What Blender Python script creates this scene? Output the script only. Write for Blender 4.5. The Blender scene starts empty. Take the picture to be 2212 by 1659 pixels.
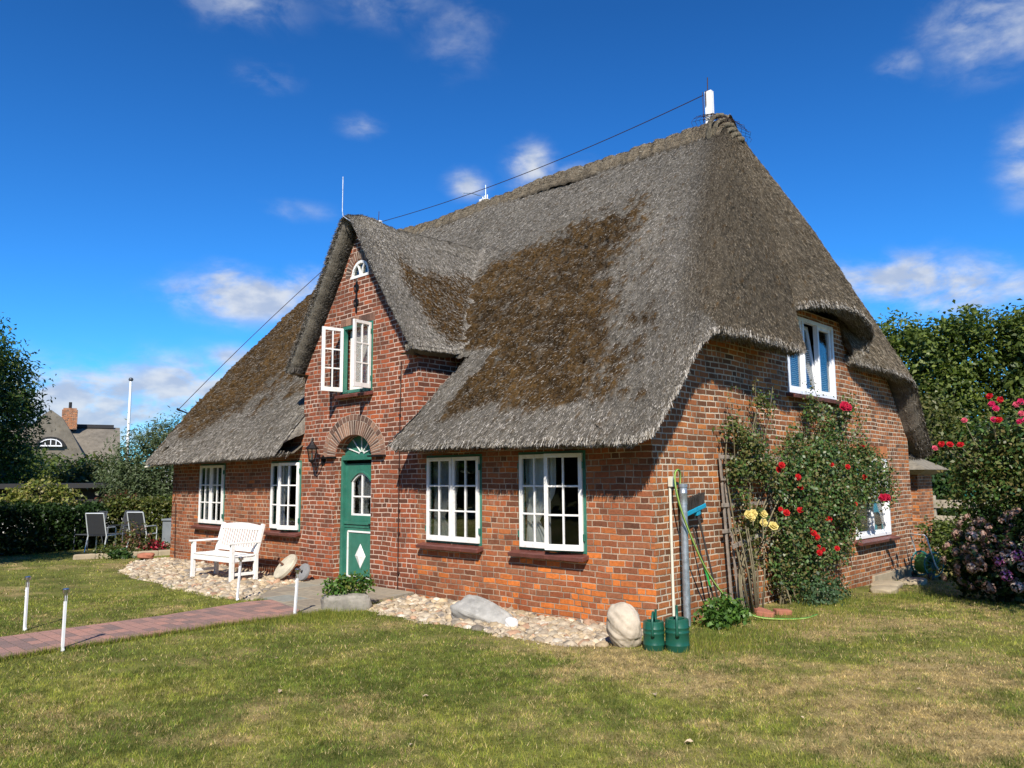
import bpy, math, random
import numpy as np
from mathutils import Vector, Matrix

SC = bpy.context.scene
COL = SC.collection
random.seed(7)
RNG = np.random.default_rng(11)

# ------------------------------------------------------------------ camera, sky, sun, exposure
cam_d = bpy.data.cameras.new('camera')
cam = bpy.data.objects.new('camera', cam_d)
COL.objects.link(cam)
CAM = np.array([5.162, -7.807, 1.6])
f_, pit, rol, yaw = 1697.9, 0.118635, -0.007017, -0.759637
Fv = Vector((math.sin(yaw)*math.cos(pit), math.cos(yaw)*math.cos(pit), math.sin(pit)))
R0 = Vector((math.cos(yaw), -math.sin(yaw), 0.0)); U0 = R0.cross(Fv)
Rv = R0*math.cos(rol)+U0*math.sin(rol); Uv = U0*math.cos(rol)-R0*math.sin(rol)
m = Matrix.Identity(4)
for i in range(3):
    m[i][0] = Rv[i]; m[i][1] = Uv[i]; m[i][2] = -Fv[i]; m[i][3] = CAM[i]
cam.matrix_world = m
cam_d.sensor_width = 36.0
cam_d.lens = f_/2212.0*36.0
cam_d.clip_start = 0.1
cam_d.clip_end = 6000
SC.camera = cam

SUN_H = np.array([0.645, -0.764]); SUN_EL = math.radians(40.0)
sun_vec = Vector((SUN_H[0]*math.cos(SUN_EL), SUN_H[1]*math.cos(SUN_EL), math.sin(SUN_EL)))
sun_d = bpy.data.lights.new('sun', 'SUN')
sun_d.energy = 5.0
sun_d.angle = math.radians(0.5)
sun_d.color = (1.0, 0.93, 0.82)
sun = bpy.data.objects.new('sun', sun_d)
sun.rotation_euler = sun_vec.to_track_quat('Z', 'Y').to_euler()
sun.location = (20, -30, 30)
COL.objects.link(sun)

SC.view_settings.view_transform = 'Standard'
SC.view_settings.look = 'None'
SC.view_settings.exposure = 0.50
SC.view_settings.gamma = 1.0
SC.view_settings.use_curve_mapping = False
SC.render.engine = 'CYCLES'
SC.cycles.max_bounces = 6
SC.cycles.transparent_max_bounces = 12


class NT:
    """small helper round a node tree"""
    def __init__(self, tree):
        self.t = tree

    def n(self, typ, **kw):
        nd = self.t.nodes.new(typ)
        for k, v in kw.items():
            setattr(nd, k, v)
        return nd

    def set(self, sock, v):
        if isinstance(v, bpy.types.NodeSocket):
            self.t.links.new(v, sock)
        elif v is not None:
            if sock.type == 'RGBA' and len(v) == 3:
                v = (*v, 1.0)
            sock.default_value = v

    def m(self, op, a, b=None, c=None, clamp=False):
        nd = self.n('ShaderNodeMath', operation=op, use_clamp=clamp)
        self.set(nd.inputs[0], a)
        if b is not None: self.set(nd.inputs[1], b)
        if c is not None: self.set(nd.inputs[2], c)
        return nd.outputs[0]

    def vm(self, op, a, b=None, scale=None):
        nd = self.n('ShaderNodeVectorMath', operation=op)
        self.set(nd.inputs[0], a)
        if b is not None: self.set(nd.inputs[1], b)
        if scale is not None: self.set(nd.inputs[3], scale)
        return nd.outputs[1] if op in ('DOT_PRODUCT', 'LENGTH') else nd.outputs[0]

    def sep(self, v):
        nd = self.n('ShaderNodeSeparateXYZ'); self.set(nd.inputs[0], v)
        return nd.outputs[0], nd.outputs[1], nd.outputs[2]

    def comb(self, x, y, z=0.0):
        nd = self.n('ShaderNodeCombineXYZ')
        for s, v in zip(nd.inputs, (x, y, z)): self.set(s, v)
        return nd.outputs[0]

    def noise(self, vec, scale, detail=3.0, rough=0.55, dist=0.0, dims='3D'):
        nd = self.n('ShaderNodeTexNoise', noise_dimensions=dims)
        if vec is not None: self.set(nd.inputs['Vector'], vec)
        nd.inputs['Scale'].default_value = scale
        nd.inputs['Detail'].default_value = detail
        nd.inputs['Roughness'].default_value = rough
        nd.inputs['Distortion'].default_value = dist
        return nd.outputs['Fac'] if 'Fac' in nd.outputs else nd.outputs[0]

    def white(self, vec):
        nd = self.n('ShaderNodeTexWhiteNoise', noise_dimensions='3D')
        self.set(nd.inputs['Vector'], vec)
        return nd.outputs['Value']

    def ramp(self, fac, stops, interp='LINEAR'):
        nd = self.n('ShaderNodeValToRGB')
        cr = nd.color_ramp; cr.interpolation = interp
        while len(cr.elements) < len(stops): cr.elements.new(0.5)
        for e, (p, c) in zip(cr.elements, stops):
            e.position = p; e.color = (*c, 1.0) if len(c) == 3 else c
        self.set(nd.inputs[0], fac)
        return nd.outputs[0]

    def mix(self, fac, a, b, mode='MIX'):
        nd = self.n('ShaderNodeMix', data_type='RGBA', blend_type=mode)
        self.set(nd.inputs[0], fac); self.set(nd.inputs[6], a); self.set(nd.inputs[7], b)
        return nd.outputs[2]

    def smooth(self, x, a, b):
        nd = self.n('ShaderNodeMapRange', interpolation_type='SMOOTHSTEP')
        self.set(nd.inputs[0], x)
        nd.inputs[1].default_value = a; nd.inputs[2].default_value = b
        nd.inputs[3].default_value = 0.0; nd.inputs[4].default_value = 1.0
        return nd.outputs[0]

    def maprange(self, x, a, b, c, d):
        nd = self.n('ShaderNodeMapRange')
        self.set(nd.inputs[0], x)
        for i, v in enumerate((a, b, c, d)): nd.inputs[i+1].default_value = v
        return nd.outputs[0]

    def bump(self, h, strength=0.5, dist=0.01):
        nd = self.n('ShaderNodeBump')
        nd.inputs['Strength'].default_value = strength
        nd.inputs['Distance'].default_value = dist
        self.set(nd.inputs['Height'], h)
        return nd.outputs[0]


# ------------------------------------------------------------------ world: Nishita sky with a few clouds by direction
world = bpy.data.worlds.new('World')
SC.world = world
world.use_nodes = True
wt = NT(world.node_tree)
for nd in list(world.node_tree.nodes): world.node_tree.nodes.remove(nd)
sky = wt.n('ShaderNodeTexSky', sky_type='NISHITA')
sky.sun_disc = False
sky.sun_elevation = SUN_EL
sky.sun_rotation = math.atan2(SUN_H[0], SUN_H[1])
sky.air_density = 1.0
sky.dust_density = 0.0
sky.ozone_density = 2.6
SKY_STR = 0.05
hs = wt.n('ShaderNodeHueSaturation')
wt.set(hs.inputs['Color'], sky.outputs[0])
hs.inputs['Saturation'].default_value = 1.15
hs.inputs['Value'].default_value = 1.0
wdir = wt.n('ShaderNodeTexCoord').outputs['Generated']
wx, wy, wz = wt.sep(wdir)
az = wt.m('MULTIPLY', wt.m('ARCTAN2', wx, wy), 57.29578)
el = wt.m('MULTIPLY', wt.m('ARCSINE', wz), 57.29578)
CLOUDS = [  # azimuth, elevation, half width, half height (degrees), weight
    (-62.6, 12.5, 3.9, 1.35, 1.0), (-63.8, 13.3, 1.6, 1.2, .75), (-58.4, 13.4, 1.7, 1.1, .8),
    (-71.5, 4.6, 6.0, 2.3, 1.15), (-66.0, 5.6, 4.0, 2.1, 1.1), (-76, 4.5, 4.5, 2.0, 1.1), (-63.3, 8.2, 1.8, .8, .7), (-60, 4.0, 4.0, 2.0, .9),
    (-41.9, 22.2, 1.6, 1.3, .72), (-46.8, 21.0, 1.3, .9, .6), (-38.5, 21.8, 1.5, .8, .45),
    (-16.6, 12.6, 3.0, 1.4, .95), (-20, 12.6, 2.0, 1.4, .75), (-13.2, 11.8, 2.5, 1.5, .95), (-10, 11.5, 2.5, 1.0, .55),
    (-64.0, 31.6, 4.2, 1.7, .34), (-53.0, 32.6, 5.0, 1.6, .22), (-47.5, 30.8, 3.0, 2.4, .20),
    (-10.5, 26.8, 3.2, 2.2, .5), (-15.8, 25.8, 1.4, .9, .34), (-9.0, 18.6, 1.5, 2.2, .5),
    (-61.8, 27.0, 2.0, 1.0, .26), (-54.6, 24.6, 1.6, .7, .30), (-59.3, 18.6, 2.6, .7, .22)]
msum = None
for (a0, e0, ra, re, wgt) in CLOUDS:
    da = wt.m('MULTIPLY', wt.m('SUBTRACT', az, a0), 1.0/ra)
    de = wt.m('MULTIPLY', wt.m('SUBTRACT', el, e0), 1.0/re)
    r2 = wt.m('ADD', wt.m('MULTIPLY', da, da), wt.m('MULTIPLY', de, de))
    g = wt.m('MULTIPLY', wt.m('EXPONENT', wt.m('MULTIPLY', r2, -0.8)), wgt)
    msum = g if msum is None else wt.m('MAXIMUM', msum, g)
cvec = wt.comb(wt.m('MULTIPLY', az, 0.16), wt.m('MULTIPLY', el, 0.30), 0.0)
n1 = wt.noise(cvec, 1.25, 8.0, 0.60, 0.25)
dens = wt.m('MULTIPLY', wt.m('POWER', msum, 0.75), wt.maprange(n1, 0.33, 0.60, 0.22, 1.25))
cl = wt.m('MULTIPLY', wt.smooth(dens, 0.06, 0.95), 0.93)
n2 = wt.noise(cvec, 3.2, 4.0, 0.5)
shade = wt.mix(wt.smooth(n2, 0.35, 0.68), (6.6, 7.8, 10.2), (10.2, 10.8, 11.8))
skyc = wt.mix(1.0, hs.outputs[0], (0.37, 1.14, 1.90), 'MULTIPLY')
hz = wt.maprange(el, 2.0, 32.0, 1.50, 1.0)
skyc = wt.mix(1.0, skyc, wt.comb(hz, hz, hz), 'MULTIPLY')
wcol = wt.mix(cl, skyc, shade)
bg = wt.n('ShaderNodeBackground')
wt.set(bg.inputs[0], wcol)
bg.inputs[1].default_value = SKY_STR
wo = wt.n('ShaderNodeOutputWorld')
world.node_tree.links.new(bg.outputs[0], wo.inputs[0])


# ------------------------------------------------------------------ numpy noise
def _hash(ix, iy, seed):
    h = (ix.astype(np.int64)*374761393 + iy.astype(np.int64)*668265263 + seed*974634541) & 0xFFFFFFFF
    h = ((h ^ (h >> 13))*1274126177) & 0xFFFFFFFF
    h = h ^ (h >> 16)
    return (h & 0xFFFFFF)/float(0xFFFFFF)


def vnoise(x, y, seed=0):
    x = np.asarray(x, float); y = np.asarray(y, float)
    ix = np.floor(x); iy = np.floor(y)
    fx = x-ix; fy = y-iy
    fx = fx*fx*(3-2*fx); fy = fy*fy*(3-2*fy)
    a = _hash(ix, iy, seed); b = _hash(ix+1, iy, seed); c = _hash(ix, iy+1, seed); d = _hash(ix+1, iy+1, seed)
    return (a*(1-fx)+b*fx)*(1-fy)+(c*(1-fx)+d*fx)*fy


def fbm(x, y, seed=0, oct=4, gain=.5):
    s = 0; a = 1; t = 0
    for o in range(oct):
        s = s+a*vnoise(x*2**o+o*17.3, y*2**o-o*9.1, seed+o); t += a; a *= gain
    return s/t


def sstep(x, a, b):
    t = np.clip((x-a)/(b-a), 0, 1)
    return t*t*(3-2*t)


# ------------------------------------------------------------------ object helpers
def link(o, parent=None):
    COL.objects.link(o)
    if parent is not None: o.parent = parent
    return o


def tag(o, label=None, cat=None, group=None, kind=None):
    if label: o['label'] = label
    if cat: o['category'] = cat
    if group: o['group'] = group
    if kind: o['kind'] = kind
    return o


def thing(name, label, cat, loc=(0, 0, 0), rz=0.0, group=None):
    o = bpy.data.objects.new(name, None)
    o.empty_display_size = 0.2
    o.location = loc; o.rotation_euler = (0, 0, rz)
    link(o)
    return tag(o, label, cat, group)


def np_obj(name, v, faces, mat, parent=None, col=None, smooth=False, uv=None, loc=(0, 0, 0), rot=(0, 0, 0)):
    """faces: (M,k) int array, or a list of index tuples"""
    me = bpy.data.meshes.new(name)
    v = np.asarray(v, np.float32)
    if isinstance(faces, np.ndarray):
        M, k = faces.shape
        me.vertices.add(len(v)); me.vertices.foreach_set('co', v.ravel())
        me.loops.add(M*k); me.loops.foreach_set('vertex_index', faces.astype(np.int32).ravel())
        me.polygons.add(M)
        me.polygons.foreach_set('loop_start', np.arange(0, M*k, k, dtype=np.int32))
        me.update(calc_edges=True)
    else:
        me.from_pydata(v.tolist(), [], [tuple(f) for f in faces])
        me.update()
    if col is not None:
        c = np.asarray(col, np.float32)
        if c.shape[1] == 3: c = np.hstack([c, np.ones((len(c), 1), np.float32)])
        at = me.color_attributes.new('Col', 'FLOAT_COLOR', 'POINT')
        at.data.foreach_set('color', c.ravel())
    if smooth:
        me.polygons.foreach_set('use_smooth', np.ones(len(me.polygons), bool))
    if uv is not None:
        ul = me.uv_layers.new(name='UVMap')
        li = np.empty(len(me.loops), np.int32); me.loops.foreach_get('vertex_index', li)
        ul.data.foreach_set('uv', np.asarray(uv, np.float32)[li].ravel())
    if mat is not None: me.materials.append(mat)
    o = bpy.data.objects.new(name, me)
    o.location = loc; o.rotation_euler = rot
    return link(o, parent)


class MB:
    """collects simple shapes, becomes ONE mesh"""
    def __init__(self):
        self.v = []; self.f = []

    def add(self, vs, fs, M=None):
        b = len(self.v)
        for p in vs:
            p = Vector(p)
            if M is not None: p = M @ p
            self.v.append(tuple(p))
        for f in fs: self.f.append(tuple(i+b for i in f))
        return self

    def box(self, c, s, M=None, rot=None):
        x, y, z = (q*.5 for q in s)
        vs = [Vector(p) for p in ((-x, -y, -z), (x, -y, -z), (x, y, -z), (-x, y, -z), (-x, -y, z), (x, -y, z), (x, y, z), (-x, y, z))]
        if rot is not None: vs = [rot @ p for p in vs]
        vs = [p+Vector(c) for p in vs]
        return self.add(vs, [(0, 3, 2, 1), (4, 5, 6, 7), (0, 1, 5, 4), (1, 2, 6, 5), (2, 3, 7, 6), (3, 0, 4, 7)], M)

    def bar(self, a, b, w, h, up=(0, 0, 1), M=None):
        a = Vector(a); b = Vector(b); d = (b-a); L = d.length; d.normalize()
        u = Vector(up); s = d.cross(u)
        if s.length < 1e-4: s = d.cross(Vector((1, 0, 0)))
        s.normalize(); u = s.cross(d)
        vs = []
        for p in (a, b):
            for (i, j) in ((-1, -1), (1, -1), (1, 1), (-1, 1)):
                vs.append(p+s*(i*w/2)+u*(j*h/2))
        return self.add(vs, [(3, 2, 1, 0), (4, 5, 6, 7), (0, 1, 5, 4), (1, 2, 6, 5), (2, 3, 7, 6), (3, 0, 4, 7)], M)

    def tube(self, pts, r, n=8, M=None, cap=True):
        pts = [Vector(p) for p in pts]
        rs = r if isinstance(r, (list, tuple)) else [r]*len(pts)
        vs = []; fs = []
        prev = None
        for i, p in enumerate(pts):
            d = (pts[min(i+1, len(pts)-1)]-pts[max(i-1, 0)])
            if d.length < 1e-9: d = Vector((0, 0, 1))
            d.normalize()
            if prev is None:
                a = d.orthogonal().normalized()
            else:
                a = prev-d*prev.dot(d)
                if a.length < 1e-6: a = d.orthogonal()
                a.normalize()
            prev = a
            b = d.cross(a)
            for k in range(n):
                t = 2*math.pi*k/n
                vs.append(p+(a*math.cos(t)+b*math.sin(t))*rs[i])
        for i in range(len(pts)-1):
            for k in range(n):
                k2 = (k+1) % n
                fs.append((i*n+k, i*n+k2, (i+1)*n+k2, (i+1)*n+k))
        if cap:
            fs.append(tuple(range(n-1, -1, -1)))
            fs.append(tuple((len(pts)-1)*n+k for k in range(n)))
        return self.add(vs, fs, M)

    def lathe(self, prof, n=24, M=None, closed=True):
        vs = []; fs = []
        for (r, z) in prof:
            for k in range(n):
                t = 2*math.pi*k/n
                vs.append((r*math.cos(t), r*math.sin(t), z))
        for i in range(len(prof)-1):
            for k in range(n):
                k2 = (k+1) % n
                fs.append((i*n+k, i*n+k2, (i+1)*n+k2, (i+1)*n+k))
        if closed:
            fs.append(tuple(range(n-1, -1, -1)))
            fs.append(tuple((len(prof)-1)*n+k for k in range(n)))
        return self.add(vs, fs, M)

    def prism(self, poly, h, M=None):
        """poly in local xy, extruded along z from 0 to h"""
        n = len(poly)
        vs = [(x, y, 0) for x, y in poly]+[(x, y, h) for x, y in poly]
        fs = [tuple(range(n-1, -1, -1)), tuple(range(n, 2*n))]
        for i in range(n): fs.append((i, (i+1) % n, n+(i+1) % n, n+i))
        return self.add(vs, fs, M)

    def build(self, name, mat, parent=None, smooth=False, bevel=0.0, loc=(0, 0, 0), rot=(0, 0, 0), angle=None, uvmode=None):
        me = bpy.data.meshes.new(name)
        me.from_pydata(self.v, [], self.f); me.update()
        if mat is not None: me.materials.append(mat)
        if smooth: me.polygons.foreach_set('use_smooth', np.ones(len(me.polygons), bool))
        if smooth and angle: me.set_sharp_from_angle(angle=math.radians(angle))
        o = bpy.data.objects.new(name, me)
        o.location = loc; o.rotation_euler = rot
        link(o, parent)
        if uvmode: plan_uv(o)
        if bevel:
            b = o.modifiers.new('bevel', 'BEVEL'); b.width = bevel; b.segments = 2; b.limit_method = 'ANGLE'
            b.harden_normals = False
        return o


def plan_uv(o):
    """UV in metres: along the wall and up"""
    me = o.data
    ul = me.uv_layers.new(name='UVMap')
    for p in me.polygons:
        n = p.normal
        for li in p.loop_indices:
            c = me.vertices[me.loops[li].vertex_index].co
            if abs(n.z) > .8: uv = (c.x, c.y)
            elif abs(n.x) > abs(n.y): uv = (c.y, c.z)
            else: uv = (c.x, c.z)
            ul.data[li].uv = uv

# ------------------------------------------------------------------ materials
def mat_new(name):
    m = bpy.data.materials.new(name)
    m.use_nodes = True
    t = m.node_tree
    for nd in list(t.nodes): t.nodes.remove(nd)
    N = NT(t)
    out = N.n('ShaderNodeOutputMaterial')
    return m, N, out


def principled(N, out, col, rough=0.7, normal=None, metallic=0.0, spec=0.5):
    b = N.n('ShaderNodeBsdfPrincipled')
    N.set(b.inputs['Base Color'], col)
    N.set(b.inputs['Roughness'], rough)
    N.set(b.inputs['Metallic'], metallic)
    N.set(b.inputs['Specular IOR Level'], spec)
    if normal is not None: N.set(b.inputs['Normal'], normal)
    if out is not None: N.t.links.new(b.outputs[0], out.inputs[0])
    return b


def simple(name, col, rough=0.6, var=0.15, scale=6.0, bump=0.15, metallic=0.0, spec=0.5, dirt=None, dirt_amt=0.4, bscale=60.0):
    m, N, out = mat_new(name)
    p = N.n('ShaderNodeTexCoord').outputs['Object']
    n1 = N.noise(p, scale, 5.0, 0.6)
    lo = tuple(c*(1-var) for c in col); hi = tuple(min(1, c*(1+var)) for c in col)
    c = N.ramp(n1, [(0.3, lo), (0.7, hi)])
    if dirt is not None:
        n3 = N.noise(p, scale*2.7, 6.0, 0.7)
        c = N.mix(N.m('MULTIPLY', N.smooth(n3, 0.5, 0.72), dirt_amt), c, dirt)
    n2 = N.noise(p, bscale, 3.0, 0.6)
    principled(N, out, c, N.maprange(n1, 0.3, 0.7, rough-0.07, rough+0.07), N.bump(n2, bump, 0.004) if bump else None, metallic, spec)
    return m


def brick_mat(name, stops, mortar, mw=0.011, low=None, lowcol=None, smear=0.25, blen=0.236, bh=0.0755, header=0.35, dark_top=0.0):
    m, N, out = mat_new(name)
    uv = N.n('ShaderNodeTexCoord').outputs['UV']
    u0, v0, _ = N.sep(uv)
    w1 = N.noise(uv, 1.3, 2.0, 0.5); w2 = N.noise(uv, 9.0, 2.0, 0.5)
    v = N.m('ADD', v0, N.m('ADD', N.m('MULTIPLY', N.m('SUBTRACT', w1, 0.5), 0.045), N.m('MULTIPLY', N.m('SUBTRACT', w2, 0.5), 0.012)))
    w3 = N.noise(N.vm('ADD', uv, (7.3, 2.1, 0)), 8.0, 2.0, 0.5)
    u = N.m('ADD', u0, N.m('MULTIPLY', N.m('SUBTRACT', w3, 0.5), 0.02))
    vr = N.m('DIVIDE', N.m('ADD', v, 20.0), bh)
    row = N.m('FLOOR', vr); fv = N.m('SUBTRACT', vr, row)
    jit = N.m('MULTIPLY', N.white(N.comb(row, 3.7, 1.1)), 0.35)
    ur = N.m('ADD', N.m('ADD', N.m('DIVIDE', N.m('ADD', u, 40.0), blen), N.m('MULTIPLY', N.m('MODULO', row, 2.0), 0.5)), jit)
    colu = N.m('FLOOR', ur); fu = N.m('SUBTRACT', ur, colu)
    hsel = N.m('LESS_THAN', N.white(N.comb(colu, row, 8.8)), header)
    # headers: the cell splits in two
    fu2 = N.m('MULTIPLY', fu, 2.0); half = N.m('FLOOR', fu2); fh = N.m('SUBTRACT', fu2, half)
    du_s = N.m('MULTIPLY', N.m('MINIMUM', fu, N.m('SUBTRACT', 1.0, fu)), blen)
    du_h = N.m('MULTIPLY', N.m('MINIMUM', fh, N.m('SUBTRACT', 1.0, fh)), blen*0.5)
    du = N.m('ADD', N.m('MULTIPLY', du_s, N.m('SUBTRACT', 1.0, hsel)), N.m('MULTIPLY', du_h, hsel))
    dv = N.m('MULTIPLY', N.m('MINIMUM', fv, N.m('SUBTRACT', 1.0, fv)), bh)
    edge = N.m('MINIMUM', du, dv)
    rough_e = N.noise(uv, 55.0, 3.0, 0.65)
    edge = N.m('ADD', edge, N.m('MULTIPLY', N.m('SUBTRACT', rough_e, 0.5), 0.010))
    bid = N.comb(N.m('ADD', colu, N.m('MULTIPLY', N.m('MULTIPLY', half, hsel), 0.5)), row, 0.5)
    r1 = N.white(bid); r2 = N.white(N.vm('ADD', bid, (11.1, 5.5, 2.2)))
    large = N.noise(uv, 0.55, 3.0, 0.6)
    fac = N.m('ADD', N.m('MULTIPLY', r1, 0.72), N.m('MULTIPLY', large, 0.5), )
    fac = N.m('SUBTRACT', fac, 0.11)
    if low is not None:  # brighter, more orange bricks (low = z where it starts, lowcol = amount)
        fac = N.m('ADD', fac, N.m('MULTIPLY', N.m('MULTIPLY', N.smooth(v0, low[0], low[1]), N.smooth(u0, low[2], low[3])), lowcol))
    bc = N.ramp(fac, stops, 'LINEAR')
    mott = N.noise(uv, 24.0, 5.0, 0.7)
    bc = N.mix(1.0, bc, N.ramp(mott, [(0.25, (0.62, 0.60, 0.58)), (0.5, (1, 1, 1)), (0.78, (1.32, 1.28, 1.22))]), 'MULTIPLY')
    bc = N.mix(N.m('MULTIPLY', r2, 0.35), bc, N.mix(1.0, bc, (0.6, 0.55, 0.55), 'MULTIPLY'))
    # mortar smeared over some bricks, lichen and soot marks
    sm = N.noise(uv, 3.3, 6.0, 0.72)
    bc = N.mix(N.m('MULTIPLY', N.smooth(sm, 0.56, 0.74), smear), bc, mortar)
    # damp and soil stains near the foot of the wall, soot in places
    st = N.noise(uv, 1.7, 6.0, 0.7)
    low_ = N.m('ADD', N.smooth(v0, 0.45, -0.2), N.m('MULTIPLY', N.smooth(st, 0.56, 0.72), 0.35))
    stain = N.m('MULTIPLY', N.m('MULTIPLY', low_, N.smooth(st, 0.36, 0.60)), 0.55)
    mn = N.noise(uv, 2.2, 4.0, 0.6)
    mdark = tuple(c*0.45 for c in mortar)
    mc = N.mix(N.smooth(mn, 0.38, 0.64), mortar, mdark)
    msk = N.smooth(edge, mw*0.35, mw*0.80)
    c = N.mix(msk, mc, bc)
    c = N.mix(stain, c, N.mix(1.0, c, (0.50, 0.47, 0.42), 'MULTIPLY'))
    h = N.m('ADD', N.m('MULTIPLY', msk, 0.7), N.m('MULTIPLY', mott, 0.45))
    h = N.m('ADD', h, N.m('MULTIPLY', r2, 0.25))
    principled(N, out, c, 0.88, N.bump(h, 0.75, 0.010), 0.0, 0.25)
    return m


B = {}
BR_FRONT = [(0.0, (0.089, 0.044, 0.028)), (0.22, (0.178, 0.069, 0.036)), (0.42, (0.267, 0.093, 0.043)), (0.60, (0.345, 0.103, 0.040)),
            (0.75, (0.297, 0.122, 0.061)), (0.88, (0.475, 0.142, 0.036)), (1.0, (0.665, 0.196, 0.043))]
BR_GABLE = [(0.0, (0.081, 0.038, 0.025)), (0.35, (0.174, 0.060, 0.033)), (0.65, (0.280, 0.082, 0.039)), (0.88, (0.373, 0.095, 0.035)), (1.0, (0.447, 0.120, 0.039))]
BR_SIDE = [(0.0, (0.085, 0.044, 0.024)), (0.25, (0.181, 0.074, 0.034)), (0.5, (0.296, 0.110, 0.045)), (0.75, (0.399, 0.142, 0.048)),
           (0.9, (0.543, 0.200, 0.053)), (1.0, (0.700, 0.284, 0.067))]
MORT = (0.50, 0.38, 0.275)
B['front'] = brick_mat('brick_front', BR_FRONT, MORT, 0.0115, (1.1, -0.1, -5.0, -0.3), 0.42, 0.32)
B['gable'] = brick_mat('brick_gable', BR_GABLE, (0.62, 0.47, 0.37), 0.0125, None, None, 0.08)
B['side'] = brick_mat('brick_side', BR_SIDE, (0.60, 0.51, 0.385), 0.0140, None, None, 0.30)
B['far'] = brick_mat('brick_far', BR_SIDE, (0.46, 0.36, 0.27), 0.012, None, None, 0.1)


def solid_brick_mat(name, stops):
    """bricks that are modelled one by one: each island its own tone"""
    m, N, out = mat_new(name)
    isl = N.n('ShaderNodeNewGeometry').outputs['Random Per Island']
    p = N.n('ShaderNodeTexCoord').outputs['Object']
    c = N.ramp(isl, stops)
    mott = N.noise(p, 26.0, 5.0, 0.7)
    c = N.mix(1.0, c, N.ramp(mott, [(0.25, (0.6, 0.6, 0.6)), (0.5, (1, 1, 1)), (0.78, (1.35, 1.3, 1.25))]), 'MULTIPLY')
    principled(N, out, c, 0.88, N.bump(mott, 0.5, 0.008), 0, 0.25)
    return m


B['arch'] = solid_brick_mat('arch_brick', [(0, (0.07, 0.045, 0.035)), (.4, (0.16, 0.09, 0.065)), (.7, (0.25, 0.13, 0.085)), (1, (0.31, 0.18, 0.12))])
B['lintel'] = solid_brick_mat('lintel_brick', [(0, (0.26, 0.09, 0.04)), (.6, (0.40, 0.15, 0.06)), (1, (0.48, 0.19, 0.075))])
B['mortar'] = simple('mortar', (0.40, 0.32, 0.25), 0.95, 0.25, 9.0, 0.5)
B['tile'] = simple('sill_tile', (0.130, 0.045, 0.036), 0.42, 0.3, 7.0, 0.15)
B['white'] = simple('white_paint', (0.80, 0.79, 0.76), 0.45, 0.05, 5.0, 0.10, dirt=(0.42, 0.38, 0.30), dirt_amt=0.42)
B['upvc'] = simple('white_plastic', (0.80, 0.81, 0.83), 0.30, 0.03, 4.0, 0.0)
B['green'] = simple('green_paint', (0.030, 0.150, 0.105), 0.42, 0.20, 5.0, 0.15, dirt=(0.10, 0.20, 0.16), dirt_amt=0.35)
B['iron'] = simple('black_iron', (0.018, 0.017, 0.018), 0.5, 0.3, 14.0, 0.3, 0.6)
B['steel'] = simple('stainless_steel', (0.55, 0.54, 0.52), 0.28, 0.08, 9.0, 0.0, 1.0)
B['galv'] = simple('galvanised_steel', (0.42, 0.47, 0.52), 0.42, 0.22, 18.0, 0.1, 0.75, dirt=(0.7, 0.74, 0.8), dirt_amt=0.5)
B['wire'] = simple('rusted_wire', (0.05, 0.022, 0.016), 0.7, 0.3, 30.0, 0.0, 0.4)
B['rust'] = simple('rust', (0.11, 0.045, 0.028), 0.85, 0.4, 22.0, 0.4)
B['greywood'] = simple('weathered_wood', (0.24, 0.20, 0.165), 0.85, 0.35, 10.0, 0.5)
B['boards'] = simple('weathered_boards', (0.36, 0.32, 0.25), 0.85, 0.30, 6.0, 0.4)
B['pvc'] = simple('cream_pipe', (0.62, 0.60, 0.50), 0.45, 0.12, 8.0, 0.0)
B['can'] = simple('green_can_plastic', (0.010, 0.080, 0.052), 0.36, 0.18, 6.0, 0.12)
B['hose'] = simple('green_hose_rubber', (0.07, 0.24, 0.05), 0.45, 0.2, 30.0, 0.0)
B['hoseyel'] = simple('hose_stripe', (0.40, 0.50, 0.12), 0.45, 0.1, 30.0, 0.0)
B['teal'] = simple('teal_plastic', (0.006, 0.13, 0.12), 0.4, 0.15, 8.0, 0.0)
B['blue'] = simple('blue_plastic', (0.012, 0.28, 0.44), 0.38, 0.1, 8.0, 0.0)
B['darkgrip'] = simple('dark_grip', (0.035, 0.030, 0.028), 0.6, 0.3, 14.0, 0.2)
B['tarp'] = simple('green_tarpaulin', (0.010, 0.115, 0.085), 0.5, 0.2, 3.0, 0.3, bscale=12.0)
B['curtain'] = simple('white_curtain', (0.78, 0.76, 0.70), 0.9, 0.08, 5.0, 0.1)
B['blind'] = simple('pale_blind', (0.80, 0.84, 0.84), 0.6, 0.05, 4.0, 0.0)
B['room'] = simple('room_dark', (0.05, 0.045, 0.04), 0.9, 0.2, 2.0, 0.0)
B['chair_white'] = simple('pale_aluminium', (0.62, 0.66, 0.68), 0.35, 0.05, 5.0, 0.0, 0.3)
B['chair_dark'] = simple('anthracite_metal', (0.075, 0.085, 0.10), 0.45, 0.1, 5.0, 0.0, 0.3)
B['mesh'] = simple('dark_chair_mesh', (0.022, 0.024, 0.028), 0.75, 0.2, 30.0, 0.2)
B['bin'] = simple('grey_bin', (0.16, 0.18, 0.20), 0.5, 0.1, 5.0, 0.0)
B['felt'] = simple('roofing_felt', (0.022, 0.022, 0.024), 0.85, 0.3, 3.0, 0.2)
B['render'] = simple('white_render', (0.72, 0.72, 0.70), 0.9, 0.08, 2.5, 0.2)
B['black'] = simple('black_boards', (0.012, 0.012, 0.013), 0.8, 0.3, 5.0, 0.2)
B['bark'] = simple('bark', (0.085, 0.062, 0.045), 0.95, 0.4, 9.0, 0.7)
B['stem'] = simple('rose_stem', (0.16, 0.135, 0.08), 0.85, 0.4, 12.0, 0.4)
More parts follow.
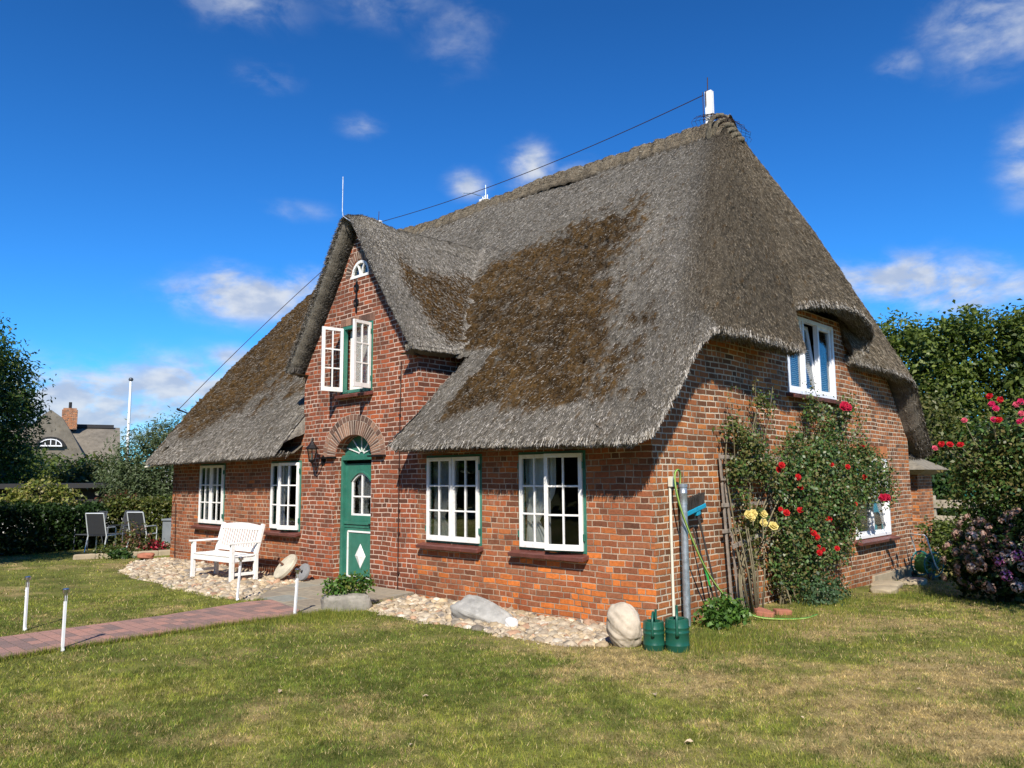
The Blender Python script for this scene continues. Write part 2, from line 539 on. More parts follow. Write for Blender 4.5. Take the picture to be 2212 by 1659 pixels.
B['granite'] = simple('granite_boulder', (0.47, 0.40, 0.31), 0.9, 0.28, 5.0, 0.9, dirt=(0.22, 0.17, 0.12), dirt_amt=0.5, bscale=28.0)
B['slab'] = simple('grey_stone', (0.30, 0.29, 0.265), 0.85, 0.32, 5.5, 0.7, dirt=(0.5, 0.48, 0.44), dirt_amt=0.5, bscale=34.0)
B['trough'] = simple('stone_trough', (0.24, 0.22, 0.185), 0.92, 0.35, 7.0, 0.9, dirt=(0.11, 0.12, 0.07), dirt_amt=0.5, bscale=40.0)
B['mill'] = simple('pale_millstone', (0.47, 0.43, 0.33), 0.92, 0.2, 7.0, 0.7, dirt=(0.28, 0.25, 0.19), dirt_amt=0.5)
B['mill2'] = simple('grey_millstone', (0.20, 0.20, 0.20), 0.92, 0.25, 7.0, 0.7)
B['kerb'] = simple('pale_kerb_stone', (0.34, 0.28, 0.19), 0.92, 0.2, 4.0, 0.5)
B['redstone'] = simple('red_clay', (0.33, 0.125, 0.075), 0.9, 0.25, 8.0, 0.5)
B['soil'] = simple('soil', (0.085, 0.060, 0.042), 0.95, 0.35, 9.0, 0.9)
B['maroon'] = simple('maroon_paint', (0.13, 0.018, 0.020), 0.5, 0.1, 4.0, 0.0)
B['winglass'] = None


def glass_mat(name, tint=(0.93, 0.95, 0.95), refl=1.45):
    m, N, out = mat_new(name)
    fr = N.n('ShaderNodeFresnel'); fr.inputs['IOR'].default_value = refl
    p = N.n('ShaderNodeTexCoord').outputs['Object']
    nb = N.bump(N.noise(p, 3.0, 2.0, 0.5), 0.05, 0.02)
    N.set(fr.inputs['Normal'], nb)
    tr = N.n('ShaderNodeBsdfTransparent'); N.set(tr.inputs[0], tint)
    gl = N.n('ShaderNodeBsdfGlossy'); gl.inputs['Roughness'].default_value = 0.015
    N.set(gl.inputs['Normal'], nb)
    mx = N.n('ShaderNodeMixShader')
    N.set(mx.inputs[0], N.m('MULTIPLY', fr.outputs[0], 0.75, clamp=True))
    N.t.links.new(tr.outputs[0], mx.inputs[1]); N.t.links.new(gl.outputs[0], mx.inputs[2])
    N.t.links.new(mx.outputs[0], out.inputs[0])
    return m


B['glass'] = glass_mat('window_glass')
B['glass_old'] = glass_mat('dark_glass', (0.75, 0.80, 0.78), 1.5)


def leaf_mat(name, trans=0.30, rough=0.45, spec=0.35):
    m, N, out = mat_new(name)
    c = N.n('ShaderNodeAttribute', attribute_name='Col').outputs['Color']
    b = principled(N, None, c, rough, None, 0, spec)
    tl = N.n('ShaderNodeBsdfTranslucent')
    N.set(tl.inputs[0], N.mix(1.0, c, (1.5, 1.7, 0.7), 'MULTIPLY'))
    mx = N.n('ShaderNodeMixShader'); mx.inputs[0].default_value = trans
    N.t.links.new(b.outputs[0], mx.inputs[1]); N.t.links.new(tl.outputs[0], mx.inputs[2])
    N.t.links.new(mx.outputs[0], out.inputs[0])
    return m


B['leaf'] = leaf_mat('foliage')
B['rose_leaf'] = leaf_mat('glossy_foliage', 0.22, 0.42, 0.4)
B['petal'] = leaf_mat('petals', 0.25, 0.6, 0.2)
B['grassblade'] = leaf_mat('grass_blades', 0.30, 0.6, 0.2)


def col_mat(name, rough=0.9, fine=40.0, amp=0.42, bump=0.6, bd=0.01, stretch=None, spec=0.2):
    m, N, out = mat_new(name)
    c = N.n('ShaderNodeAttribute', attribute_name='Col').outputs['Color']
    p = N.n('ShaderNodeTexCoord').outputs['Object']
    if stretch: p = N.vm('MULTIPLY', p, stretch)
    n1 = N.noise(p, fine, 5.0, 0.7)
    c = N.mix(1.0, c, N.ramp(n1, [(0.28, (1-amp,)*3), (0.5, (1, 1, 1)), (0.72, (1+amp,)*3)]), 'MULTIPLY')
    principled(N, out, c, rough, N.bump(n1, bump, bd), 0, spec)
    return m


B['thatch'] = col_mat('thatch', 0.92, 38.0, 0.5, 0.9, 0.02)
B['reed'] = col_mat('reed_tips', 0.8, 60.0, 0.2, 0.0)
B['ground'] = col_mat('lawn_ground', 0.95, 30.0, 0.45, 0.8, 0.02)
B['pebble'] = col_mat('pebbles', 0.75, 35.0, 0.25, 0.3, 0.004)


def paver_mat():
    m, N, out = mat_new('brick_paving')
    p = N.n('ShaderNodeTexCoord').outputs['Object']
    x, y, z = N.sep(p)
    w, h = 0.205, 0.125
    row = N.m('FLOOR', N.m('DIVIDE', N.m('ADD', y, 40.0), h)); fv = N.m('FRACT', N.m('DIVIDE', N.m('ADD', y, 40.0), h))
    ux = N.m('ADD', N.m('DIVIDE', N.m('ADD', x, 40.0), w), N.m('MULTIPLY', N.white(N.comb(row, 1.0, 1.0)), 1.0))
    cl_ = N.m('FLOOR', ux); fu = N.m('FRACT', ux)
    e = N.m('MINIMUM', N.m('MULTIPLY', N.m('MINIMUM', fu, N.m('SUBTRACT', 1.0, fu)), w), N.m('MULTIPLY', N.m('MINIMUM', fv, N.m('SUBTRACT', 1.0, fv)), h))
    r = N.white(N.comb(cl_, row, 2.0))
    lf = N.noise(p, 1.4, 2.0, 0.5)
    c = N.ramp(N.m('ADD', N.m('MULTIPLY', r, 0.7), N.m('MULTIPLY', lf, 0.3)), [(0.1, (0.19, 0.135, 0.12)), (0.45, (0.29, 0.175, 0.145)), (0.75, (0.37, 0.205, 0.16)), (1, (0.43, 0.21, 0.155))])
    g = N.noise(p, 70.0, 3.0, 0.6)
    c = N.mix(1.0, c, N.ramp(g, [(0.3, (0.75,)*3), (0.7, (1.25,)*3)]), 'MULTIPLY')
    c = N.mix(N.smooth(e, 0.001, 0.005), (0.13, 0.10, 0.075), c)
    principled(N, out, c, 0.85, N.bump(N.m('ADD', N.smooth(e, 0.0, 0.006), N.m('MULTIPLY', g, 0.3)), 0.5, 0.006), 0, 0.3)
    return m


def flag_mat():
    m, N, out = mat_new('flagstones')
    p = N.n('ShaderNodeTexCoord').outputs['Object']
    x, y, z = N.sep(p)
    w, h = 0.62, 0.45
    vr = N.m('DIVIDE', N.m('ADD', y, 40.1), h); row = N.m('FLOOR', vr); fv = N.m('FRACT', vr)
    ux = N.m('ADD', N.m('DIVIDE', N.m('ADD', x, 40.0), w), N.m('MULTIPLY', row, 0.37))
    cl_ = N.m('FLOOR', ux); fu = N.m('FRACT', ux)
    e = N.m('MINIMUM', N.m('MULTIPLY', N.m('MINIMUM', fu, N.m('SUBTRACT', 1.0, fu)), w), N.m('MULTIPLY', N.m('MINIMUM', fv, N.m('SUBTRACT', 1.0, fv)), h))
    r = N.white(N.comb(cl_, row, 2.0))
    c = N.ramp(r, [(0, (0.24, 0.20, 0.15)), (0.5, (0.29, 0.255, 0.19)), (0.8, (0.235, 0.25, 0.225)), (1, (0.33, 0.26, 0.18))])
    g = N.noise(p, 14.0, 5.0, 0.65)
    c = N.mix(1.0, c, N.ramp(g, [(0.3, (0.75,)*3), (0.7, (1.2,)*3)]), 'MULTIPLY')
    c = N.mix(N.smooth(e, 0.006, 0.014), (0.40, 0.33, 0.22), c)
    principled(N, out, c, 0.8, N.bump(g, 0.4, 0.006), 0, 0.3)
    return m


B['paver'] = paver_mat()
B['flag'] = flag_mat()

# ------------------------------------------------------------------ the lawn: one sheet out to the horizon
def gz(x, y):
    x = np.asarray(x, float); y = np.asarray(y, float)
    d = np.hypot(x+3, y-2)
    return -0.135-0.22*sstep(y, 1.0, 9.0)*sstep(x, -3.0, 0.2)+0.03*(fbm(x*.5, y*.5, 3, 3)-.5)*sstep(d, 6, 9)


def dryness(x, y):
    n = 0.42*fbm(x*.62+3, y*.62, 21, 4, .55)+0.33*fbm(x*2.0, y*2.0, 22, 3, .6)+0.25*fbm(x*6.5, y*6.5, 24, 3, .6)
    bias = -0.045*sstep(-x, -1.5, 1.5)+0.02*sstep(x, 1, 3)+0.10*np.exp(-(((x-.3)/1.2)**2+((y+1.2)/.7)**2))+0.07*np.exp(-(((x-2.8)/1.6)**2+((y+1.2)/1.8)**2)) \
        + 0.05*np.exp(-(((x-1.0)/1.2)**2+((y-1.6)/.9)**2))-0.10*np.exp(-(((x+.8)/1.6)**2+((y+2.6)/.8)**2)) - 0.05*np.exp(-(((x-2.)/2.2)**2+((y-3.6)/1.2)**2))
    return sstep(n+bias, 0.425, 0.66)


def axis(lo, hi, step, far):
    core = list(np.arange(lo, hi+1e-6, step)); s = step; a = hi; b = lo; up = []; dn = []
    while a < far:
        s *= 1.35; a += s; b -= s; up.append(a); dn.append(b)
    return np.array(dn[::-1]+core+up)


def in_poly(x, y, poly):
    inside = np.zeros(len(x), bool)
    n = len(poly)
    for i in range(n):
        x1, y1 = poly[i]; x2, y2 = poly[(i+1) % n]
        c = ((y1 > y) != (y2 > y)) & (x < (x2-x1)*(y-y1)/((y2-y1) if y2 != y1 else 1e-9)+x1)
        inside ^= c
    return inside


PEB_L = [(-13.25, 0.05), (-12.6, -0.9), (-11.0, -1.75), (-9.6, -1.95), (-8.3, -2.02), (-6.7, -2.12), (-5.6, -1.95), (-5.85, -1.75), (-6.2, -1.40), (-6.6, -0.75), (-6.85, 0.0)]
PEB_R = [(-4.30, 0.0), (-4.15, -0.7), (-3.75, -1.25), (-3.3, -1.40), (-2.4, -1.45), (-1.7, -1.33), (-0.95, -1.38), (-0.3, -1.36), (0.0, -1.1), (0.10, -0.5), (0.05, 0.0)]

gx = axis(-19.0, 7.5, .14, 2500); gy = axis(-9.5, 13.0, .14, 2500)
GX, GY = np.meshgrid(gx, gy, indexing='ij')
GZ = gz(GX, GY)+0.012*(fbm(GX*3, GY*3, 5, 2)-.5)
_m = in_poly(GX.ravel(), GY.ravel()+.06, PEB_L) | in_poly(GX.ravel()-.04, GY.ravel()-.06, PEB_R) | in_poly(GX.ravel(), GY.ravel()-.06, PEB_L)
GZ = GZ-.09*_m.reshape(GX.shape)
gv = np.stack([GX, GY, GZ], -1).reshape(-1, 3)
ni, nj = GX.shape
ii, jj = np.meshgrid(np.arange(ni-1), np.arange(nj-1), indexing='ij')
q0 = (ii*nj+jj).ravel()
gf = np.stack([q0, q0+nj, q0+nj+1, q0+1], 1)
dr = dryness(gv[:, 0], gv[:, 1])[:, None]
gt = fbm(gv[:, 0]*1.3+9, gv[:, 1]*1.3, 27, 4, .6)[:, None]
gc = (1-dr)*np.array([.120, .130, .026])*(.55+.95*gt)+dr*np.array([.300, .225, .100])
gc = gc*(0.55+.9*fbm(gv[:, 0]*6, gv[:, 1]*6, 8, 3)[:, None])
o = np_obj('lawn', gv, gf, B['ground'], col=gc, smooth=True)
tag(o, kind='structure')

# path of red pavers and the flagstones before the door
def sheet(name, poly, z, th, mat):
    mb = MB(); mb.prism(poly, th)
    o = mb.build(name, mat, loc=(0, 0, z)); tag(o, kind='structure')
    return o


PATH = [(-5.02, -12.0), (-3.62, -12.0), (-3.80, -7.0), (-3.97, -4.9), (-3.99, -3.2), (-3.86, -2.28), (-4.20, -2.05), (-5.25, -1.85), (-5.35, -2.2), (-5.12, -3.4), (-5.08, -5.2), (-5.02, -8.0)]
sheet('brick_path', PATH, -0.20, 0.098, B['paver'])
FLAG = [(-5.25, -1.843), (-4.20, -2.043), (-3.90, -2.15), (-3.98, -1.50), (-4.30, -0.02), (-6.80, -0.02), (-6.55, -0.8), (-6.1, -1.45), (-5.7, -1.8)]
sheet('flagstones', FLAG, -0.20, 0.094, B['flag'])


BARE = [(-0.35, -1.45), (0.3, -1.5), (0.95, -1.1), (1.1, -0.6), (0.4, -0.2), (0.0, -0.5)]

ROSEBED = [(0.0, 1.2), (0.45, 1.4), (0.6, 3.0), (0.75, 5.0), (0.5, 6.2), (0.25, 8.6), (0.0, 9.2)]
EXCL = [PATH, FLAG, PEB_L, PEB_R, [(-13.0, 0), (0, 0), (0, 9.2), (-13, 9.2)]]


def pebbles(name, poly, n, sd):
    rng = np.random.default_rng(sd)
    xs = [p[0] for p in poly]; ys = [p[1] for p in poly]
    x = rng.uniform(min(xs), max(xs), n*3); y = rng.uniform(min(ys), max(ys), n*3)
    jx = x+rng.normal(0, .06, n*3); jy = y+rng.normal(0, .06, n*3)
    k = in_poly(jx, jy, poly) & (y < -0.04)
    x = x[k][:n]; y = y[k][:n]; n = len(x)
    # template: octahedron subdivided once, pushed to the sphere
    t = [(1, 0, 0), (-1, 0, 0), (0, 1, 0), (0, -1, 0), (0, 0, 1), (0, 0, -1)]
    fs = [(0, 2, 4), (2, 1, 4), (1, 3, 4), (3, 0, 4), (2, 0, 5), (1, 2, 5), (3, 1, 5), (0, 3, 5)]
    V = [Vector(p) for p in t]; F = []
    mid = {}
    def md(a, b):
        key = (min(a, b), max(a, b))
        if key not in mid:
            V.append(((V[a]+V[b])/2).normalized()); mid[key] = len(V)-1
        return mid[key]
    for a, b, c in fs:
        ab, bc, ca = md(a, b), md(b, c), md(c, a)
        F += [(a, ab, ca), (ab, b, bc), (ca, bc, c), (ab, bc, ca)]
    T = np.array([tuple(p) for p in V]); F = np.array(F); m_ = len(T)
    s = rng.gamma(4.0, .0085, n)+.012
    s = np.clip(s, .018, .085)
    S = np.stack([s*rng.uniform(.9, 1.5, n), s*rng.uniform(.75, 1.1, n), s*rng.uniform(.5, .8, n)], 1)
    th = rng.uniform(0, 6.28, n); c, s_ = np.cos(th), np.sin(th)
    P = T[None]*S[:, None]*(1+rng.normal(0, .07, (n, m_, 1)))
    tilt = rng.normal(0, .3, n)
    Pz = P[..., 2]*np.cos(tilt)[:, None]+P[..., 0]*np.sin(tilt)[:, None]
    Px = P[..., 0]*np.cos(tilt)[:, None]-P[..., 2]*np.sin(tilt)[:, None]
    X = Px*c[:, None]-P[..., 1]*s_[:, None]+x[:, None]
    Y = Px*s_[:, None]+P[..., 1]*c[:, None]+y[:, None]
    base = -0.160-0.012*sstep(y, -1.2, -.2)+rng.uniform(-.02, .015, n)
    Z = Pz+base[:, None]
    v = np.stack([X, Y, Z], -1).reshape(-1, 3)
    f = (F[None]+(np.arange(n)*m_)[:, None, None]).reshape(-1, 3)
    pal = np.array([[.50, .42, .31], [.56, .50, .42], [.42, .37, .31], [.50, .44, .36], [.58, .53, .45], [.30, .28, .26], [.46, .31, .23], [.22, .21, .21], [.62, .60, .56]])
    pr = np.array([.2, .2, .12, .16, .12, .07, .06, .03, .04])
    ci = rng.choice(len(pal), n, p=pr)
    cc = pal[ci]*rng.uniform(.55, .95, (n, 1))*np.array([1.06, .98, .84])
    o = np_obj(name, v, f, B['pebble'], col=np.repeat(cc, m_, 0), smooth=True)
    tag(o, kind='stuff')
    o['label'] = 'pale rounded cobbles along the foot of the brick wall'
    o['category'] = 'cobbles'


for nm, poly in (('gravel_bed', PEB_L), ('gravel_bed', PEB_R)):
    mb = MB(); mb.prism(poly, 0.06)
    o = mb.build(nm, B['soil'], loc=(0, 0, -0.235)); tag(o, kind='structure')
pebbles('cobbles', PEB_L, 5200, 1)
pebbles('cobbles', PEB_R, 2900, 2)

# ------------------------------------------------------------------ THE COTTAGE
cottage = thing('thatched_cottage', 'red brick cottage with a mossy thatched roof and a front gable over its green door', 'cottage')
RIDGE_Y, RIDGE_Z = 4.6, 7.85
L0 = -13.0            # left end
GX0, GX1, GXC = -7.52, -4.27, -5.90   # gable wall
SLOPE = 1.1456


def wall(name, breaks, ztop, zbot, holes, plane, mat, depth=.16, parent=cottage, back=0.0):
    """wall in columns; holes = (a0, a1, lo(a), hi(a)); plane 'front' (a = x) or 'side' (a = y)"""
    P = (lambda a, z, d: (a, back+d, z)) if plane == 'front' else (lambda a, z, d: (back-d, a, z))
    xs = set(round(b, 4) for b in breaks)
    for (a0, a1, lo, hi, n) in holes:
        for k in range(n+1): xs.add(round(a0+(a1-a0)*k/n, 4))
    xs = sorted(xs)
    mb = MB()
    for xa, xb in zip(xs[:-1], xs[1:]):
        xm = (xa+xb)/2
        segs = [(zbot, zbot)]; cur = (zbot, zbot)
        hs_ = sorted([h for h in holes if h[0] < xm < h[1]], key=lambda h: h[2](xm))
        for h in hs_:
            t = (h[2](xa), h[2](xb))
            if t[0]-cur[0] > 1e-4 or t[1]-cur[1] > 1e-4:
                mb.add([P(xa, cur[0], 0), P(xb, cur[1], 0), P(xb, t[1], 0), P(xa, t[0], 0)], [(0, 1, 2, 3)])
            u = (h[3](xa), h[3](xb))
            # soffit and sill of the reveal
            mb.add([P(xa, u[0], 0), P(xb, u[1], 0), P(xb, u[1], depth), P(xa, u[0], depth)], [(0, 1, 2, 3)])
            mb.add([P(xa, t[0], 0), P(xb, t[1], 0), P(xb, t[1], depth), P(xa, t[0], depth)], [(3, 2, 1, 0)])
            cur = u
        t = (ztop(xa), ztop(xb))
        mb.add([P(xa, cur[0], 0), P(xb, cur[1], 0), P(xb, t[1], 0), P(xa, t[0], 0)], [(0, 1, 2, 3)])
    for (a0, a1, lo, hi, n) in holes:
        for a, s in ((a0, 1), (a1, -1)):
            if hi(a)-lo(a) > 1e-3:
                q = (0, 1, 2, 3) if s < 0 else (3, 2, 1, 0)
                mb.add([P(a, lo(a), 0), P(a, lo(a), depth), P(a, hi(a), depth), P(a, hi(a), 0)], [q])
    return mb.build(name, mat, parent, uvmode=True)


C_ = lambda k: (lambda a: k)
WZ0, WZ1 = 0.655, 1.94
W1 = (-11.62, -10.48); W2 = (-8.62, -7.56); W3 = (-4.05, -2.85); W4 = (-2.14, -0.99)
rect = lambda a0, a1, z0, z1: (a0, a1, C_(z0), C_(z1), 1)
DC, DHW = -5.97, 0.52     # door opening
SPR = 1.98
arch_in = lambda a: SPR+0.36*math.sqrt(max(0.0, 1-((a-DC)/DHW)**2))
wall('front_wall', [L0, GX0], C_(2.45), -0.4, [rect(*W1, WZ0, WZ1), rect(*W2, WZ0, WZ1)], 'front', B['front'])
wall('front_wall', [GX1, 0.0], C_(2.45), -0.4, [rect(*W3, WZ0, WZ1), rect(*W4, WZ0, WZ1)], 'front', B['front'])
GAP = 5.93
gtop = lambda a: min(3.70+1.0*0, 9) if False else 3.70+(GAP-3.70)*max(0.0, 1-abs(a-GXC)/(GX1-GXC if a > GXC else GXC-GX0))
GW = (-6.33, -5.45, 3.06, 4.24)
LUN = (-6.13, -5.59)
lun_c = (LUN[0]+LUN[1])/2; lun_r = (LUN[1]-LUN[0])/2
wall('gable_wall', [GX0, GXC, GX1], gtop, -0.4,
     [(DC-DHW, DC+DHW, C_(-0.3), arch_in, 18), rect(*GW), (LUN[0], LUN[1], C_(5.06), lambda a: 5.06+0.02+0.29*math.sqrt(max(0, 1-((a-lun_c)/lun_r)**2)), 14)],
     'front', B['gable'], depth=.22)
# cheeks of the gable above the main roof
for xc, s in ((GX1, 1), (GX0, -1)):
    mb = MB()
    f = [(0, 1, 2, 3)] if s > 0 else [(3, 2, 1, 0)]
    mb.add([(xc, 0, 1.9), (xc, 1.8, 1.9), (xc, 1.8, 3.72), (xc, 0, 3.70)], f)
    mb.build('gable_cheek', B['gable'], cottage, uvmode=True)


def side_top(y):
    e = min(2.30+SLOPE*y, 2.30+SLOPE*(9.2-y))
    if 3.1 < y < 6.7: return min(e, 4.25)
    return min(e, 3.62)


UW = (3.76, 5.62, 2.87, 4.12); LW = (6.15, 7.90, 0.50, 1.90)
ys = list(np.linspace(0, 1.2, 4))+[3.09, 3.11, 6.69, 6.71]+list(np.linspace(8.0, 9.2, 4))
wall('side_wall', ys, side_top, -0.6, [rect(*UW), rect(*LW)], 'side', B['side'])
mb = MB()
mb.add([(L0, 9.2, -.6), (0, 9.2, -.6), (0, 9.2, 2.4), (L0, 9.2, 2.4)], [(3, 2, 1, 0)])
mb.build('rear_wall', B['front'], cottage, uvmode=True)
mb = MB()
mb.add([(L0, 0, -.4), (L0, 9.2, -.4), (L0, 9.2, 2.35), (L0, 7.9, 3.6), (L0, 1.2, 3.6), (L0, 0, 2.35)], [(5, 4, 3, 2, 1, 0)])
mb.build('end_wall', B['front'], cottage, uvmode=True)
# floors inside, so that the rooms are dark
mb = MB()
mb.box((-6.5, 4.6, -0.2), (12.8, 9.0, 0.04)); mb.box((-6.5, 4.7, 2.42), (12.6, 8.6, 0.06))
mb.box((-6.5, 2.6, 1.1), (12.6, 0.08, 2.5)); mb.box((-2.4, 5.8, 1.1), (.08, 6.2, 2.5)); mb.box((-2.0, 5, 3.4), (0.08, 5, 1.9))
mb.build('interior_floor', B['room'], cottage)
# old stone footing at the foot of the side wall
mb = MB(); mb.box((0.012, 8.0, -0.34), (0.05, 2.4, 0.36)); mb.build('footing', B['kerb'], cottage, bevel=.01)


# ------------------------------------------------------------------ arches and lintels in real bricks
def arch_ring(name, cx, cz, a_in, b_in, a_out, b_out, n, mat, t0=0.0, t1=math.pi, y0=-.008, y1=.03):
    mb = MB()
    gap = 0.016
    for k in range(n):
        ta = t0+(t1-t0)*k/n; tb = t0+(t1-t0)*(k+1)/n
        d = gap/((a_in+b_in)/2)/2
        ta += d; tb -= d
        jit = random.uniform(-.004, .004)
        pts = []
        for (t, a, b) in ((ta, a_in, b_in), (tb, a_in, b_in), (tb, a_out, b_out), (ta, a_out, b_out)):
            pts.append((cx+a*math.cos(t), cz+b*math.sin(t)))
        vs = [(x, y0+jit, z) for x, z in pts]+[(x, y1, z) for x, z in pts]
        mb.add(vs, [(0, 1, 2, 3), (7, 6, 5, 4), (0, 4, 5, 1), (1, 5, 6, 2), (2, 6, 7, 3), (3, 7, 4, 0)])
    o = mb.build(name, mat, cottage)
    mb = MB(); vs = []; fs = []
    N_ = 40
    for k in range(N_+1):
        t = t0+(t1-t0)*k/N_
        vs += [(cx+a_in*math.cos(t), -.003, cz+b_in*math.sin(t)), (cx+(a_out+.008)*math.cos(t), -.003, cz+(b_out+.008)*math.sin(t))]
    for k in range(N_): fs.append((2*k, 2*k+1, 2*k+3, 2*k+2))
    mb.add(vs, fs); mb.build(name.replace('arch', 'arch_joint'), B['mortar'], o)
    return o


arch_ring('door_arch', DC, SPR, .525, .365, .775, .60, 34, B['arch'])
arch_ring('door_arch_rim', DC, SPR, .785, .61, .895, .705, 24, B['arch'])
arch_ring('lunette_arch', lun_c, 5.09, lun_r+.005, .295, lun_r+.14, .43, 19, B['arch'])


def soldier(name, a0, a1, z0, z1, plane, n, mat):
    mb = MB(); w = (a1-a0)/n
    for k in range(n):
        a = a0+(k+.5)*w; j = random.uniform(-.003, .003)
        if plane == 'front': mb.box((a, .011+j, (z0+z1)/2), (w-.010, .04, z1-z0))
        else: mb.box((-.011+j, a, (z0+z1)/2), (.04, w-.010, z1-z0))
    o = mb.build(name, mat, cottage)
    return o


soldier('window_lintel', GW[0]-.06, GW[1]+.06, GW[3]+.005, GW[3]+.13, 'front', 13, B['arch'])
soldier('window_lintel', LW[0]-.05, LW[1]+.05, LW[3]+.01, LW[3]+.235, 'side', 24, B['lintel'])
# impost shelves at the springing of the door arch
for s_ in (-1, 1):
    mb = MB(); mb.box((DC+s_*(DHW+.19), -.035, SPR-.012), (.40, .09, .028)); mb.build('arch_shelf', B['iron'], cottage)


# ------------------------------------------------------------------ windows
def wplace(plane, a, z, dep=0.0):
    return ((a, dep, z), 0.0) if plane == 'front' else ((-dep, a, z), math.pi/2)


def frame_mb(w, h, t, d, y0):
    mb = MB()
    mb.box((t/2, y0+d/2, h/2), (t, d, h)); mb.box((w-t/2, y0+d/2, h/2), (t, d, h))
    mb.box((w/2, y0+d/2, t/2), (w-2*t, d, t)); mb.box((w/2, y0+d/2, h-t/2), (w-2*t, d, t))
    return mb


def casement_mb(w, h, nx, nz, st=.052, mt=.024, d=.038, sgn=1, bot=.075):
    """leaf with its hinge at x = 0, reaching to sgn*w"""
    mb = MB()
    X = lambda x: sgn*x
    mb.box((X(st/2), 0, h/2), (st, d, h)); mb.box((X(w-st/2), 0, h/2), (st, d, h))
    mb.box((X(w/2), 0, bot/2), (w-2*st, d, bot)); mb.box((X(w/2), 0, h-st/2), (w-2*st, d, st))
    iw = w-2*st; ih = h-bot-st
    for k in range(1, nx): mb.box((X(st+iw*k/nx), 0, bot+ih/2), (mt, d*.72, ih))
    for k in range(1, nz): mb.box((X(w/2), 0, bot+ih*k/nz), (iw, d*.70, mt))
    pane = MB(); pane.box((X(w/2), .004, bot+ih/2), (iw+.01, .004, ih+.01))
    return mb, pane


def curtain_mb(x0, x1, z0, z1, tie=None, amp=.018, n=40):
    mb = MB(); vs = []; fs = []; rows = 14
    for r in range(rows+1):
        v = r/rows; z = z1+(z0-z1)*v
        for k in range(n+1):
            u = k/n
            x = x0+(x1-x0)*u
            if tie is not None:
                pinch = tie[0]; zt = tie[1]
                s_ = math.exp(-((z-zt)/.22)**2)*.55+(.25 if z < zt else 0)
                x = x+(pinch-x)*s_*(.9 if z > zt else .75)
            vs.append((x, amp*math.sin(u*n*.62+.7*math.sin(u*9))+.012*math.sin(u*17+3*v), z))
    for r in range(rows):
        for k in range(n):
            a = r*(n+1)+k
            fs.append((a, a+n+1, a+n+2, a+1))
    mb.add(vs, fs)
    return mb


def cottage_window(plane, a0, a1, z0, z1, open_l=0.0, open_r=0.0, curtains=('l',), sill=True, nx=2, nz=3, label=None):
    w, h = a1-a0, z1-z0
    loc, rz = wplace(plane, a0, z0)
    fm = frame_mb(w, h, .055, .075, -.006)
    win = fm.build('window', B['green'], cottage, bevel=.003, loc=loc, rot=(0, 0, rz))
    if label: win['label'] = label
    t = .040; cw = w/2-t-.006; ch = h-2*t+.012
    for sgn, ang in ((1, open_l), (-1, open_r)):
        mb, pn = casement_mb(cw, ch, nx, nz, sgn=sgn)
        hx = t if sgn > 0 else w-t
        lo = (hx, -.022, t-.008); ro = (0, 0, -sgn*math.radians(ang))
        c_ = mb.build('casement', B['white'], win, bevel=.003, loc=lo, rot=ro)
        pn.build('pane', B['glass'], win, loc=lo, rot=ro)
        for zz in (.16, ch-.16):
            hb = MB(); hb.box((hx-sgn*.012, -.030, t+zz), (.030, .018, .085)); hb.build('hinge', B['green'], win)
    for c in curtains:
        if c == 'l': cm = curtain_mb(.015, w*.50, .02, h-.02, (.05, .42))
        elif c == 'r': cm = curtain_mb(w*.60, w-.02, .02, h-.02, (w-.06, .42))
        else: cm = curtain_mb(.03, w-.03, .02, h-.02)
        cm.build('curtain', B['curtain'], win, smooth=True, loc=(0, .115, 0))
    if sill:
        sm = MB(); n = max(3, round(w/.27)); x0 = -.10; tw = (w+.13)/n
        rt = Matrix.Rotation(math.radians(-14), 3, 'X')
        for k in range(n):
            sm.box((x0+tw*(k+.5), -.035, -.045), (tw-.008, .19, .05), rot=Matrix.Rotation(math.radians(12), 3, 'X'))
        sm.build('sill', B['tile'], win, bevel=.004)
        mm = MB(); mm.box((x0+tw*n/2, -.030, -.050), (tw*n-.05, .165, .044), rot=Matrix.Rotation(math.radians(12), 3, 'X')); mm.build('sill_joint', B['mortar'], win)
        for x in (w*.22, w*.72):
            hk = MB(); hk.tube([(x-.06, -.05, .005), (x+.04, -.055, .008), (x+.06, -.05, .03)], .005, 5); hk.build('window_hook', B['iron'], win)
    return win


cottage_window('front', *W1, WZ0, WZ1, 0, 0, ('l', 'r'))
cottage_window('front', *W2, WZ0, WZ1, 0, 17, ('l',))
cottage_window('front', *W3, WZ0, WZ1, 0, 0, ('l',))
cottage_window('front', *W4, WZ0, WZ1, 0, 15, ('l',))
cottage_window('front', GW[0], GW[1], GW[2], GW[3], 97, 99, (), label='gable window with both casements wide open')
# white inner sash seen behind the open gable casements
mb = MB(); mb.box((GW[0]+.31, .13, (GW[2]+GW[3])/2), (.50, .02, GW[3]-GW[2]-.12)); mb.build('inner_curtain', B['curtain'], cottage)


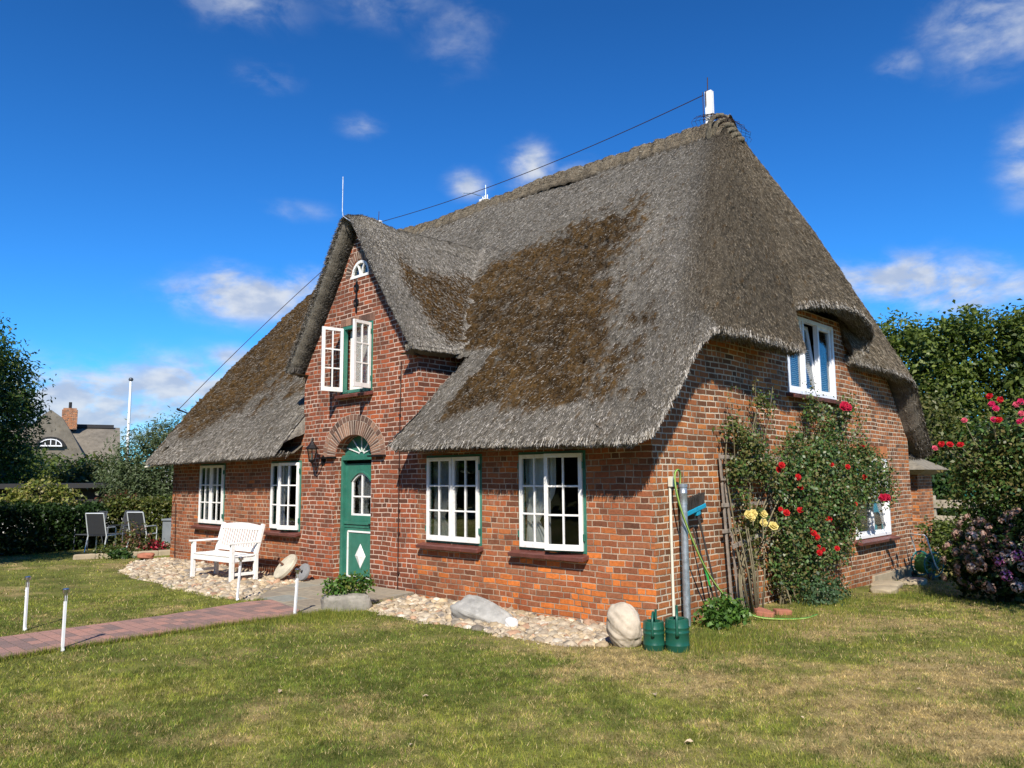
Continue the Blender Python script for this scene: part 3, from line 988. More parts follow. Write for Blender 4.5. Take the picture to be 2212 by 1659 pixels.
def upvc_window(a0, a1, z0, z1, nsash, tilts, blind):
    w, h = a1-a0, z1-z0
    loc, rz = wplace('side', a0, z0)
    fm = frame_mb(w, h, .06, .08, -.012)
    sw = (w-.12)/nsash
    for k in range(1, nsash): fm.box((.06+sw*k, .028, h/2), (.05, .078, h-.12))
    win = fm.build('window', B['upvc'], cottage, bevel=.004, loc=loc, rot=(0, 0, rz))
    for k in range(nsash):
        mb = frame_mb(sw-.03, h-.10, .065, .055, 0)
        lo = (.06+sw*k+.015, .012, .05); ro = (-math.radians(tilts[k]), 0, 0)
        s_ = mb.build('sash', B['upvc'], win, bevel=.004, loc=lo, rot=ro)
        pn = MB(); pn.box(((sw-.03)/2, .028, (h-.10)/2), (sw-.15, .004, h-.22)); pn.build('pane', B['glass'], win, loc=lo, rot=ro)
        if blind[k]:
            bm_ = MB(); zt = blind[k]*h
            for i in range(int(zt/.032)):
                bm_.box((.06+sw*(k+.5), .115, .07+i*.032), (sw-.04, .026, .006), rot=Matrix.Rotation(math.radians(38), 3, 'X'))
            bm_.build('blind', B['blind'], win)
    sm = MB(); n = 8; tw = (w+.18)/n
    rx = Matrix.Rotation(math.radians(12), 3, 'X')
    for k in range(n): sm.box((-.09+tw*(k+.5), -.045, -.05), (tw-.007, .19, .05), rot=rx)
    sm.build('sill', B['tile'], win, bevel=.004)
    return win


upvc_window(*UW, 3, (0, 7, 0), (.95, .6, .45))
upvc_window(*LW, 2, (0, 6), (0, 0))
for x0 in (.1, .95):
    cm = curtain_mb(x0, x0+.55, .05, LW[3]-LW[2]-.05); cm.build('curtain', B['curtain'], cottage, smooth=True, loc=(-.25, LW[0], LW[2]), rot=(0, 0, math.pi/2))

# lunette in the gable
mb = MB()
N_ = 14; z0 = 5.075
for k in range(N_):
    t1, t2 = math.pi*k/N_, math.pi*(k+1)/N_
    mb.bar((lun_c+(lun_r-.025)*math.cos(t1), .03, z0+.26*math.sin(t1)), (lun_c+(lun_r-.025)*math.cos(t2), .03, z0+.26*math.sin(t2)), .05, .04, (0, 1, 0))
mb.box((lun_c, .025, z0+.0), (2*lun_r-.01, .07, .045))
for s in (-1, 1):
    pts = [(lun_c+s*(.02+.085*(k/6)**1.6), .03, z0+.02+.21*k/6) for k in range(7)]
    for a, b in zip(pts[:-1], pts[1:]): mb.bar(a, b, .024, .03, (0, 1, 0))
lun = mb.build('lunette_window', B['white'], cottage)
mb = MB(); mb.prism([(lun_c+(lun_r-.01)*math.cos(math.pi*k/16), z0+.27*math.sin(math.pi*k/16)) for k in range(17)], .004)
o = mb.build('pane', B['glass_old'], lun, loc=(0, .045, 0), rot=(math.pi/2, 0, 0))
# iron tie plate
mb = MB(); ax = -5.93
mb.box((ax, -.012, 4.72), (.035, .02, .55))
for z in (4.86, 4.60):
    for s in (-1, 1):
        mb.tube([(ax, -.015, z-.05), (ax+s*.055, -.02, z-.01), (ax+s*.06, -.02, z+.05), (ax+s*.02, -.015, z+.08)], .012, 6)
mb.tube([(ax, -.01, 4.98), (ax, -.02, 5.03)], [.02, .004], 6)
mb.build('wall_tie', B['iron'], cottage)

# ------------------------------------------------------------------ door
DY = 0.185
door = thing('door', None, None); door.parent = cottage
door.location = (DC, DY, -0.13)
for k in ('category',):
    if k in door: del door[k]
H_T = SPR+0.13      # height of the transom above the sill
leafw = 2*DHW-.09
mb = MB()
mb.box((-DHW+.03, -.02, H_T/2), (.06, .09, H_T)); mb.box((DHW-.03, -.02, H_T/2), (.06, .09, H_T))
mb.box((0, -.03, H_T-.02), (2*DHW-.12, .11, .085))
mb.build('frame', B['green'], door, bevel=.005)
mb = MB()
lw = leafw-.03
mb.box((0, .02, .46), (lw, .045, .92)); mb.box((0, .0, .985), (lw, .07, .05)); mb.box((0, .010, .93), (lw, .05, .05))
# upper leaf round the window: two stiles, a shaped top, a bottom rail
mb.box((-lw/2+.085, .02, 1.50), (.17, .045, .98)); mb.box((lw/2-.085, .02, 1.50), (.17, .045, .98))
mb.box((0, .02, 1.06), (lw-.34, .045, .10))
n = 20
for k in range(n):
    x0 = -lw/2+.17+(lw-.34)*k/n; x1 = -lw/2+.17+(lw-.34)*(k+1)/n
    zc = lambda x: 1.70+.15*max(0, math.cos(x/(lw/2-.17)*math.pi/2))**.9
    mb.add([(x0, -.003, zc(x0)), (x1, -.003, zc(x1)), (x1, -.003, 1.99), (x0, -.003, 1.99)], [(0, 1, 2, 3)])
    mb.add([(x0, -.003, zc(x0)), (x1, -.003, zc(x1)), (x1, .045, zc(x1)), (x0, .045, zc(x0))], [(3, 2, 1, 0)])
    mb.bar((x0, -.012, zc(x0)-.004), (x1, -.012, zc(x1)-.004), .032, .03, (0, 1, 0))
mb.build('leaf', B['green'], door, bevel=.003)
mb = MB()
x_ = lw/2-.17
mb.box((-x_+.016, .02, 1.40), (.032, .03, .62)); mb.box((x_-.016, .02, 1.40), (.032, .03, .62)); mb.box((0, .02, 1.125), (2*x_-.06, .03, .032))
mb.box((0, .02, 1.45), (.024, .028, .72)); mb.box((0, .02, 1.43), (2*x_-.06, .026, .024))
for k in range(n):
    x0 = -x_+2*x_*k/n; x1 = -x_+2*x_*(k+1)/n
    mb.bar((x0, .02, zc(x0)-.035), (x1, .02, zc(x1)-.035), .03, .032, (0, 1, 0))
mb.build('window_frame', B['white'], door)
mb = MB(); mb.box((0, .026, 1.46), (2*x_, .004, .78)); mb.build('pane', B['glass'], door)
cm = curtain_mb(-x_+.02, x_*.95, 1.08, 1.86, (-x_+.14, 1.30), .014); cm.build('curtain', B['curtain'], door, smooth=True, loc=(0, .10, 0))
mb = MB()
px, pz0, pz1 = lw/2-.10, .09, .84
for a, b in (((-px, pz0), (px, pz0)), ((px, pz0), (px, pz1)), ((px, pz1), (-px, pz1)), ((-px, pz1), (-px, pz0))):
    mb.bar((a[0], -.006, a[1]), (b[0], -.006, b[1]), .028, .022, (0, 1, 0))
mb.build('panel_moulding', B['white'], door)
mb = MB()
dz, dw, dh = .44, .15, .205
mb.add([(-dw, -.005, dz), (0, -.005, dz-dh), (dw, -.005, dz), (0, -.005, dz+dh), (0, -.055, dz)], [(0, 1, 4), (1, 2, 4), (2, 3, 4), (3, 0, 4)])
mb.build('diamond', B['white'], door)
# fanlight panel with white rays
mb = MB()
fz = H_T+.02
mb.prism([(DHW*.99*math.cos(math.pi*k/20), fz+.35*math.sin(math.pi*k/20)) for k in range(21)], .03)
fan = mb.build('fanlight', B['green'], door, loc=(0, .035, 0), rot=(math.pi/2, 0, 0))
mb = MB()
for k in range(5):
    t = math.radians(22+34*k)
    mb.bar((.07*math.cos(t), -.006, fz+.02+.05*math.sin(t)), ((DHW-.05)*math.cos(t)*.98, -.006, fz+.02+.31*math.sin(t)*.97), .014, .016, (0, 1, 0))
for k in range(8):
    t1 = math.radians(10+20*k); t2 = math.radians(30+20*k)
    mb.bar((.075*math.cos(t1), -.006, fz+.015+.055*math.sin(t1)), (.075*math.cos(t2), -.006, fz+.015+.055*math.sin(t2)), .018, .016, (0, 1, 0))
mb.build('sunburst', B['white'], door)
mb = MB(); mb.tube([(lw/2-.06, -.01, .98), (lw/2-.06, -.06, .98)], .012, 8); mb.tube([(lw/2-.06, -.06, .98), (lw/2-.17, -.06, .975)], .010, 8)
mb.build('handle', B['iron'], door)
mb = MB(); mb.box((0, -.12, -.03), (2*DHW-.02, .34, .06)); mb.build('threshold', B['kerb'], door, bevel=.008)
# backing wall behind the fanlight so that no daylight leaks
mb = MB(); mb.box((DC, .36, 1.2), (1.3, .03, 2.9)); mb.build('interior_wall', B['room'], cottage)

# drain wire on the gable (lightning conductor down to the ground)
mb = MB()
wx_ = -4.69
mb.tube([(wx_+.02, -.02, 3.45), (wx_, -.022, 2.4), (wx_-.01, -.022, 1.0), (wx_-.015, -.022, -.15)], .0075, 6)
for z in (3.2, 2.6, 1.75, 1.1, .75, .15): mb.box((wx_, -.02, z), (.03, .03, .035))
mb.build('lightning_conductor', B['wire'], cottage)
mb = MB()
mb.tube([(-12.75, -.03, 1.1), (-12.72, -.025, .4), (-12.70, -.025, -.1)], .008, 6); mb.tube([(-13.05, .02, .9), (-12.78, -.03, 1.25), (-12.55, -.1, 1.55)], .006, 5)
mb.build('lightning_conductor', B['wire'], cottage)
mb = MB(); mb.tube([(-13.35, -.50, 1.90), (-12.7, -.25, 1.98)], .022, 8); mb.build('gutter_pipe', B['pvc'], cottage)

# ------------------------------------------------------------------ THATCH
REED = np.array([[.16, .14, .115], [.27, .245, .21], [.36, .335, .295], [.44, .41, .365], [.085, .075, .06], [.22, .19, .145]])
MOSS = np.array([[.046, .027, .010], [.064, .036, .011], [.033, .022, .010], [.085, .047, .013], [.025, .018, .010]])


def grid_normals(P):
    du = np.gradient(P, axis=0); dv = np.gradient(P, axis=1)
    n = np.cross(du, dv)
    return n/np.maximum(np.linalg.norm(n, axis=-1, keepdims=True), 1e-9)


def blades(P, N, D, L, W, lift, cols, rng):
    """little reeds: P base, N normal, D direction downhill"""
    n = len(P)
    S = np.cross(D, N); S /= np.maximum(np.linalg.norm(S, axis=1, keepdims=True), 1e-9)
    D2 = D+S*rng.normal(0, .22, (n, 1))+N*(lift[:, None])
    D2 /= np.linalg.norm(D2, axis=1, keepdims=True)
    tw = rng.normal(0, .5, (n, 1))
    S2 = S*np.cos(tw)+N*np.sin(tw)
    b0 = P-D2*(L*.45)[:, None]+N*.004
    tip = P+D2*(L*.55)[:, None]+N*.008
    w = W[:, None]
    v = np.stack([b0-S2*w*.5, b0+S2*w*.5, tip+S2*w*.32, tip-S2*w*.32], 1).reshape(-1, 3)
    f = np.arange(n*4).reshape(n, 4)
    return v, f, np.repeat(cols, 4, 0)


def pick(pal, n, rng, var=.15, p=None):
    return pal[rng.choice(len(pal), n, p=p)]*rng.uniform(1-var, 1+var, (n, 1))


# the line of the lower lip, from the left rear round the front and the right end to the rear right
HX = 0.50
E_ctrl = [  # x, y, z , ridge x, ridge y, verge weight
    (-13.42, 9.60, 2.10, -11.7, 4.72, 0), (-13.45, 9.0, 2.7, -11.75, 4.70, 1), (-13.5, 8.42, 3.40, -11.8, 4.68, 0),
    (-13.6, 4.6, 3.44, -11.85, 4.6, 0),
    (-13.55, .78, 3.40, -11.8, 4.52, 0), (-13.40, .15, 2.75, -11.75, 4.5, 1), (-13.22, -.55, 2.02, -11.7, 4.48, 0),
    (-12.9, -.60, 1.99, -11.65, 4.47, 0), (-10.5, -.58, 2.02, -10.5, 4.46, 0), (-8.2, -.56, 2.05, -8.4, 4.46, 0), (-7.50, -.55, 2.07, -7.5, 4.46, 0),
    (-6, -.55, 2.07, -6, 4.46, 0), (-4.3, -.55, 2.07, -4.3, 4.46, 0), (-2.6, -.56, 2.055, -2.75, 4.46, 0), (-1.2, -.56, 2.035, -1.75, 4.46, 0), (.02, -.56, 2.02, -1.45, 4.47, 0),
    (.33, -.50, 2.05, -1.40, 4.48, .3), (.36, .05, 2.62, -1.36, 4.50, 1), (.37, .55, 3.20, -1.33, 4.53, 1), (.42, .85, 3.42, -1.30, 4.55, .2),
    (.48, 1.4, 3.43, -1.28, 4.57, 0), (.55, 2.4, 3.40, -1.26, 4.58, 0), (.60, 3.12, 3.36, -1.25, 4.585, 0),
    (.42, 3.27, 3.66, -1.25, 4.59, 0), (.22, 3.30, 4.02, -1.25, 4.592, 0), (.36, 3.48, 4.14, -1.25, 4.595, 0), (.50, 3.95, 4.22, -1.25, 4.597, 0), (.56, 4.7, 4.29, -1.25, 4.6, 0),
    (.54, 5.5, 4.29, -1.25, 4.605, 0), (.47, 6.15, 4.19, -1.25, 4.61, 0), (.41, 6.42, 4.00, -1.25, 4.612, 0), (.26, 6.42, 3.78, -1.25, 4.614, 0), (.14, 6.05, 3.60, -1.25, 4.616, 0),
    (.26, 6.55, 3.54, -1.25, 4.618, 0), (.42, 7.2, 3.50, -1.26, 4.62, 0), (.45, 8.2, 3.44, -1.30, 4.65, 0), (.42, 8.55, 3.30, -1.33, 4.67, .6),
    (.37, 9.05, 2.70, -1.36, 4.70, 1), (.33, 9.70, 2.02, -1.40, 4.72, .3), (-.3, 9.78, 2.02, -1.5, 4.73, 0), (-3, 9.78, 2.04, -3, 4.74, 0), (-13.1, 9.78, 2.04, -11.7, 4.74, 0)]
EC = np.array(E_ctrl, float)
seg = np.linalg.norm(np.diff(EC[:, :3], axis=0), axis=1)
cum = np.concatenate([[0], np.cumsum(seg)])
DS = 0.045
# coarse on the hidden left end and rear, fine where it shows
s_lo = cum[4]; s_hi = cum[-3]
sv = np.concatenate([np.arange(0, s_lo, .35), np.arange(s_lo, s_hi, DS), np.arange(s_hi, cum[-1]+.01, .4)])
Ei = np.stack([np.interp(sv, cum, EC[:, k]) for k in range(6)], 1)


def gsmooth(A, s, sig):
    out = np.empty_like(A)
    for i in range(len(A)):
        lo = np.searchsorted(s, s[i]-3*sig); hi = np.searchsorted(s, s[i]+3*sig)
        w = np.exp(-.5*((s[lo:hi]-s[i])/sig)**2)
        w *= np.gradient(s)[lo:hi] if hi-lo > 2 else 1
        out[i] = (A[lo:hi]*w[:, None]).sum(0)/w.sum()
    return out


Es = gsmooth(Ei[:, :3], sv, .085)
Ts = gsmooth(Ei[:, 3:5], sv, .5)
Vw = gsmooth(Ei[:, 5:6], sv, .12)[:, 0]
nS = len(sv)
T3 = np.stack([Ts[:, 0], Ts[:, 1], np.full(nS, RIDGE_Z)], 1)
NV = 150
vv = np.linspace(0, 1, NV)
P = Es[:, None, :]+(T3-Es)[:, None, :]*vv[None, :, None]
Nn = grid_normals(P)
# orientation: pointing out (front faces -y)
if Nn[np.argmin(abs(Es[:, 0]+10)), NV//2, 2] < 0: Nn = -Nn
LEN = np.linalg.norm(T3-Es, axis=1)
DIST = LEN[:, None]*vv[None, :]        # metres up from the lip
SS = np.repeat(sv[:, None], NV, 1)
# soften the hip: average normals there is enough; a gentle belly above the eaves
belly = .10*np.sin(np.pi*np.clip(vv, 0, 1))**1.0
P = P+Nn*belly[None, :, None]*np.ones((nS, 1, 1))


def moss_main(P, DIST):
    x, y, z = P[..., 0], P[..., 1], P[..., 2]
    n = fbm(x*1.1+5, z*1.1, 31, 4, .6)-.5
    front = y < 4.5
    xr = -0.15-(z-2.6)*.52
    edge_cut = (-4.3+.50*(y+.55))
    r = sstep(xr-x+n*1.6, -.55, 1.0)*sstep(DIST+n*.6, .42, .75)*sstep(6.25-z+n*1.6+.25*(x+3.2), 0, .9)*sstep(x-edge_cut-.42+n*.35, 0, .12)*(x > -5.2)
    l = sstep(z-(2.30+(x+12.6)*.23)+n*1.6, -.3, 1.1)*sstep(DIST+n*.6, .30, .6)*(x < -7.0)*sstep(6.2+(-10.6-x)*.6+n-z, 0, .6)
    r = np.where((z > 3.6) & (x > -5.2), sstep(xr-x+n*1.6, -.55, 1.0)*sstep(6.25-z+n*1.6+.25*(x+3.2), 0, .9), r)
    return np.where(front, np.maximum(r, l), 0)*np.ones_like(x)


MM = moss_main(P, DIST)
# relief: fine reed combs + mossy lumps
lump = fbm(SS*7.0, DIST*9.5, 41, 3, .6)
fine = fbm(SS*16.0, DIST*10.0, 42, 3, .6)
wide = fbm(SS*.7, DIST*.7, 43, 2)
disp = (fine-.5)*.065+(wide-.5)*.08+MM*((lump-.45)*.19)
disp *= sstep(vv, 0, .03)[None, :]*.7+.3
P = P+Nn*disp[..., None]
# drop the eaves lip edge into a ragged line
P[:, 0, :] += Nn[:, 0, :]*0
rag = (fbm(sv*9, sv*0+2, 44, 3)-.5)*.05
P[:, 0, 2] += rag
P[:, 1, 2] += rag*.5


def main_z(x, y):
    return 2.07+SLOPE*(y+.55)+.10


# colours of the surface under the reeds
crng = np.random.default_rng(5)
tone = fbm(P[..., 0]*.9+P[..., 1]*.5, P[..., 2]*.9, 51, 4, .55)
speck = fbm(SS*22, DIST*9, 52, 2)
base = (np.array([.045, .039, .030])*(1-speck[..., None])+np.array([.17, .155, .13])*speck[..., None])*(.72+.56*tone[..., None])
hipd = sstep(P[..., 0]-(.1-(P[..., 2]-3.4)*.36), -.25, .35)*(P[..., 1] > .9)          # hip end: browner reed, and its grazing-light shade put into the colour
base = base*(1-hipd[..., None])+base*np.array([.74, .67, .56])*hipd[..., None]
mhue = fbm(P[..., 0]*1.4+P[..., 1], P[..., 2]*1.4, 48, 3)[..., None]
mcol = MOSS[1]*(.25+1.5*lump[..., None])*(.55+.75*mhue)
clump = fbm(SS*3.2, DIST*4.2, 47, 4, .65)
MM = np.clip(MM*np.where(P[..., 0] < -7, 1.55, 1.25)-.12+(clump-.5)*1.5*(MM > .02), 0, 1)
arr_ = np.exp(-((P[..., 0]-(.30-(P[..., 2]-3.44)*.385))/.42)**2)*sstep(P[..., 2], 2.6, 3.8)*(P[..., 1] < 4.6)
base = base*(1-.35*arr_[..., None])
gapm = sstep(MM+(fine-.5)*2.0, .30, .78)
base = base*(1-gapm[..., None])+mcol*gapm[..., None]


PROF0 = [(-1.86, 3.57), (-1.50, 4.06), (-.98, 4.79), (-.50, 5.50), (-.20, 5.95), (0, 6.09), (.20, 5.95), (.50, 5.50), (.98, 4.79), (1.50, 4.06), (1.86, 3.57)]


def cut_mask(P):
    x, y, z = P[..., 0], P[..., 1], P[..., 2]
    right = -4.3+.50*np.clip(y+.55, 0, 1.6)
    left = -7.50+.03*np.clip(y+.55, 0, .6)
    zd = np.interp(x-GXC, [q[0] for q in PROF0], [q[1] for q in PROF0], left=3.5, right=3.5)
    return (y < 2.2) & (x < right) & (x > left) & (z < np.maximum(3.52, zd-.16))


keep_v = ~cut_mask(P)
idx = np.arange(nS*NV).reshape(nS, NV)
# face orientation (u along the eave, v up) chosen so that normals point out
fa = np.stack([idx[:-1, :-1], idx[1:, :-1], idx[1:, 1:], idx[:-1, 1:]], -1)
kf = keep_v[:-1, :-1] | keep_v[1:, :-1] | keep_v[1:, 1:] | keep_v[:-1, 1:]
test = np.cross(P[1, 1]-P[0, 1], P[0, 2]-P[0, 1])
fq = fa[kf].reshape(-1, 4)

# underside: thick cut edge, then back to the wall
inw = np.stack([-np.gradient(Es[:, 1], sv), np.gradient(Es[:, 0], sv)], 1)
cen = np.array([-6.5, 4.6])
dirc = cen[None]-Es[:, :2]
flip = (inw*dirc).sum(1) < 0
# inward = towards the inside of the plan, across the lip
inx = np.zeros((nS, 2))
for i in range(nS):
    x, y = Es[i, 0], Es[i, 1]
    if y < -.3 and x < .1 and x > -13.1: d = (0, 1)
    elif y > 9.5 and x < .1: d = (0, -1)
    elif x > -2: d = (-1, 0)
    else: d = (1, 0)
    inx[i] = d
inx = gsmooth(inx, sv, .12)
inx /= np.linalg.norm(inx, axis=1, keepdims=True)
lip = P[:, 0, :]
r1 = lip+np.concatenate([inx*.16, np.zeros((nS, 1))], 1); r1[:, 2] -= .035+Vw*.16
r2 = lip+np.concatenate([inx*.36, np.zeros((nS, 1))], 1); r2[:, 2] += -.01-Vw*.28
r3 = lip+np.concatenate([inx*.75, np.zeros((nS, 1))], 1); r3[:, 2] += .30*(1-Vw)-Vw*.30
ub = nS*NV
UV_ = np.concatenate([r1, r2, r3], 0)
uidx = np.stack([idx[:, 0], ub+np.arange(nS), ub+nS+np.arange(nS), ub+2*nS+np.arange(nS)], 1)
ku = (keep_v[:-1, 0] & keep_v[1:, 0])
fu = np.stack([uidx[1:, :-1], uidx[:-1, :-1], uidx[:-1, 1:], uidx[1:, 1:]], -1)[ku].reshape(-1, 4)
# cheeks of thatch along the cut beside the gable (right side): a skirt hanging .3 m below the cut line
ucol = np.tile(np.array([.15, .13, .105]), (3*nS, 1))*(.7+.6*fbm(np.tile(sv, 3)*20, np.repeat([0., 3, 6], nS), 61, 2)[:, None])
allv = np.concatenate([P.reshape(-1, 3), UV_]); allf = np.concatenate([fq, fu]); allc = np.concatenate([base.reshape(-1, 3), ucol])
# the skirt
sk_v = []; sk_f = []; sk_c = []
for (xf, ys_, sgn) in ((lambda y: -4.30+.50*np.clip(y+.55, 0, 1.6), np.linspace(-.54, 1.5, 40), 1), (lambda y: -7.50+.03*np.clip(y+.55, 0, .6), np.linspace(-.54, 1.5, 40), -1)):
    b = len(sk_v)
    for y in ys_:
        z = main_z(0, y)-.05; x = float(xf(y))
        dr_ = float(sstep(y, -.52, .12))
        for (dx, dz) in ((.03*sgn, .02), (-.02*sgn*(sgn > 0), -.05*dr_), (-.0*sgn, -.24*dr_), (.16*dr_*(sgn > 0), -.34*dr_)):
            sk_v.append((x+dx+random.uniform(-.008, .008), y, z+dz+random.uniform(-.008, .008))); sk_c.append(np.array([.26, .24, .205])*random.uniform(.6, 1.2))
    for i in range(len(ys_)-1):
        for k in range(3):
            a = b+i*4+k
            sk_f.append((a, a+4, a+5, a+1) if sgn < 0 else (a, a+1, a+5, a+4))
n0 = len(allv)
allv = np.concatenate([allv, np.array(sk_v)]); allf = np.concatenate([allf, np.array(sk_f)+n0]); allc = np.concatenate([allc, np.array(sk_c)])

# reeds over the surface
brng = np.random.default_rng(77)
D3 = (Es-T3)/LEN[:, None]
vis = (sv > s_lo-.5) & (sv < s_hi)
NB = 300000
fi = np.argwhere(kf & vis[:-1, None])
A = np.linalg.norm(np.cross(P[1:, :-1]-P[:-1, :-1], P[:-1, 1:]-P[:-1, :-1]), axis=-1)
wgt = A[fi[:, 0], fi[:, 1]]
sel = fi[brng.choice(len(fi), NB, p=wgt/wgt.sum())]
a_ = brng.random((NB, 1)); b_ = brng.random((NB, 1))
i0, j0 = sel[:, 0], sel[:, 1]
pp = (P[i0, j0]*(1-a_)+P[i0+1, j0]*a_)*(1-b_)+(P[i0, j0+1]*(1-a_)+P[i0+1, j0+1]*a_)*b_
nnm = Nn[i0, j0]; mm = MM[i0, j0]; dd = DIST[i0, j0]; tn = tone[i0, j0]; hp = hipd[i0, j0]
ism = brng.random(NB) < mm*.58
rc = pick(REED, NB, brng, .2)*(.70+.6*tn)[:, None]
rc = rc*(1+.22*(1-sstep(dd, .15, .75)))[:, None]
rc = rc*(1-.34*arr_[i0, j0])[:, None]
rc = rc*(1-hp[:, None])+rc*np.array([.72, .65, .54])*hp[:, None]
cc = np.where(ism[:, None], pick(MOSS, NB, brng, .3)*(.5+1.0*mhue[i0, j0])*(.45+1.1*lump[i0, j0])[:, None], rc)
Lb = brng.uniform(.030, .075, NB)*np.where(ism, .55, 1.0); Wb = brng.uniform(.0032, .0062, NB)*np.where(ism, 2.0, 1.0)
lift = np.abs(brng.normal(.14, .18, NB))+.22*mm
bv1, bf1, bc1 = blades(pp, nnm, D3[i0], Lb, Wb, lift, cc, brng)
# fringe along the lip
NF = 26000
ks = np.where(vis & keep_v[:, 0])[0]; ks = ks[ks < nS-1]
i0 = ks[brng.integers(0, len(ks), NF)]
t_ = brng.random((NF, 1))
pp = P[i0, 0]*(1-t_)+P[i0+1, 0]*t_
back = brng.random((NF, 1))**1.5*.30
pp = pp+np.concatenate([inx[i0]*back, np.zeros((NF, 1))], 1); pp[:, 2] -= (.03*np.minimum(back[:, 0]/.16, 1)+Vw[i0]*.8*back[:, 0])
nnm = Nn[i0, 2]*.6+np.concatenate([-inx[i0], np.zeros((NF, 1))], 1)*.4
dn = D3[i0]+np.array([0, 0, -.25])
dn /= np.linalg.norm(dn, axis=1, keepdims=True)
keepf = ~((pp[:, 0] > -7.5) & (pp[:, 0] < -4.33) & (pp[:, 1] < .3))
cc = pick(REED, NF, brng, .25)*1.15
bv2, bf2, bc2 = blades(pp[keepf], nnm[keepf], dn[keepf], brng.uniform(.06, .15, NF)[keepf], brng.uniform(.005, .010, NF)[keepf], brng.normal(.0, .15, NF)[keepf], cc[keepf], brng)
n0 = len(allv)
allv = np.concatenate([allv, bv1]); allf = np.concatenate([allf, bf1+n0]); allc = np.concatenate([allc, bc1]); n0 = len(allv)
allv = np.concatenate([allv, bv2]); allf = np.concatenate([allf, bf2+n0]); allc = np.concatenate([allc, bc2])
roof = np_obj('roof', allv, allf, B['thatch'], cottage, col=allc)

# ---- roof of the front gable
prof = [(-1.86, 3.57), (-1.74, 3.73), (-1.50, 4.06), (-1.25, 4.40), (-.98, 4.79), (-.72, 5.17), (-.50, 5.50), (-.33, 5.76), (-.20, 5.95), (-.09, 6.06), (0, 6.09)]
prof = prof+[(-x, z) for x, z in prof[-2::-1]]
pr = np.array(prof); sg = np.concatenate([[0], np.cumsum(np.linalg.norm(np.diff(pr, axis=0), axis=1))])
su = np.arange(0, sg[-1], .040); nU = len(su)
px_ = np.interp(su, sg, pr[:, 0]); pz_ = np.interp(su, sg, pr[:, 1])
sm = gsmooth(np.stack([px_, pz_], 1), su, .07); px_, pz_ = sm[:, 0], sm[:, 1]
yy = np.arange(-.27, 4.3, .040); nY = len(yy)
flare = 1+0.02*np.sin(yy*2)
G = np.zeros((nU, nY, 3))
G[..., 0] = GXC+px_[:, None]*(1.0+.05*sstep(yy, -.3, 1.5))[None, :]
G[..., 1] = yy[None, :]
hump = .10*np.exp(-((yy-.12)/.38)**2)
G[..., 2] = pz_[:, None]+hump[None, :]*sstep(pz_, 4.9, 6.0)[:, None]+.06*sstep(yy, .6, 2.5)[None, :]
mz = main_z(G[..., 0], G[..., 1])
dz_ = G[..., 2]-mz
K = .22
blend = np.where(np.abs(dz_) < K, (K-np.abs(dz_))**2/(4*K), 0)
zz = np.maximum(G[..., 2], mz)+blend
keepg = (dz_ > -.20)
# the eaves rows stay free of the main roof
G[..., 2] = np.where(dz_ > -.20, np.where(dz_ > K, G[..., 2], zz), G[..., 2])
Ng = grid_normals(G)
if Ng[nU//2, nY//4, 2] < 0: Ng = -Ng
UU = np.repeat(su[:, None], nY, 1); YY = np.repeat(yy[None], nU, 0)
dRid = np.abs(px_)[:, None]*np.ones((1, nY))
xr_ = px_[:, None]*np.ones((1, nY))
nz_ = fbm(UU*1.2, YY*1.2, 71, 4, .6)-.5
MG = sstep(YY+nz_*.6, .05, .50)*sstep(5.65-G[..., 2]+nz_*.9-.12*YY, 0, .8)*sstep(dz_+nz_*.25, .05, .22)*sstep(G[..., 2]+nz_*.5, 3.62, 3.9)*(xr_ > .1)
MG = np.clip(MG*1.25-.1+(fbm(UU*3.2, YY*4, 77, 4, .65)-.5)*1.3*(MG > .02), 0, 1)
MG = MG+sstep(YY+nz_*.8, .5, .9)*sstep(5.0-G[..., 2]+nz_, 0, .6)*(xr_ < -.1)
lumpg = fbm(UU*6, YY*7, 72, 3, .6); fineg = fbm(UU*10, YY*16, 73, 3, .6)
G = G+Ng*((fineg-.5)*.04+MG*(lumpg-.45)*.11)[..., None]
toneg = fbm(UU*.9, YY*.9, 74, 4, .55); spk = fbm(UU*9, YY*22, 75, 2)
bg_ = (np.array([.045, .039, .030])*(1-spk[..., None])+np.array([.17, .155, .13])*spk[..., None])*(.72+.56*toneg[..., None])
# paler ridge of the gable
rid = sstep(.36-dRid, 0, .06)
bg_ = bg_*(1-.35*rid[..., None])+.35*rid[..., None]*np.array([.26, .235, .18])
mc_ = MOSS[1]*(.6+.9*lumpg[..., None])*np.array([1.15, 1.1, 1.0])
gm_ = sstep(MG+(fineg-.5), .35, .6)
bg_ = bg_*(1-gm_[..., None])+mc_*gm_[..., None]
ig = np.arange(nU*nY).reshape(nU, nY)
kg = keepg[:-1, :-1] & keepg[1:, :-1] & keepg[1:, 1:] & keepg[:-1, 1:]
fg = np.stack([ig[:-1, :-1], ig[:-1, 1:], ig[1:, 1:], ig[1:, :-1]], -1)[kg].reshape(-1, 4)
gv_ = [G.reshape(-1, 3)]; gf_ = [fg]; gcl = [bg_.reshape(-1, 3)]
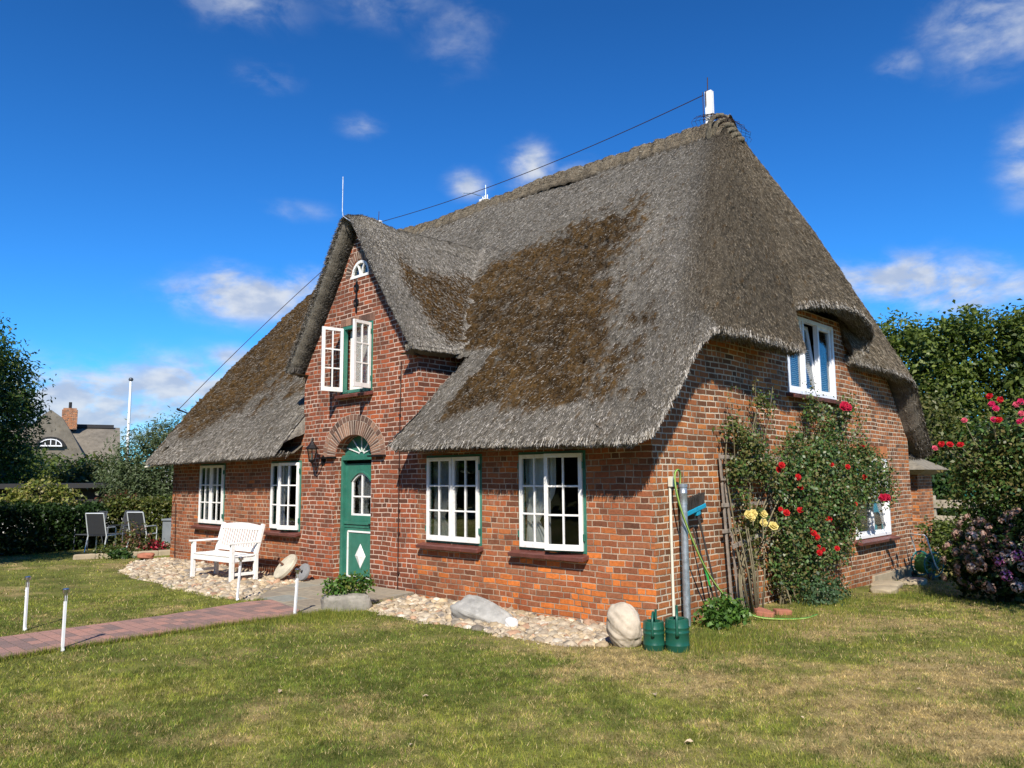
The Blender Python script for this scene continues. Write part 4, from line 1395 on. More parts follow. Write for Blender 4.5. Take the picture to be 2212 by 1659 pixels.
# front edge: lip -> under lip -> wall
n2 = np.stack([np.gradient(pz_, su), -np.gradient(px_, su)], 1)      # points inward
n2 /= np.linalg.norm(n2, axis=1, keepdims=True)
n2 = n2*np.where(n2[:, 1:2] < 0, 1, 1)
if n2[nU//2, 1] > 0: n2 = -n2
lipg = G[:, 0, :]
q1 = lipg.copy(); q1[:, 0] += n2[:, 0]*.10; q1[:, 2] += n2[:, 1]*.10; q1[:, 1] = -.23
q2 = lipg.copy(); q2[:, 0] += n2[:, 0]*.21; q2[:, 2] += n2[:, 1]*.21; q2[:, 1] = -.02
q3 = lipg.copy(); q3[:, 0] += n2[:, 0]*.26; q3[:, 2] += n2[:, 1]*.26; q3[:, 1] = .25
n0 = nU*nY
qq = np.stack([lipg, q1, q2, q3], 1).reshape(-1, 3)
qi = np.arange(nU*4).reshape(nU, 4)+n0
fgq = np.stack([qi[:-1, :-1], qi[1:, :-1], qi[1:, 1:], qi[:-1, 1:]], -1).reshape(-1, 4)
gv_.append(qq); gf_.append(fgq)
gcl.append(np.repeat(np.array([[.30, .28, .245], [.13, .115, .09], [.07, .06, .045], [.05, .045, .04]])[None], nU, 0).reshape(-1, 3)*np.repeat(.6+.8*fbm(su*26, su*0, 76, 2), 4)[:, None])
n0 += len(qq)
# underside of the two eaves
for side, sgn in ((0, -1), (nU-1, 1)):
    e0 = G[side]
    e1 = e0.copy(); e1[:, 0] -= sgn*.10; e1[:, 2] -= .10
    e2 = e0.copy(); e2[:, 0] -= sgn*.34; e2[:, 2] -= .10
    ee = np.stack([e0, e1, e2], 1).reshape(-1, 3); ei = np.arange(nY*3).reshape(nY, 3)+n0
    kk = keepg[side]
    f_e = np.stack([ei[:-1, :-1], ei[1:, :-1], ei[1:, 1:], ei[:-1, 1:]], -1)
    f_e = f_e[kk[:-1] & kk[1:]].reshape(-1, 4)
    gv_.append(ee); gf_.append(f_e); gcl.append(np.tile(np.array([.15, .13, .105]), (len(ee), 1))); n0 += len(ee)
# reeds
NBg = 84000
fi = np.argwhere(kg); sel = fi[brng.integers(0, len(fi), NBg)]
i0, j0 = sel[:, 0], sel[:, 1]
a_ = brng.random((NBg, 1)); b_ = brng.random((NBg, 1))
pp = (G[i0, j0]*(1-a_)+G[i0+1, j0]*a_)*(1-b_)+(G[i0, j0+1]*(1-a_)+G[i0+1, j0+1]*a_)*b_
dg = np.stack([np.gradient(px_, su), np.zeros(nU), np.gradient(pz_, su)], 1)
dg = np.where(dg[:, 2:3] > 0, -dg, dg); dg[np.abs(px_) < .06] = (1, 0, -.1)
dg /= np.linalg.norm(dg, axis=1, keepdims=True)
dfr = dg[i0].copy(); dfr[:, 1] -= .9*sstep(-.27+.35-yy[j0], 0, .3)
dfr /= np.linalg.norm(dfr, axis=1, keepdims=True)
mm = MG[i0, j0]; ism = brng.random(NBg) < mm*.62
cc = np.where(ism[:, None], pick(MOSS, NBg, brng, .3)*np.array([1.15, 1.1, 1.0]), pick(REED, NBg, brng, .2)*(.70+.6*toneg[i0, j0])[:, None])
v_, f2_, c_ = blades(pp, Ng[i0, j0], dfr, brng.uniform(.030, .075, NBg)*np.where(ism, .55, 1), brng.uniform(.0032, .0062, NBg)*np.where(ism, 2.0, 1), np.abs(brng.normal(.1, .14, NBg))+.2*mm, cc, brng)
gv_.append(v_); gf_.append(f2_+n0); gcl.append(c_); n0 += len(v_)
# fringe of the verge and reed ends seen underneath
NF = 26000
i0 = brng.integers(0, nU-1, NF); t_ = brng.random((NF, 1))
u_ = brng.random((NF, 1))**1.3
pa = qq.reshape(nU, 4, 3)
pp = pa[i0, 0]*(1-u_)+pa[i0, 2]*u_
pp = pp+(pa[i0+1, 0]-pa[i0, 0])*t_
dn = np.stack([n2[i0, 0]*-.25, np.full(NF, -1.0), np.full(NF, -.15)], 1)+dg[i0]*.35; dn /= np.linalg.norm(dn, axis=1, keepdims=True)
nn_ = np.stack([n2[i0, 0], np.full(NF, -.2), n2[i0, 1]], 1); nn_ /= np.linalg.norm(nn_, axis=1, keepdims=True)
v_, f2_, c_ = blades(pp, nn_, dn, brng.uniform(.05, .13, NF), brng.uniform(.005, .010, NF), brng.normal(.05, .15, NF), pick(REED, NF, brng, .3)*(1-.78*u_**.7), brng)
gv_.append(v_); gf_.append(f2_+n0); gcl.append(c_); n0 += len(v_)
# fringe of the two eaves
NF = 6000
for side, sgn in ((0, -1), (nU-1, 1)):
    kk = np.where(keepg[side])[0]; kk = kk[kk < nY-1]
    j0 = kk[brng.integers(0, len(kk), NF)]
    pp = G[side, j0]+np.stack([-sgn*brng.random(NF)**1.5*.2, brng.random(NF)*.04, -.02+0*brng.random(NF)], 1)
    dn = np.tile(dg[side], (NF, 1))+np.array([0, 0, -.3]); dn /= np.linalg.norm(dn, axis=1, keepdims=True)
    v_, f2_, c_ = blades(pp, np.tile(np.array([sgn*.8, 0, .6]), (NF, 1)), dn, brng.uniform(.05, .12, NF), brng.uniform(.005, .01, NF), brng.normal(0, .15, NF), pick(REED, NF, brng, .25), brng)
    gv_.append(v_); gf_.append(f2_+n0); gcl.append(c_); n0 += len(v_)
np_obj('gable_roof', np.concatenate(gv_), np.concatenate(gf_), B['thatch'], cottage, col=np.concatenate(gcl))

# ---- ridge of turf rolls with netting
nu = 420; nk = 26
xs_ = np.linspace(-11.9, -1.18, nu)
tk = np.linspace(-1, 1, nk)
R = np.zeros((nu, nk, 3))
endr = np.clip((xs_+1.55)/.37, 0, 1); endl = np.clip((-11.5-xs_)/.4, 0, 1)
rr_ = np.sqrt(np.clip(1-.0*endr**2, 0, 1))
for k, t in enumerate(tk):
    hw = .46; top = 8.02
    yk = RIDGE_Y+hw*t
    zk = top-.52*(abs(t)**1.55)
    R[:, k, 0] = xs_; R[:, k, 1] = yk; R[:, k, 2] = zk
rel = fbm(xs_[:, None]*5+tk[None]*0, tk[None]*4+xs_[:, None]*2.2, 81, 4, .6)-.5
waves = np.abs(np.sin(xs_[:, None]*9.0+tk[None]*2.4+1.2*np.sin(xs_[:, None]*2.1)))
dro = .05*np.sin(xs_*.9)+.03*np.sin(xs_*2.3+1)
R[..., 2] += rel*.10+dro[:, None]*.6-(1-waves)**3*.045
R[..., 1] += rel*.03*np.sign(tk)[None]
rc_ = np.array([.155, .125, .085])*(.6+1.1*(rel[..., None]+.5)*.7)*(.72+.28*waves[..., None])
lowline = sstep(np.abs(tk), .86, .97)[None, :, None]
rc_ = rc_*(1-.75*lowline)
ri = np.arange(nu*nk).reshape(nu, nk)
rf = np.stack([ri[:-1, :-1], ri[1:, :-1], ri[1:, 1:], ri[:-1, 1:]], -1).reshape(-1, 4)
capv = R.reshape(-1, 3)
# rolls hanging over the two ends
ev = []; ef = []; ec = []
for (x0, sgn) in ((-1.18, 1), (-11.9, -1)):
    for q in range(6):
        b = len(ev)+len(capv)
        nphi = 30
        for i in range(nphi+1):
            ph = math.pi*i/nphi
            yb = RIDGE_Y-(.46-.065*q)*math.cos(ph); zb = 7.52-.035*q+(.48-.068*q)*math.sin(ph)**.7
            xb = x0+sgn*(-.20+.062*q+.07*(1-abs(math.cos(ph))))
            for kk in range(8):
                a = 2*math.pi*kk/8; r = .055+.010*math.sin(i*2.1+q)
                ev.append((xb+r*math.cos(a)*sgn, yb+.3*r*math.sin(a)*math.cos(ph), zb+r*math.sin(a))); ec.append(np.array([.135, .115, .08])*random.uniform(.6, 1.25))
        for i in range(nphi):
            for kk in range(8):
                k2 = (kk+1) % 8
                a = b+i*8+kk; c = b+i*8+k2
                ef.append((a, c, c+8, a+8) if sgn > 0 else (a, a+8, c+8, c))
NBr = 26000
i0 = brng.integers(0, nu-1, NBr); k0 = brng.integers(0, nk-1, NBr)
Nr = grid_normals(R)
if Nr[nu//2, nk//2, 2] < 0: Nr = -Nr
a_ = brng.random((NBr, 1)); b_ = brng.random((NBr, 1))
pp = R[i0, k0]*(1-a_)*(1-b_)+R[i0+1, k0]*a_*(1-b_)+R[i0, k0+1]*(1-a_)*b_+R[i0+1, k0+1]*a_*b_
dn = np.stack([brng.normal(0, .8, NBr), np.sign(tk[k0])*.7, np.full(NBr, -.6)], 1); dn /= np.linalg.norm(dn, axis=1, keepdims=True)
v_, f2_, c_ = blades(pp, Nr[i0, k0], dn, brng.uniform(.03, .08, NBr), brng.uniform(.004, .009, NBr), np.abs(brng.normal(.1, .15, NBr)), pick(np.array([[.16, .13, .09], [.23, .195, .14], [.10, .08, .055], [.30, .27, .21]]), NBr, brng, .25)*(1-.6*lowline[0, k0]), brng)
n0 = len(capv)+len(ev)
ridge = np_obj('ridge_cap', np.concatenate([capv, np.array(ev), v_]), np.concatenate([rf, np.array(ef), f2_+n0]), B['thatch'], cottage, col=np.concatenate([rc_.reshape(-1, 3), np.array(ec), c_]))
# netting over the ridge end
mb = MB()
for q in range(9):
    x0 = -1.70+.075*q
    pts = []
    for i in range(15):
        ph = math.pi*i/14
        pts.append((x0+.035*math.sin(i*2.0)+.05*q*.3*math.sin(ph), RIDGE_Y-.50*math.cos(ph), 7.62+(.50-.006*q*q)*math.sin(ph)**.75))
    mb.tube(pts, .0035, 3, cap=False)
for i in range(2, 13):
    ph = math.pi*i/14
    mb.tube([(-1.70+.075*q+.05*q*.3*math.sin(ph), RIDGE_Y-.50*math.cos(ph), 7.62+(.50-.006*q*q)*math.sin(ph)**.75) for q in range(9)], .0035, 3, cap=False)
mb.build('netting', B['wire'], ridge)

# posts, rods and the wire of the lightning conductor
def ridge_post(x, z0, z1, rod):
    mb = MB()
    M = Matrix.Translation((x, RIDGE_Y, 0)) @ Matrix.Rotation(math.radians(2.0), 4, 'Y')
    mb.prism([(-.066, -.05), (.066, -.05), (.066, .05), (-.066, .05)], z1-z0+.03, Matrix.Translation((x, RIDGE_Y, z0)))
    p = mb.build('ridge_post', B['white'], cottage, bevel=.006)
    r = MB(); r.tube([(x-.03, RIDGE_Y-.07, z1-.25), (x-.03, RIDGE_Y-.07, z1+.02), (x-.02, RIDGE_Y-.01, z1+.06), (x-.02, RIDGE_Y, rod)], .009, 6)
    r.tube([(x-.095, RIDGE_Y-.06, z0+.05), (x-.095, RIDGE_Y-.06, z1+.03)], .007, 5)
    for zz in (z0+.10, z0+.16): r.tube([(x-.1, RIDGE_Y-.07, zz), (x+.1, RIDGE_Y-.07, zz+.01), (x+.1, RIDGE_Y+.07, zz+.01)], .008, 5)
    r.build('lightning_rod', B['wire'], p)


ridge_post(-1.60, 7.95, 8.56, 8.87)
ridge_post(-11.5, 7.90, 8.45, 8.75)
mb = MB()
pts = []
A0 = Vector((-1.68, RIDGE_Y-.06, 8.53)); A1 = Vector((-11.5, RIDGE_Y-.06, 8.42))
for k in range(25):
    t = k/24; p_ = A0.lerp(A1, t); p_.z -= .26*4*t*(1-t)*.75; pts.append(tuple(p_))
mb.tube(pts, .0085, 5)
pts = []
B0 = A1; B1 = Vector((-13.62, .32, 3.28))
for k in range(15):
    t = k/14; p_ = B0.lerp(B1, t); p_.z += .14*4*t*(1-t)*.6; p_.x -= .10*4*t*(1-t); pts.append(tuple(p_))
mb.tube(pts, .0085, 5)
mb.build('lightning_wire', B['wire'], cottage)
# bracket at the left verge
mb = MB(); mb.tube([(-13.62, .32, 3.28), (-13.18, .50, 3.12)], .018, 7); mb.tube([(-13.66, .31, 3.30), (-13.58, .33, 3.26)], .028, 7)
br_ = mb.build('wire_bracket', B['iron'], cottage)
mb = MB(); mb.bar((-13.30, .26, 2.98), (-13.02, .68, 3.36), .05, .025); mb.build('bracket_foot', B['boards'], br_)
# silver rod on the gable tip
mb = MB()
mb.tube([(-5.66, -.26, 5.90), (-5.80, -.31, 6.0), (-5.875, -.35, 6.06), (-5.885, -.36, 6.15), (-5.885, -.36, 6.76)], .009, 8)
mb.build('gable_lightning_rod', B['galv'], cottage)
# white chimney pot behind the ridge
mb = MB(); mb.prism([(-.11, -.11), (.11, -.11), (.11, .11), (-.11, .11)], 1.36, Matrix.Translation((-8.46, 5.6, 7.2)))
ch = mb.build('chimney', B['render'], cottage, bevel=.01)
mb = MB()
for dx in (-.08, .0, .08): mb.tube([(-8.46+dx, 5.6, 8.55), (-8.46+dx, 5.6, 8.66)], .02, 6)
mb.tube([(-8.44, 5.6, 8.5), (-8.44, 5.6, 8.93)], .010, 6); mb.tube([(-8.44, 5.6, 8.60), (-8.3, 5.0, 8.52), (-8.14, 4.54, 8.36), (-8.12, 4.54, 8.29)], .009, 5)
mb.build('chimney_rod', B['galv'], ch)

# ------------------------------------------------------------------ things round the house
def rock(name, size, seed, mat, parent=None, loc=(0, 0, 0), rot=(0, 0, 0), amp=.16, sub=4, flat=None, square=0.0, fine=.02):
    import bmesh
    bm = bmesh.new(); bmesh.ops.create_icosphere(bm, subdivisions=sub, radius=1.0)
    v = np.array([tuple(q.co) for q in bm.verts]); f = np.array([[q.index for q in p.verts] for p in bm.faces]); bm.free()
    if square:
        e = 1-square
        v = np.sign(v)*np.abs(v)**e
    n = (fbm(v[:, 0]*1.3+v[:, 2]*.9+seed, v[:, 1]*1.3-v[:, 2]*.7, seed, 3)-.5)*2*amp
    n2 = (fbm(v[:, 0]*6+v[:, 2]*4, v[:, 1]*6-v[:, 2]*5+seed, seed+9, 3)-.5)*2*fine
    v = v*(1+n+n2)[:, None]*np.array(size)[None]*.5
    if flat: v = flat(v)
    return np_obj(name, v, f, mat, parent, smooth=True, loc=loc, rot=rot)


# wall lantern
t = thing('wall_lantern', 'black carriage lantern on a bracket beside the green door', 'lantern', (-6.93, -.19, 1.93))
def hexp(r, z): return [(r*math.cos(math.pi/6+k*math.pi/3), r*math.sin(math.pi/6+k*math.pi/3), z) for k in range(6)]
mb = MB()
a, b = hexp(.052, .0), hexp(.088, .20)
for k in range(6): mb.bar(a[k], b[k], .012, .012)
for ring in (a, b):
    for k in range(6): mb.bar(ring[k], ring[(k+1) % 6], .014, .014)
mb.lathe([(.02, -.05), (.05, -.02), (.056, .0)], 6)
mb.build('cage', B['iron'], t)
mb = MB(); vs = a+b; mb.add(vs, [(k, (k+1) % 6, 6+(k+1) % 6, 6+k) for k in range(6)]); mb.build('glass', B['glass_old'], t)
mb = MB(); mb.lathe([(.112, .195), (.115, .205), (.06, .265), (.035, .30), (.03, .325), (.012, .335), (.016, .36), (.004, .40)], 6); mb.build('cap', B['iron'], t)
mb = MB(); mb.lathe([(.016, .0), (.018, .10), (.006, .13)], 10); mb.build('candle_bulb', B['pvc'], t)
mb = MB(); mb.tube([(0, 0, -.05), (.01, .02, -.10), (.04, .09, -.12), (.07, .15, -.06), (.08, .18, .02)], .013, 7)
mb.prism([(.0, -.07), (.05, -.05), (.06, .05), (.0, .11), (-.06, .05), (-.05, -.05)], .015, Matrix.Translation((.08, .185, -.02)) @ Matrix.Rotation(math.pi/2, 4, 'X'))
mb.build('bracket', B['iron'], t)

# bench
t = thing('garden_bench', 'white slatted wooden garden bench with armrests against the brick wall', 'bench', (-8.38, -1.02, -.135), math.radians(4))
W_, D_ = 1.35, .52
wm = B['white']
for sx in (-1, 1):
    x = sx*(W_/2-.035)
    mb = MB(); mb.box((x, -D_/2+.03, .315), (.065, .065, .63)); mb.build('leg', wm, t, bevel=.004)
    mb = MB(); mb.bar((x, D_/2-.03, 0), (x, D_/2-.03, .44), .065, .065, (0, 1, 0)); mb.bar((x, D_/2-.03, .44), (x, D_/2+.10, .95), .065, .055, (0, 1, 0)); mb.build('leg', wm, t, bevel=.004)
    mb = MB(); mb.box((x, -.0, .645), (.075, D_+.10, .032)); mb.build('armrest', wm, t, bevel=.006)
    mb = MB(); mb.box((x, 0, .365), (.035, D_-.1, .075)); mb.box((x, 0, .12), (.03, D_-.1, .05)); mb.build('side_rail', wm, t, bevel=.003)
mb = MB(); mb.box((0, -D_/2+.03, .365), (W_-.13, .032, .085)); mb.box((0, D_/2-.03, .365), (W_-.13, .032, .085)); mb.build('seat_rail', wm, t, bevel=.003)
mb = MB()
for k in range(7): mb.box((0, -D_/2+.035+.070*k, .422+.006*((k-3)/3)**2), (W_-.01, .056, .022))
mb.build('seat', wm, t, bevel=.003)
mb = MB()
def bk(z): return D_/2-.03+.13*(z-.44)/.51
for k in range(15):
    x = -W_/2+.12+(W_-.24)*k/14
    mb.bar((x, bk(.53), .53), (x, bk(.86), .86), .042, .016, (0, 1, 0))
n = 14
for k in range(n):
    x0 = -W_/2+.06+(W_-.12)*k/n; x1 = -W_/2+.06+(W_-.12)*(k+1)/n
    z0 = .885+.055*math.cos((x0)/(W_/2)*math.pi/2)**.8; z1 = .885+.055*max(0, math.cos((x1)/(W_/2)*math.pi/2))**.8
    for (ya, yb) in ((-.018, .018),):
        mb.add([(x0, bk(.85)-.018, .84), (x1, bk(.85)-.018, .84), (x1, bk(.85)-.018, z1+.02), (x0, bk(.85)-.018, z0+.02),
                (x0, bk(.85)+.022, .84), (x1, bk(.85)+.022, .84), (x1, bk(.85)+.022, z1+.02), (x0, bk(.85)+.022, z0+.02)],
               [(0, 1, 2, 3), (7, 6, 5, 4), (3, 2, 6, 7), (1, 0, 4, 5)])
mb.box((0, bk(.50), .50), (W_-.12, .035, .07))
mb.build('backrest', wm, t, bevel=.002)

# path lights: white stakes with steel heads
def path_light(x, y, h, lean, rz, label):
    t = thing('path_light', label, 'path light', (x, y, float(gz(x, y))), rz, 'path lights along the brick path')
    M = Matrix.Rotation(lean, 4, 'Y')
    mb = MB(); mb.box((0, 0, h*.42), (.030, .022, h*.84+.06), M)
    mb.box((.018, .0, .02), (.035, .012, .018), M)
    for z in (.12, .22, .33): mb.box((0, -.012, z), (.008, .006, .008), M)
    for z in (h*.62, h*.74): mb.box((-.022, 0, z), (.024, .01, .008), M)
    mb.build('stake', B['upvc'], t)
    mb = MB(); mb.lathe([(.017, h*.80), (.017, h*.96)], 10, M)
    mb.build('steel_post', B['steel'], t, smooth=True, angle=40)
    mb = MB(); mb.lathe([(.010, h*.93), (.034, h*.935), (.036, h*.985), (.028, h), (.0, h+.004)], 14, M, closed=False)
    mb.build('lamp_head', B['steel'], t, smooth=True, angle=40)


path_light(-5.52, -4.88, .62, .00, .3, 'white path light in the lawn beyond the path, leftmost in the photo')
path_light(-3.93, -4.96, .63, .01, .1, 'white path light on the near edge of the brick path, closest to the camera')
path_light(-3.96, -2.26, .60, .07, .2, 'white leaning path light beside the stone trough in front of the millstones')
path_light(-5.78, -2.10, .62, .08, .3, 'white path light standing right in front of the bench leg')

# millstones
def millstone(loc, r, th, nrm, mat, label, rod):
    t = thing('millstone', label, 'millstone', loc)
    M = Vector(nrm).normalized().to_track_quat('Z', 'Y').to_matrix().to_4x4()
    mb = MB()
    prof = [(.0, -th/2), (r*.92, -th/2), (r, -th*.3), (r*1.0, th*.25), (r*.95, th*.45), (r*.4, th*.62), (.03, th*.64), (.0, th*.64)]
    mb.lathe(prof, 40, M, closed=False)
    mb.build('disc', mat, t, smooth=True, angle=35)
    mb = MB()
    if rod:
        mb.tube([(0, 0, th*.5), (0, 0, th*.5+.13)], [.022, .014], 8, M); mb.build('axle', B['rust'], t)
    else:
        mb.lathe([(.03, th*.60), (.03, th*.66)], 14, M); mb.build('hub_hole', B['iron'], t)


millstone((-7.42, -.36, .075), .255, .085, (-.12, -.72, .62), B['mill'], 'large pale round millstone with a rusty axle leaning by the wall', True)
millstone((-6.93, -.30, .015), .15, .06, (.0, -.93, .32), B['mill2'], 'small dark grey millstone leaning at the foot of the gable wall', False)

# trough
ta = math.atan2(.88, .47)
t = thing('stone_trough', 'rough weathered stone trough planted with a low green shrub', 'trough', (-3.93, -1.50, -.13), ta)
L_, Wt, Ht = .58, .32, .17
def sq(v):
    return v
o = rock('basin', (L_+.06, Wt+.06, Ht+.12), 4, B['trough'], t, (0, 0, Ht/2-.03), amp=.10, square=.62, fine=.045, sub=5)
mb = MB(); mb.box((0, 0, Ht+.0), (L_-.14, Wt-.14, .03)); mb.build('earth', B['soil'], t)

# stones
o = rock('boulder', (.37, .31, .47), 12, B['granite'], None, (.215, -.93, .055), (math.radians(-6), math.radians(-16), math.radians(40)), amp=.20, fine=.05, sub=5)
tag(o, 'upright egg-shaped beige granite boulder at the house corner', 'boulder')


def slabshape(v):
    x = v[:, 0]
    v[:, 2] = v[:, 2]*(1.0-.35*sstep(x, -.1, .5))-.05*np.cos(x*6)*(v[:, 2] < 0)*.8
    v[:, 1] = v[:, 1]*(1-.25*sstep(x, -.6, .5))
    return v


o = rock('long_stone', (.80, .36, .26), 23, B['slab'], None, (-1.95, -.84, -.085), (math.radians(28), math.radians(10), math.radians(8)), amp=.20, square=.62, flat=slabshape, fine=.035, sub=5)
tag(o, 'long grey-white stone slab lying on the cobbles under the two front windows', 'stone')
o = rock('white_stone', (.15, .12, .12), 31, B['render'], None, (-1.42, -.92, -.10), amp=.2, square=.4); tag(o, 'small bright white angular stone beside the long grey slab', 'stone')
o = rock('red_stone', (.34, .2, .13), 37, B['redstone'], None, (-12.95, -.55, -.06), (0, 0, math.radians(50)), amp=.2, square=.4)
tag(o, 'flat red stone at the left corner of the cottage', 'stone')
for (x, y, s, l) in ((0.30, 6.6, .55, 'flat pale stone slab by the roses below the lower side window'), (.42, 7.6, .5, 'pale flagstone edge at the rear corner of the side wall'), (.55, 5.75, .45, 'pale flat stone half in the grass below the rose')):
    o = rock('edging_stone', (s*.8, s*1.3, .12), int(x*100), B['kerb'], None, (x, y, float(gz(x, y))+.03), (0, 0, .3*x), amp=.16, square=.5); tag(o, l, 'stone')

# watering cans
def watering_can(loc, rz, label, s=1.0):
    t = thing('watering_can', label, 'watering can', loc, rz, 'green watering cans by the corner')
    mb = MB()
    prof = [(0, 0), (.100, 0), (.108, .012), (.108, .05), (.111, .055), (.111, .062), (.108, .067), (.108, .16), (.112, .166), (.112, .176), (.108, .182), (.108, .205), (.112, .210), (.112, .219), (.108, .225), (.107, .268), (.104, .285), (.088, .292), (.070, .288), (.068, .270)]
    mb.lathe([(r*s, z*s) for r, z in prof], 36, closed=False)
    mb.build('body', B['can'], t, smooth=True, angle=50)
    mb = MB(); mb.tube([(x*s, 0, z*s) for x, z in ((.055, .285), (.045, .335), (.01, .372), (-.045, .378), (-.095, .350), (-.122, .295), (-.128, .23), (-.122, .175), (-.112, .145))], [.013*s]*7+[.016*s, .019*s], 10); mb.build('handle', B['can'], t, smooth=True)
    mb = MB(); mb.tube([(x*s, 0, z*s) for x, z in ((.09, .06), (.15, .11), (.22, .24), (.27, .36))], [.026*s, .020*s, .016*s, .013*s], 10); mb.build('spout', B['can'], t, smooth=True)


watering_can((.535, -.875, -.135), math.radians(118), 'green watering can touching the boulder, the left one of the two', .98)
watering_can((.745, -.77, -.135), math.radians(122), 'larger green watering can in front of the white pipe, the right one of the two', 1.1)

# pipe, conduit, hose, broom, tool
t = thing('metal_pipe', 'galvanised steel standpipe by the side wall near the house corner', 'pipe', (.14, .42, -.13))
mb = MB(); mb.lathe([(.043, 0), (.043, 1.44)], 18); mb.build('tube', B['galv'], t, smooth=True, angle=40)
mb = MB(); mb.lathe([(.047, 1.40), (.047, 1.52), (.050, 1.525), (.050, 1.545), (.047, 1.55), (.047, 1.60), (.054, 1.605), (.054, 1.64), (.02, 1.645)], 18); mb.build('cap', B['galv'], t, smooth=True, angle=35)
t = thing('cable_conduit', 'thin cream plastic conduit with a socket box at the house corner', 'conduit', (.035, .30, -.1))
mb = MB(); mb.tube([(0, 0, 0), (0, 0, 1.60)], .017, 10); mb.build('tube', B['pvc'], t, smooth=True, angle=40)
mb = MB(); mb.box((.02, 0, 1.64), (.055, .065, .12)); mb.build('socket_box', B['pvc'], t, bevel=.006)
HOSE = [(.05, .46, 1.30), (.07, .47, 1.52), (.10, .43, 1.64), (.13, .33, 1.68), (.14, .25, 1.63), (.16, .22, 1.50), (.19, .24, 1.30), (.22, .33, 1.05), (.25, .47, .78), (.28, .63, .52), (.33, .82, .28), (.42, 1.03, .06), (.55, 1.27, -.08), (.75, 1.45, -.115), (.95, 1.75, -.125), (.95, 2.15, -.13)]
def catmull(pts, n=8):
    P_ = [Vector(p) for p in pts]; P_ = [P_[0]]+P_+[P_[-1]]; out = []
    for i in range(1, len(P_)-2):
        for k in range(n):
            s = k/n; a, b, c, d = P_[i-1:i+3]
            out.append(.5*((2*b)+(c-a)*s+(2*a-5*b+4*c-d)*s*s+(3*b-a-3*c+d)*s**3))
    return out+[P_[-2]]
t = thing('garden_hose', 'green garden hose looped over the standpipe and trailing on the lawn', 'hose', (0, 0, 0))
hp_ = catmull(HOSE)
mb = MB(); mb.tube(hp_, .0125, 8); mb.build('tube', B['hose'], t, smooth=True)
mb = MB(); mb.tube([p+Vector((.009, -.009, 0)) for p in hp_], .0055, 5); mb.build('stripe', B['hoseyel'], t, smooth=True)
t = thing('broom', 'upturned broom with a bright blue head leaning on the side wall', 'broom', (.12, .70, 1.20))
rb = Matrix.Rotation(math.radians(12), 4, 'X')
mb = MB(); mb.box((0, 0, .0), (.065, .46, .055), rb); mb.box((0, .05, -.05), (.05, .09, .06), rb); mb.build('head', B['blue'], t, bevel=.008)
mb = MB()
rng = random.Random(3)
for k in range(420):
    y = rng.uniform(-.22, .22); x = rng.uniform(-.026, .026)
    mb.bar((x, y, .026), (x*1.7+rng.uniform(-.008, .008), y*1.08+rng.uniform(-.008, .008), .155+rng.uniform(-.01, .01)), .006, .006, M=rb)
mb.build('bristles', B['darkgrip'], t)
mb = MB(); mb.tube([(0, .06, -.06), (.02, .10, -.22)], [.018, .015], 8); mb.tube([(.02, .10, -.22), (.12, .36, -1.32)], .0125, 8); mb.build('handle', B['darkgrip'], t, smooth=True, angle=40)
t = thing('garden_tool', 'long-handled garden tool with a bright green grip leaning by the broom', 'tool', (.10, .80, -.13))
mb = MB(); mb.tube([(.0, -.12, 1.1), (.09, .02, .55)], .011, 8); mb.tube([(.11, .05, .40), (.14, .12, .16)], [.014, .006], 8); mb.build('shaft', B['darkgrip'], t, smooth=True, angle=40)
mb = MB(); mb.tube([(.075, -.01, .66), (.11, .05, .40)], .0145, 8); mb.build('grip', simple('bright_green_grip', (.03, .33, .06), .4, .1), t, smooth=True, angle=40)
for i, (x, y, r, l) in enumerate(((.52, 1.62, .3, 'clay brick nearest the hose'), (.40, 1.78, -.4, 'clay brick lying nearest the wall foot'), (.60, 1.92, .9, 'clay brick lying nearest the yellow roses'))):
    mb = MB(); mb.box((0, 0, .035), (.21, .11, .07)); o = mb.build('loose_brick', B['redstone'], None, bevel=.012, loc=(x, y, float(gz(x, y))), rot=(.05, .08, r)); tag(o, l, 'brick', 'loose bricks by the hose')

# trellis
t = thing('trellis', 'weathered wooden trellis behind the climbing rose on the side wall', 'trellis', (.07, 1.45, -.15))
for y, z1, z0 in ((0.02, 2.05, .1), (.14, 1.70, .1), (1.35, 2.1, .1), (2.5, 2.1, .1)):
    mb = MB(); mb.bar((.03+.04*(y == .14), y+.10, z0), (0, y-.02, z1), .04, .022, (1, 0, 0)); mb.build('upright', B['greywood'], t, bevel=.003)
for z, y1, dx in ((2.0, 2.6, .0), (1.38, 2.7, .0), (1.05, .5, .0), (1.72, 2.7, .02)):
    mb = MB(); mb.bar((.025, -.06+.02*z, z), (.025+dx, y1, z), .022, .05); mb.build('rail', B['greywood'], t, bevel=.003)
mb = MB(); mb.bar((.12, .02, .86), (.22, .62, .99), .03, .055); mb.build('rail', B['greywood'], t, bevel=.003)

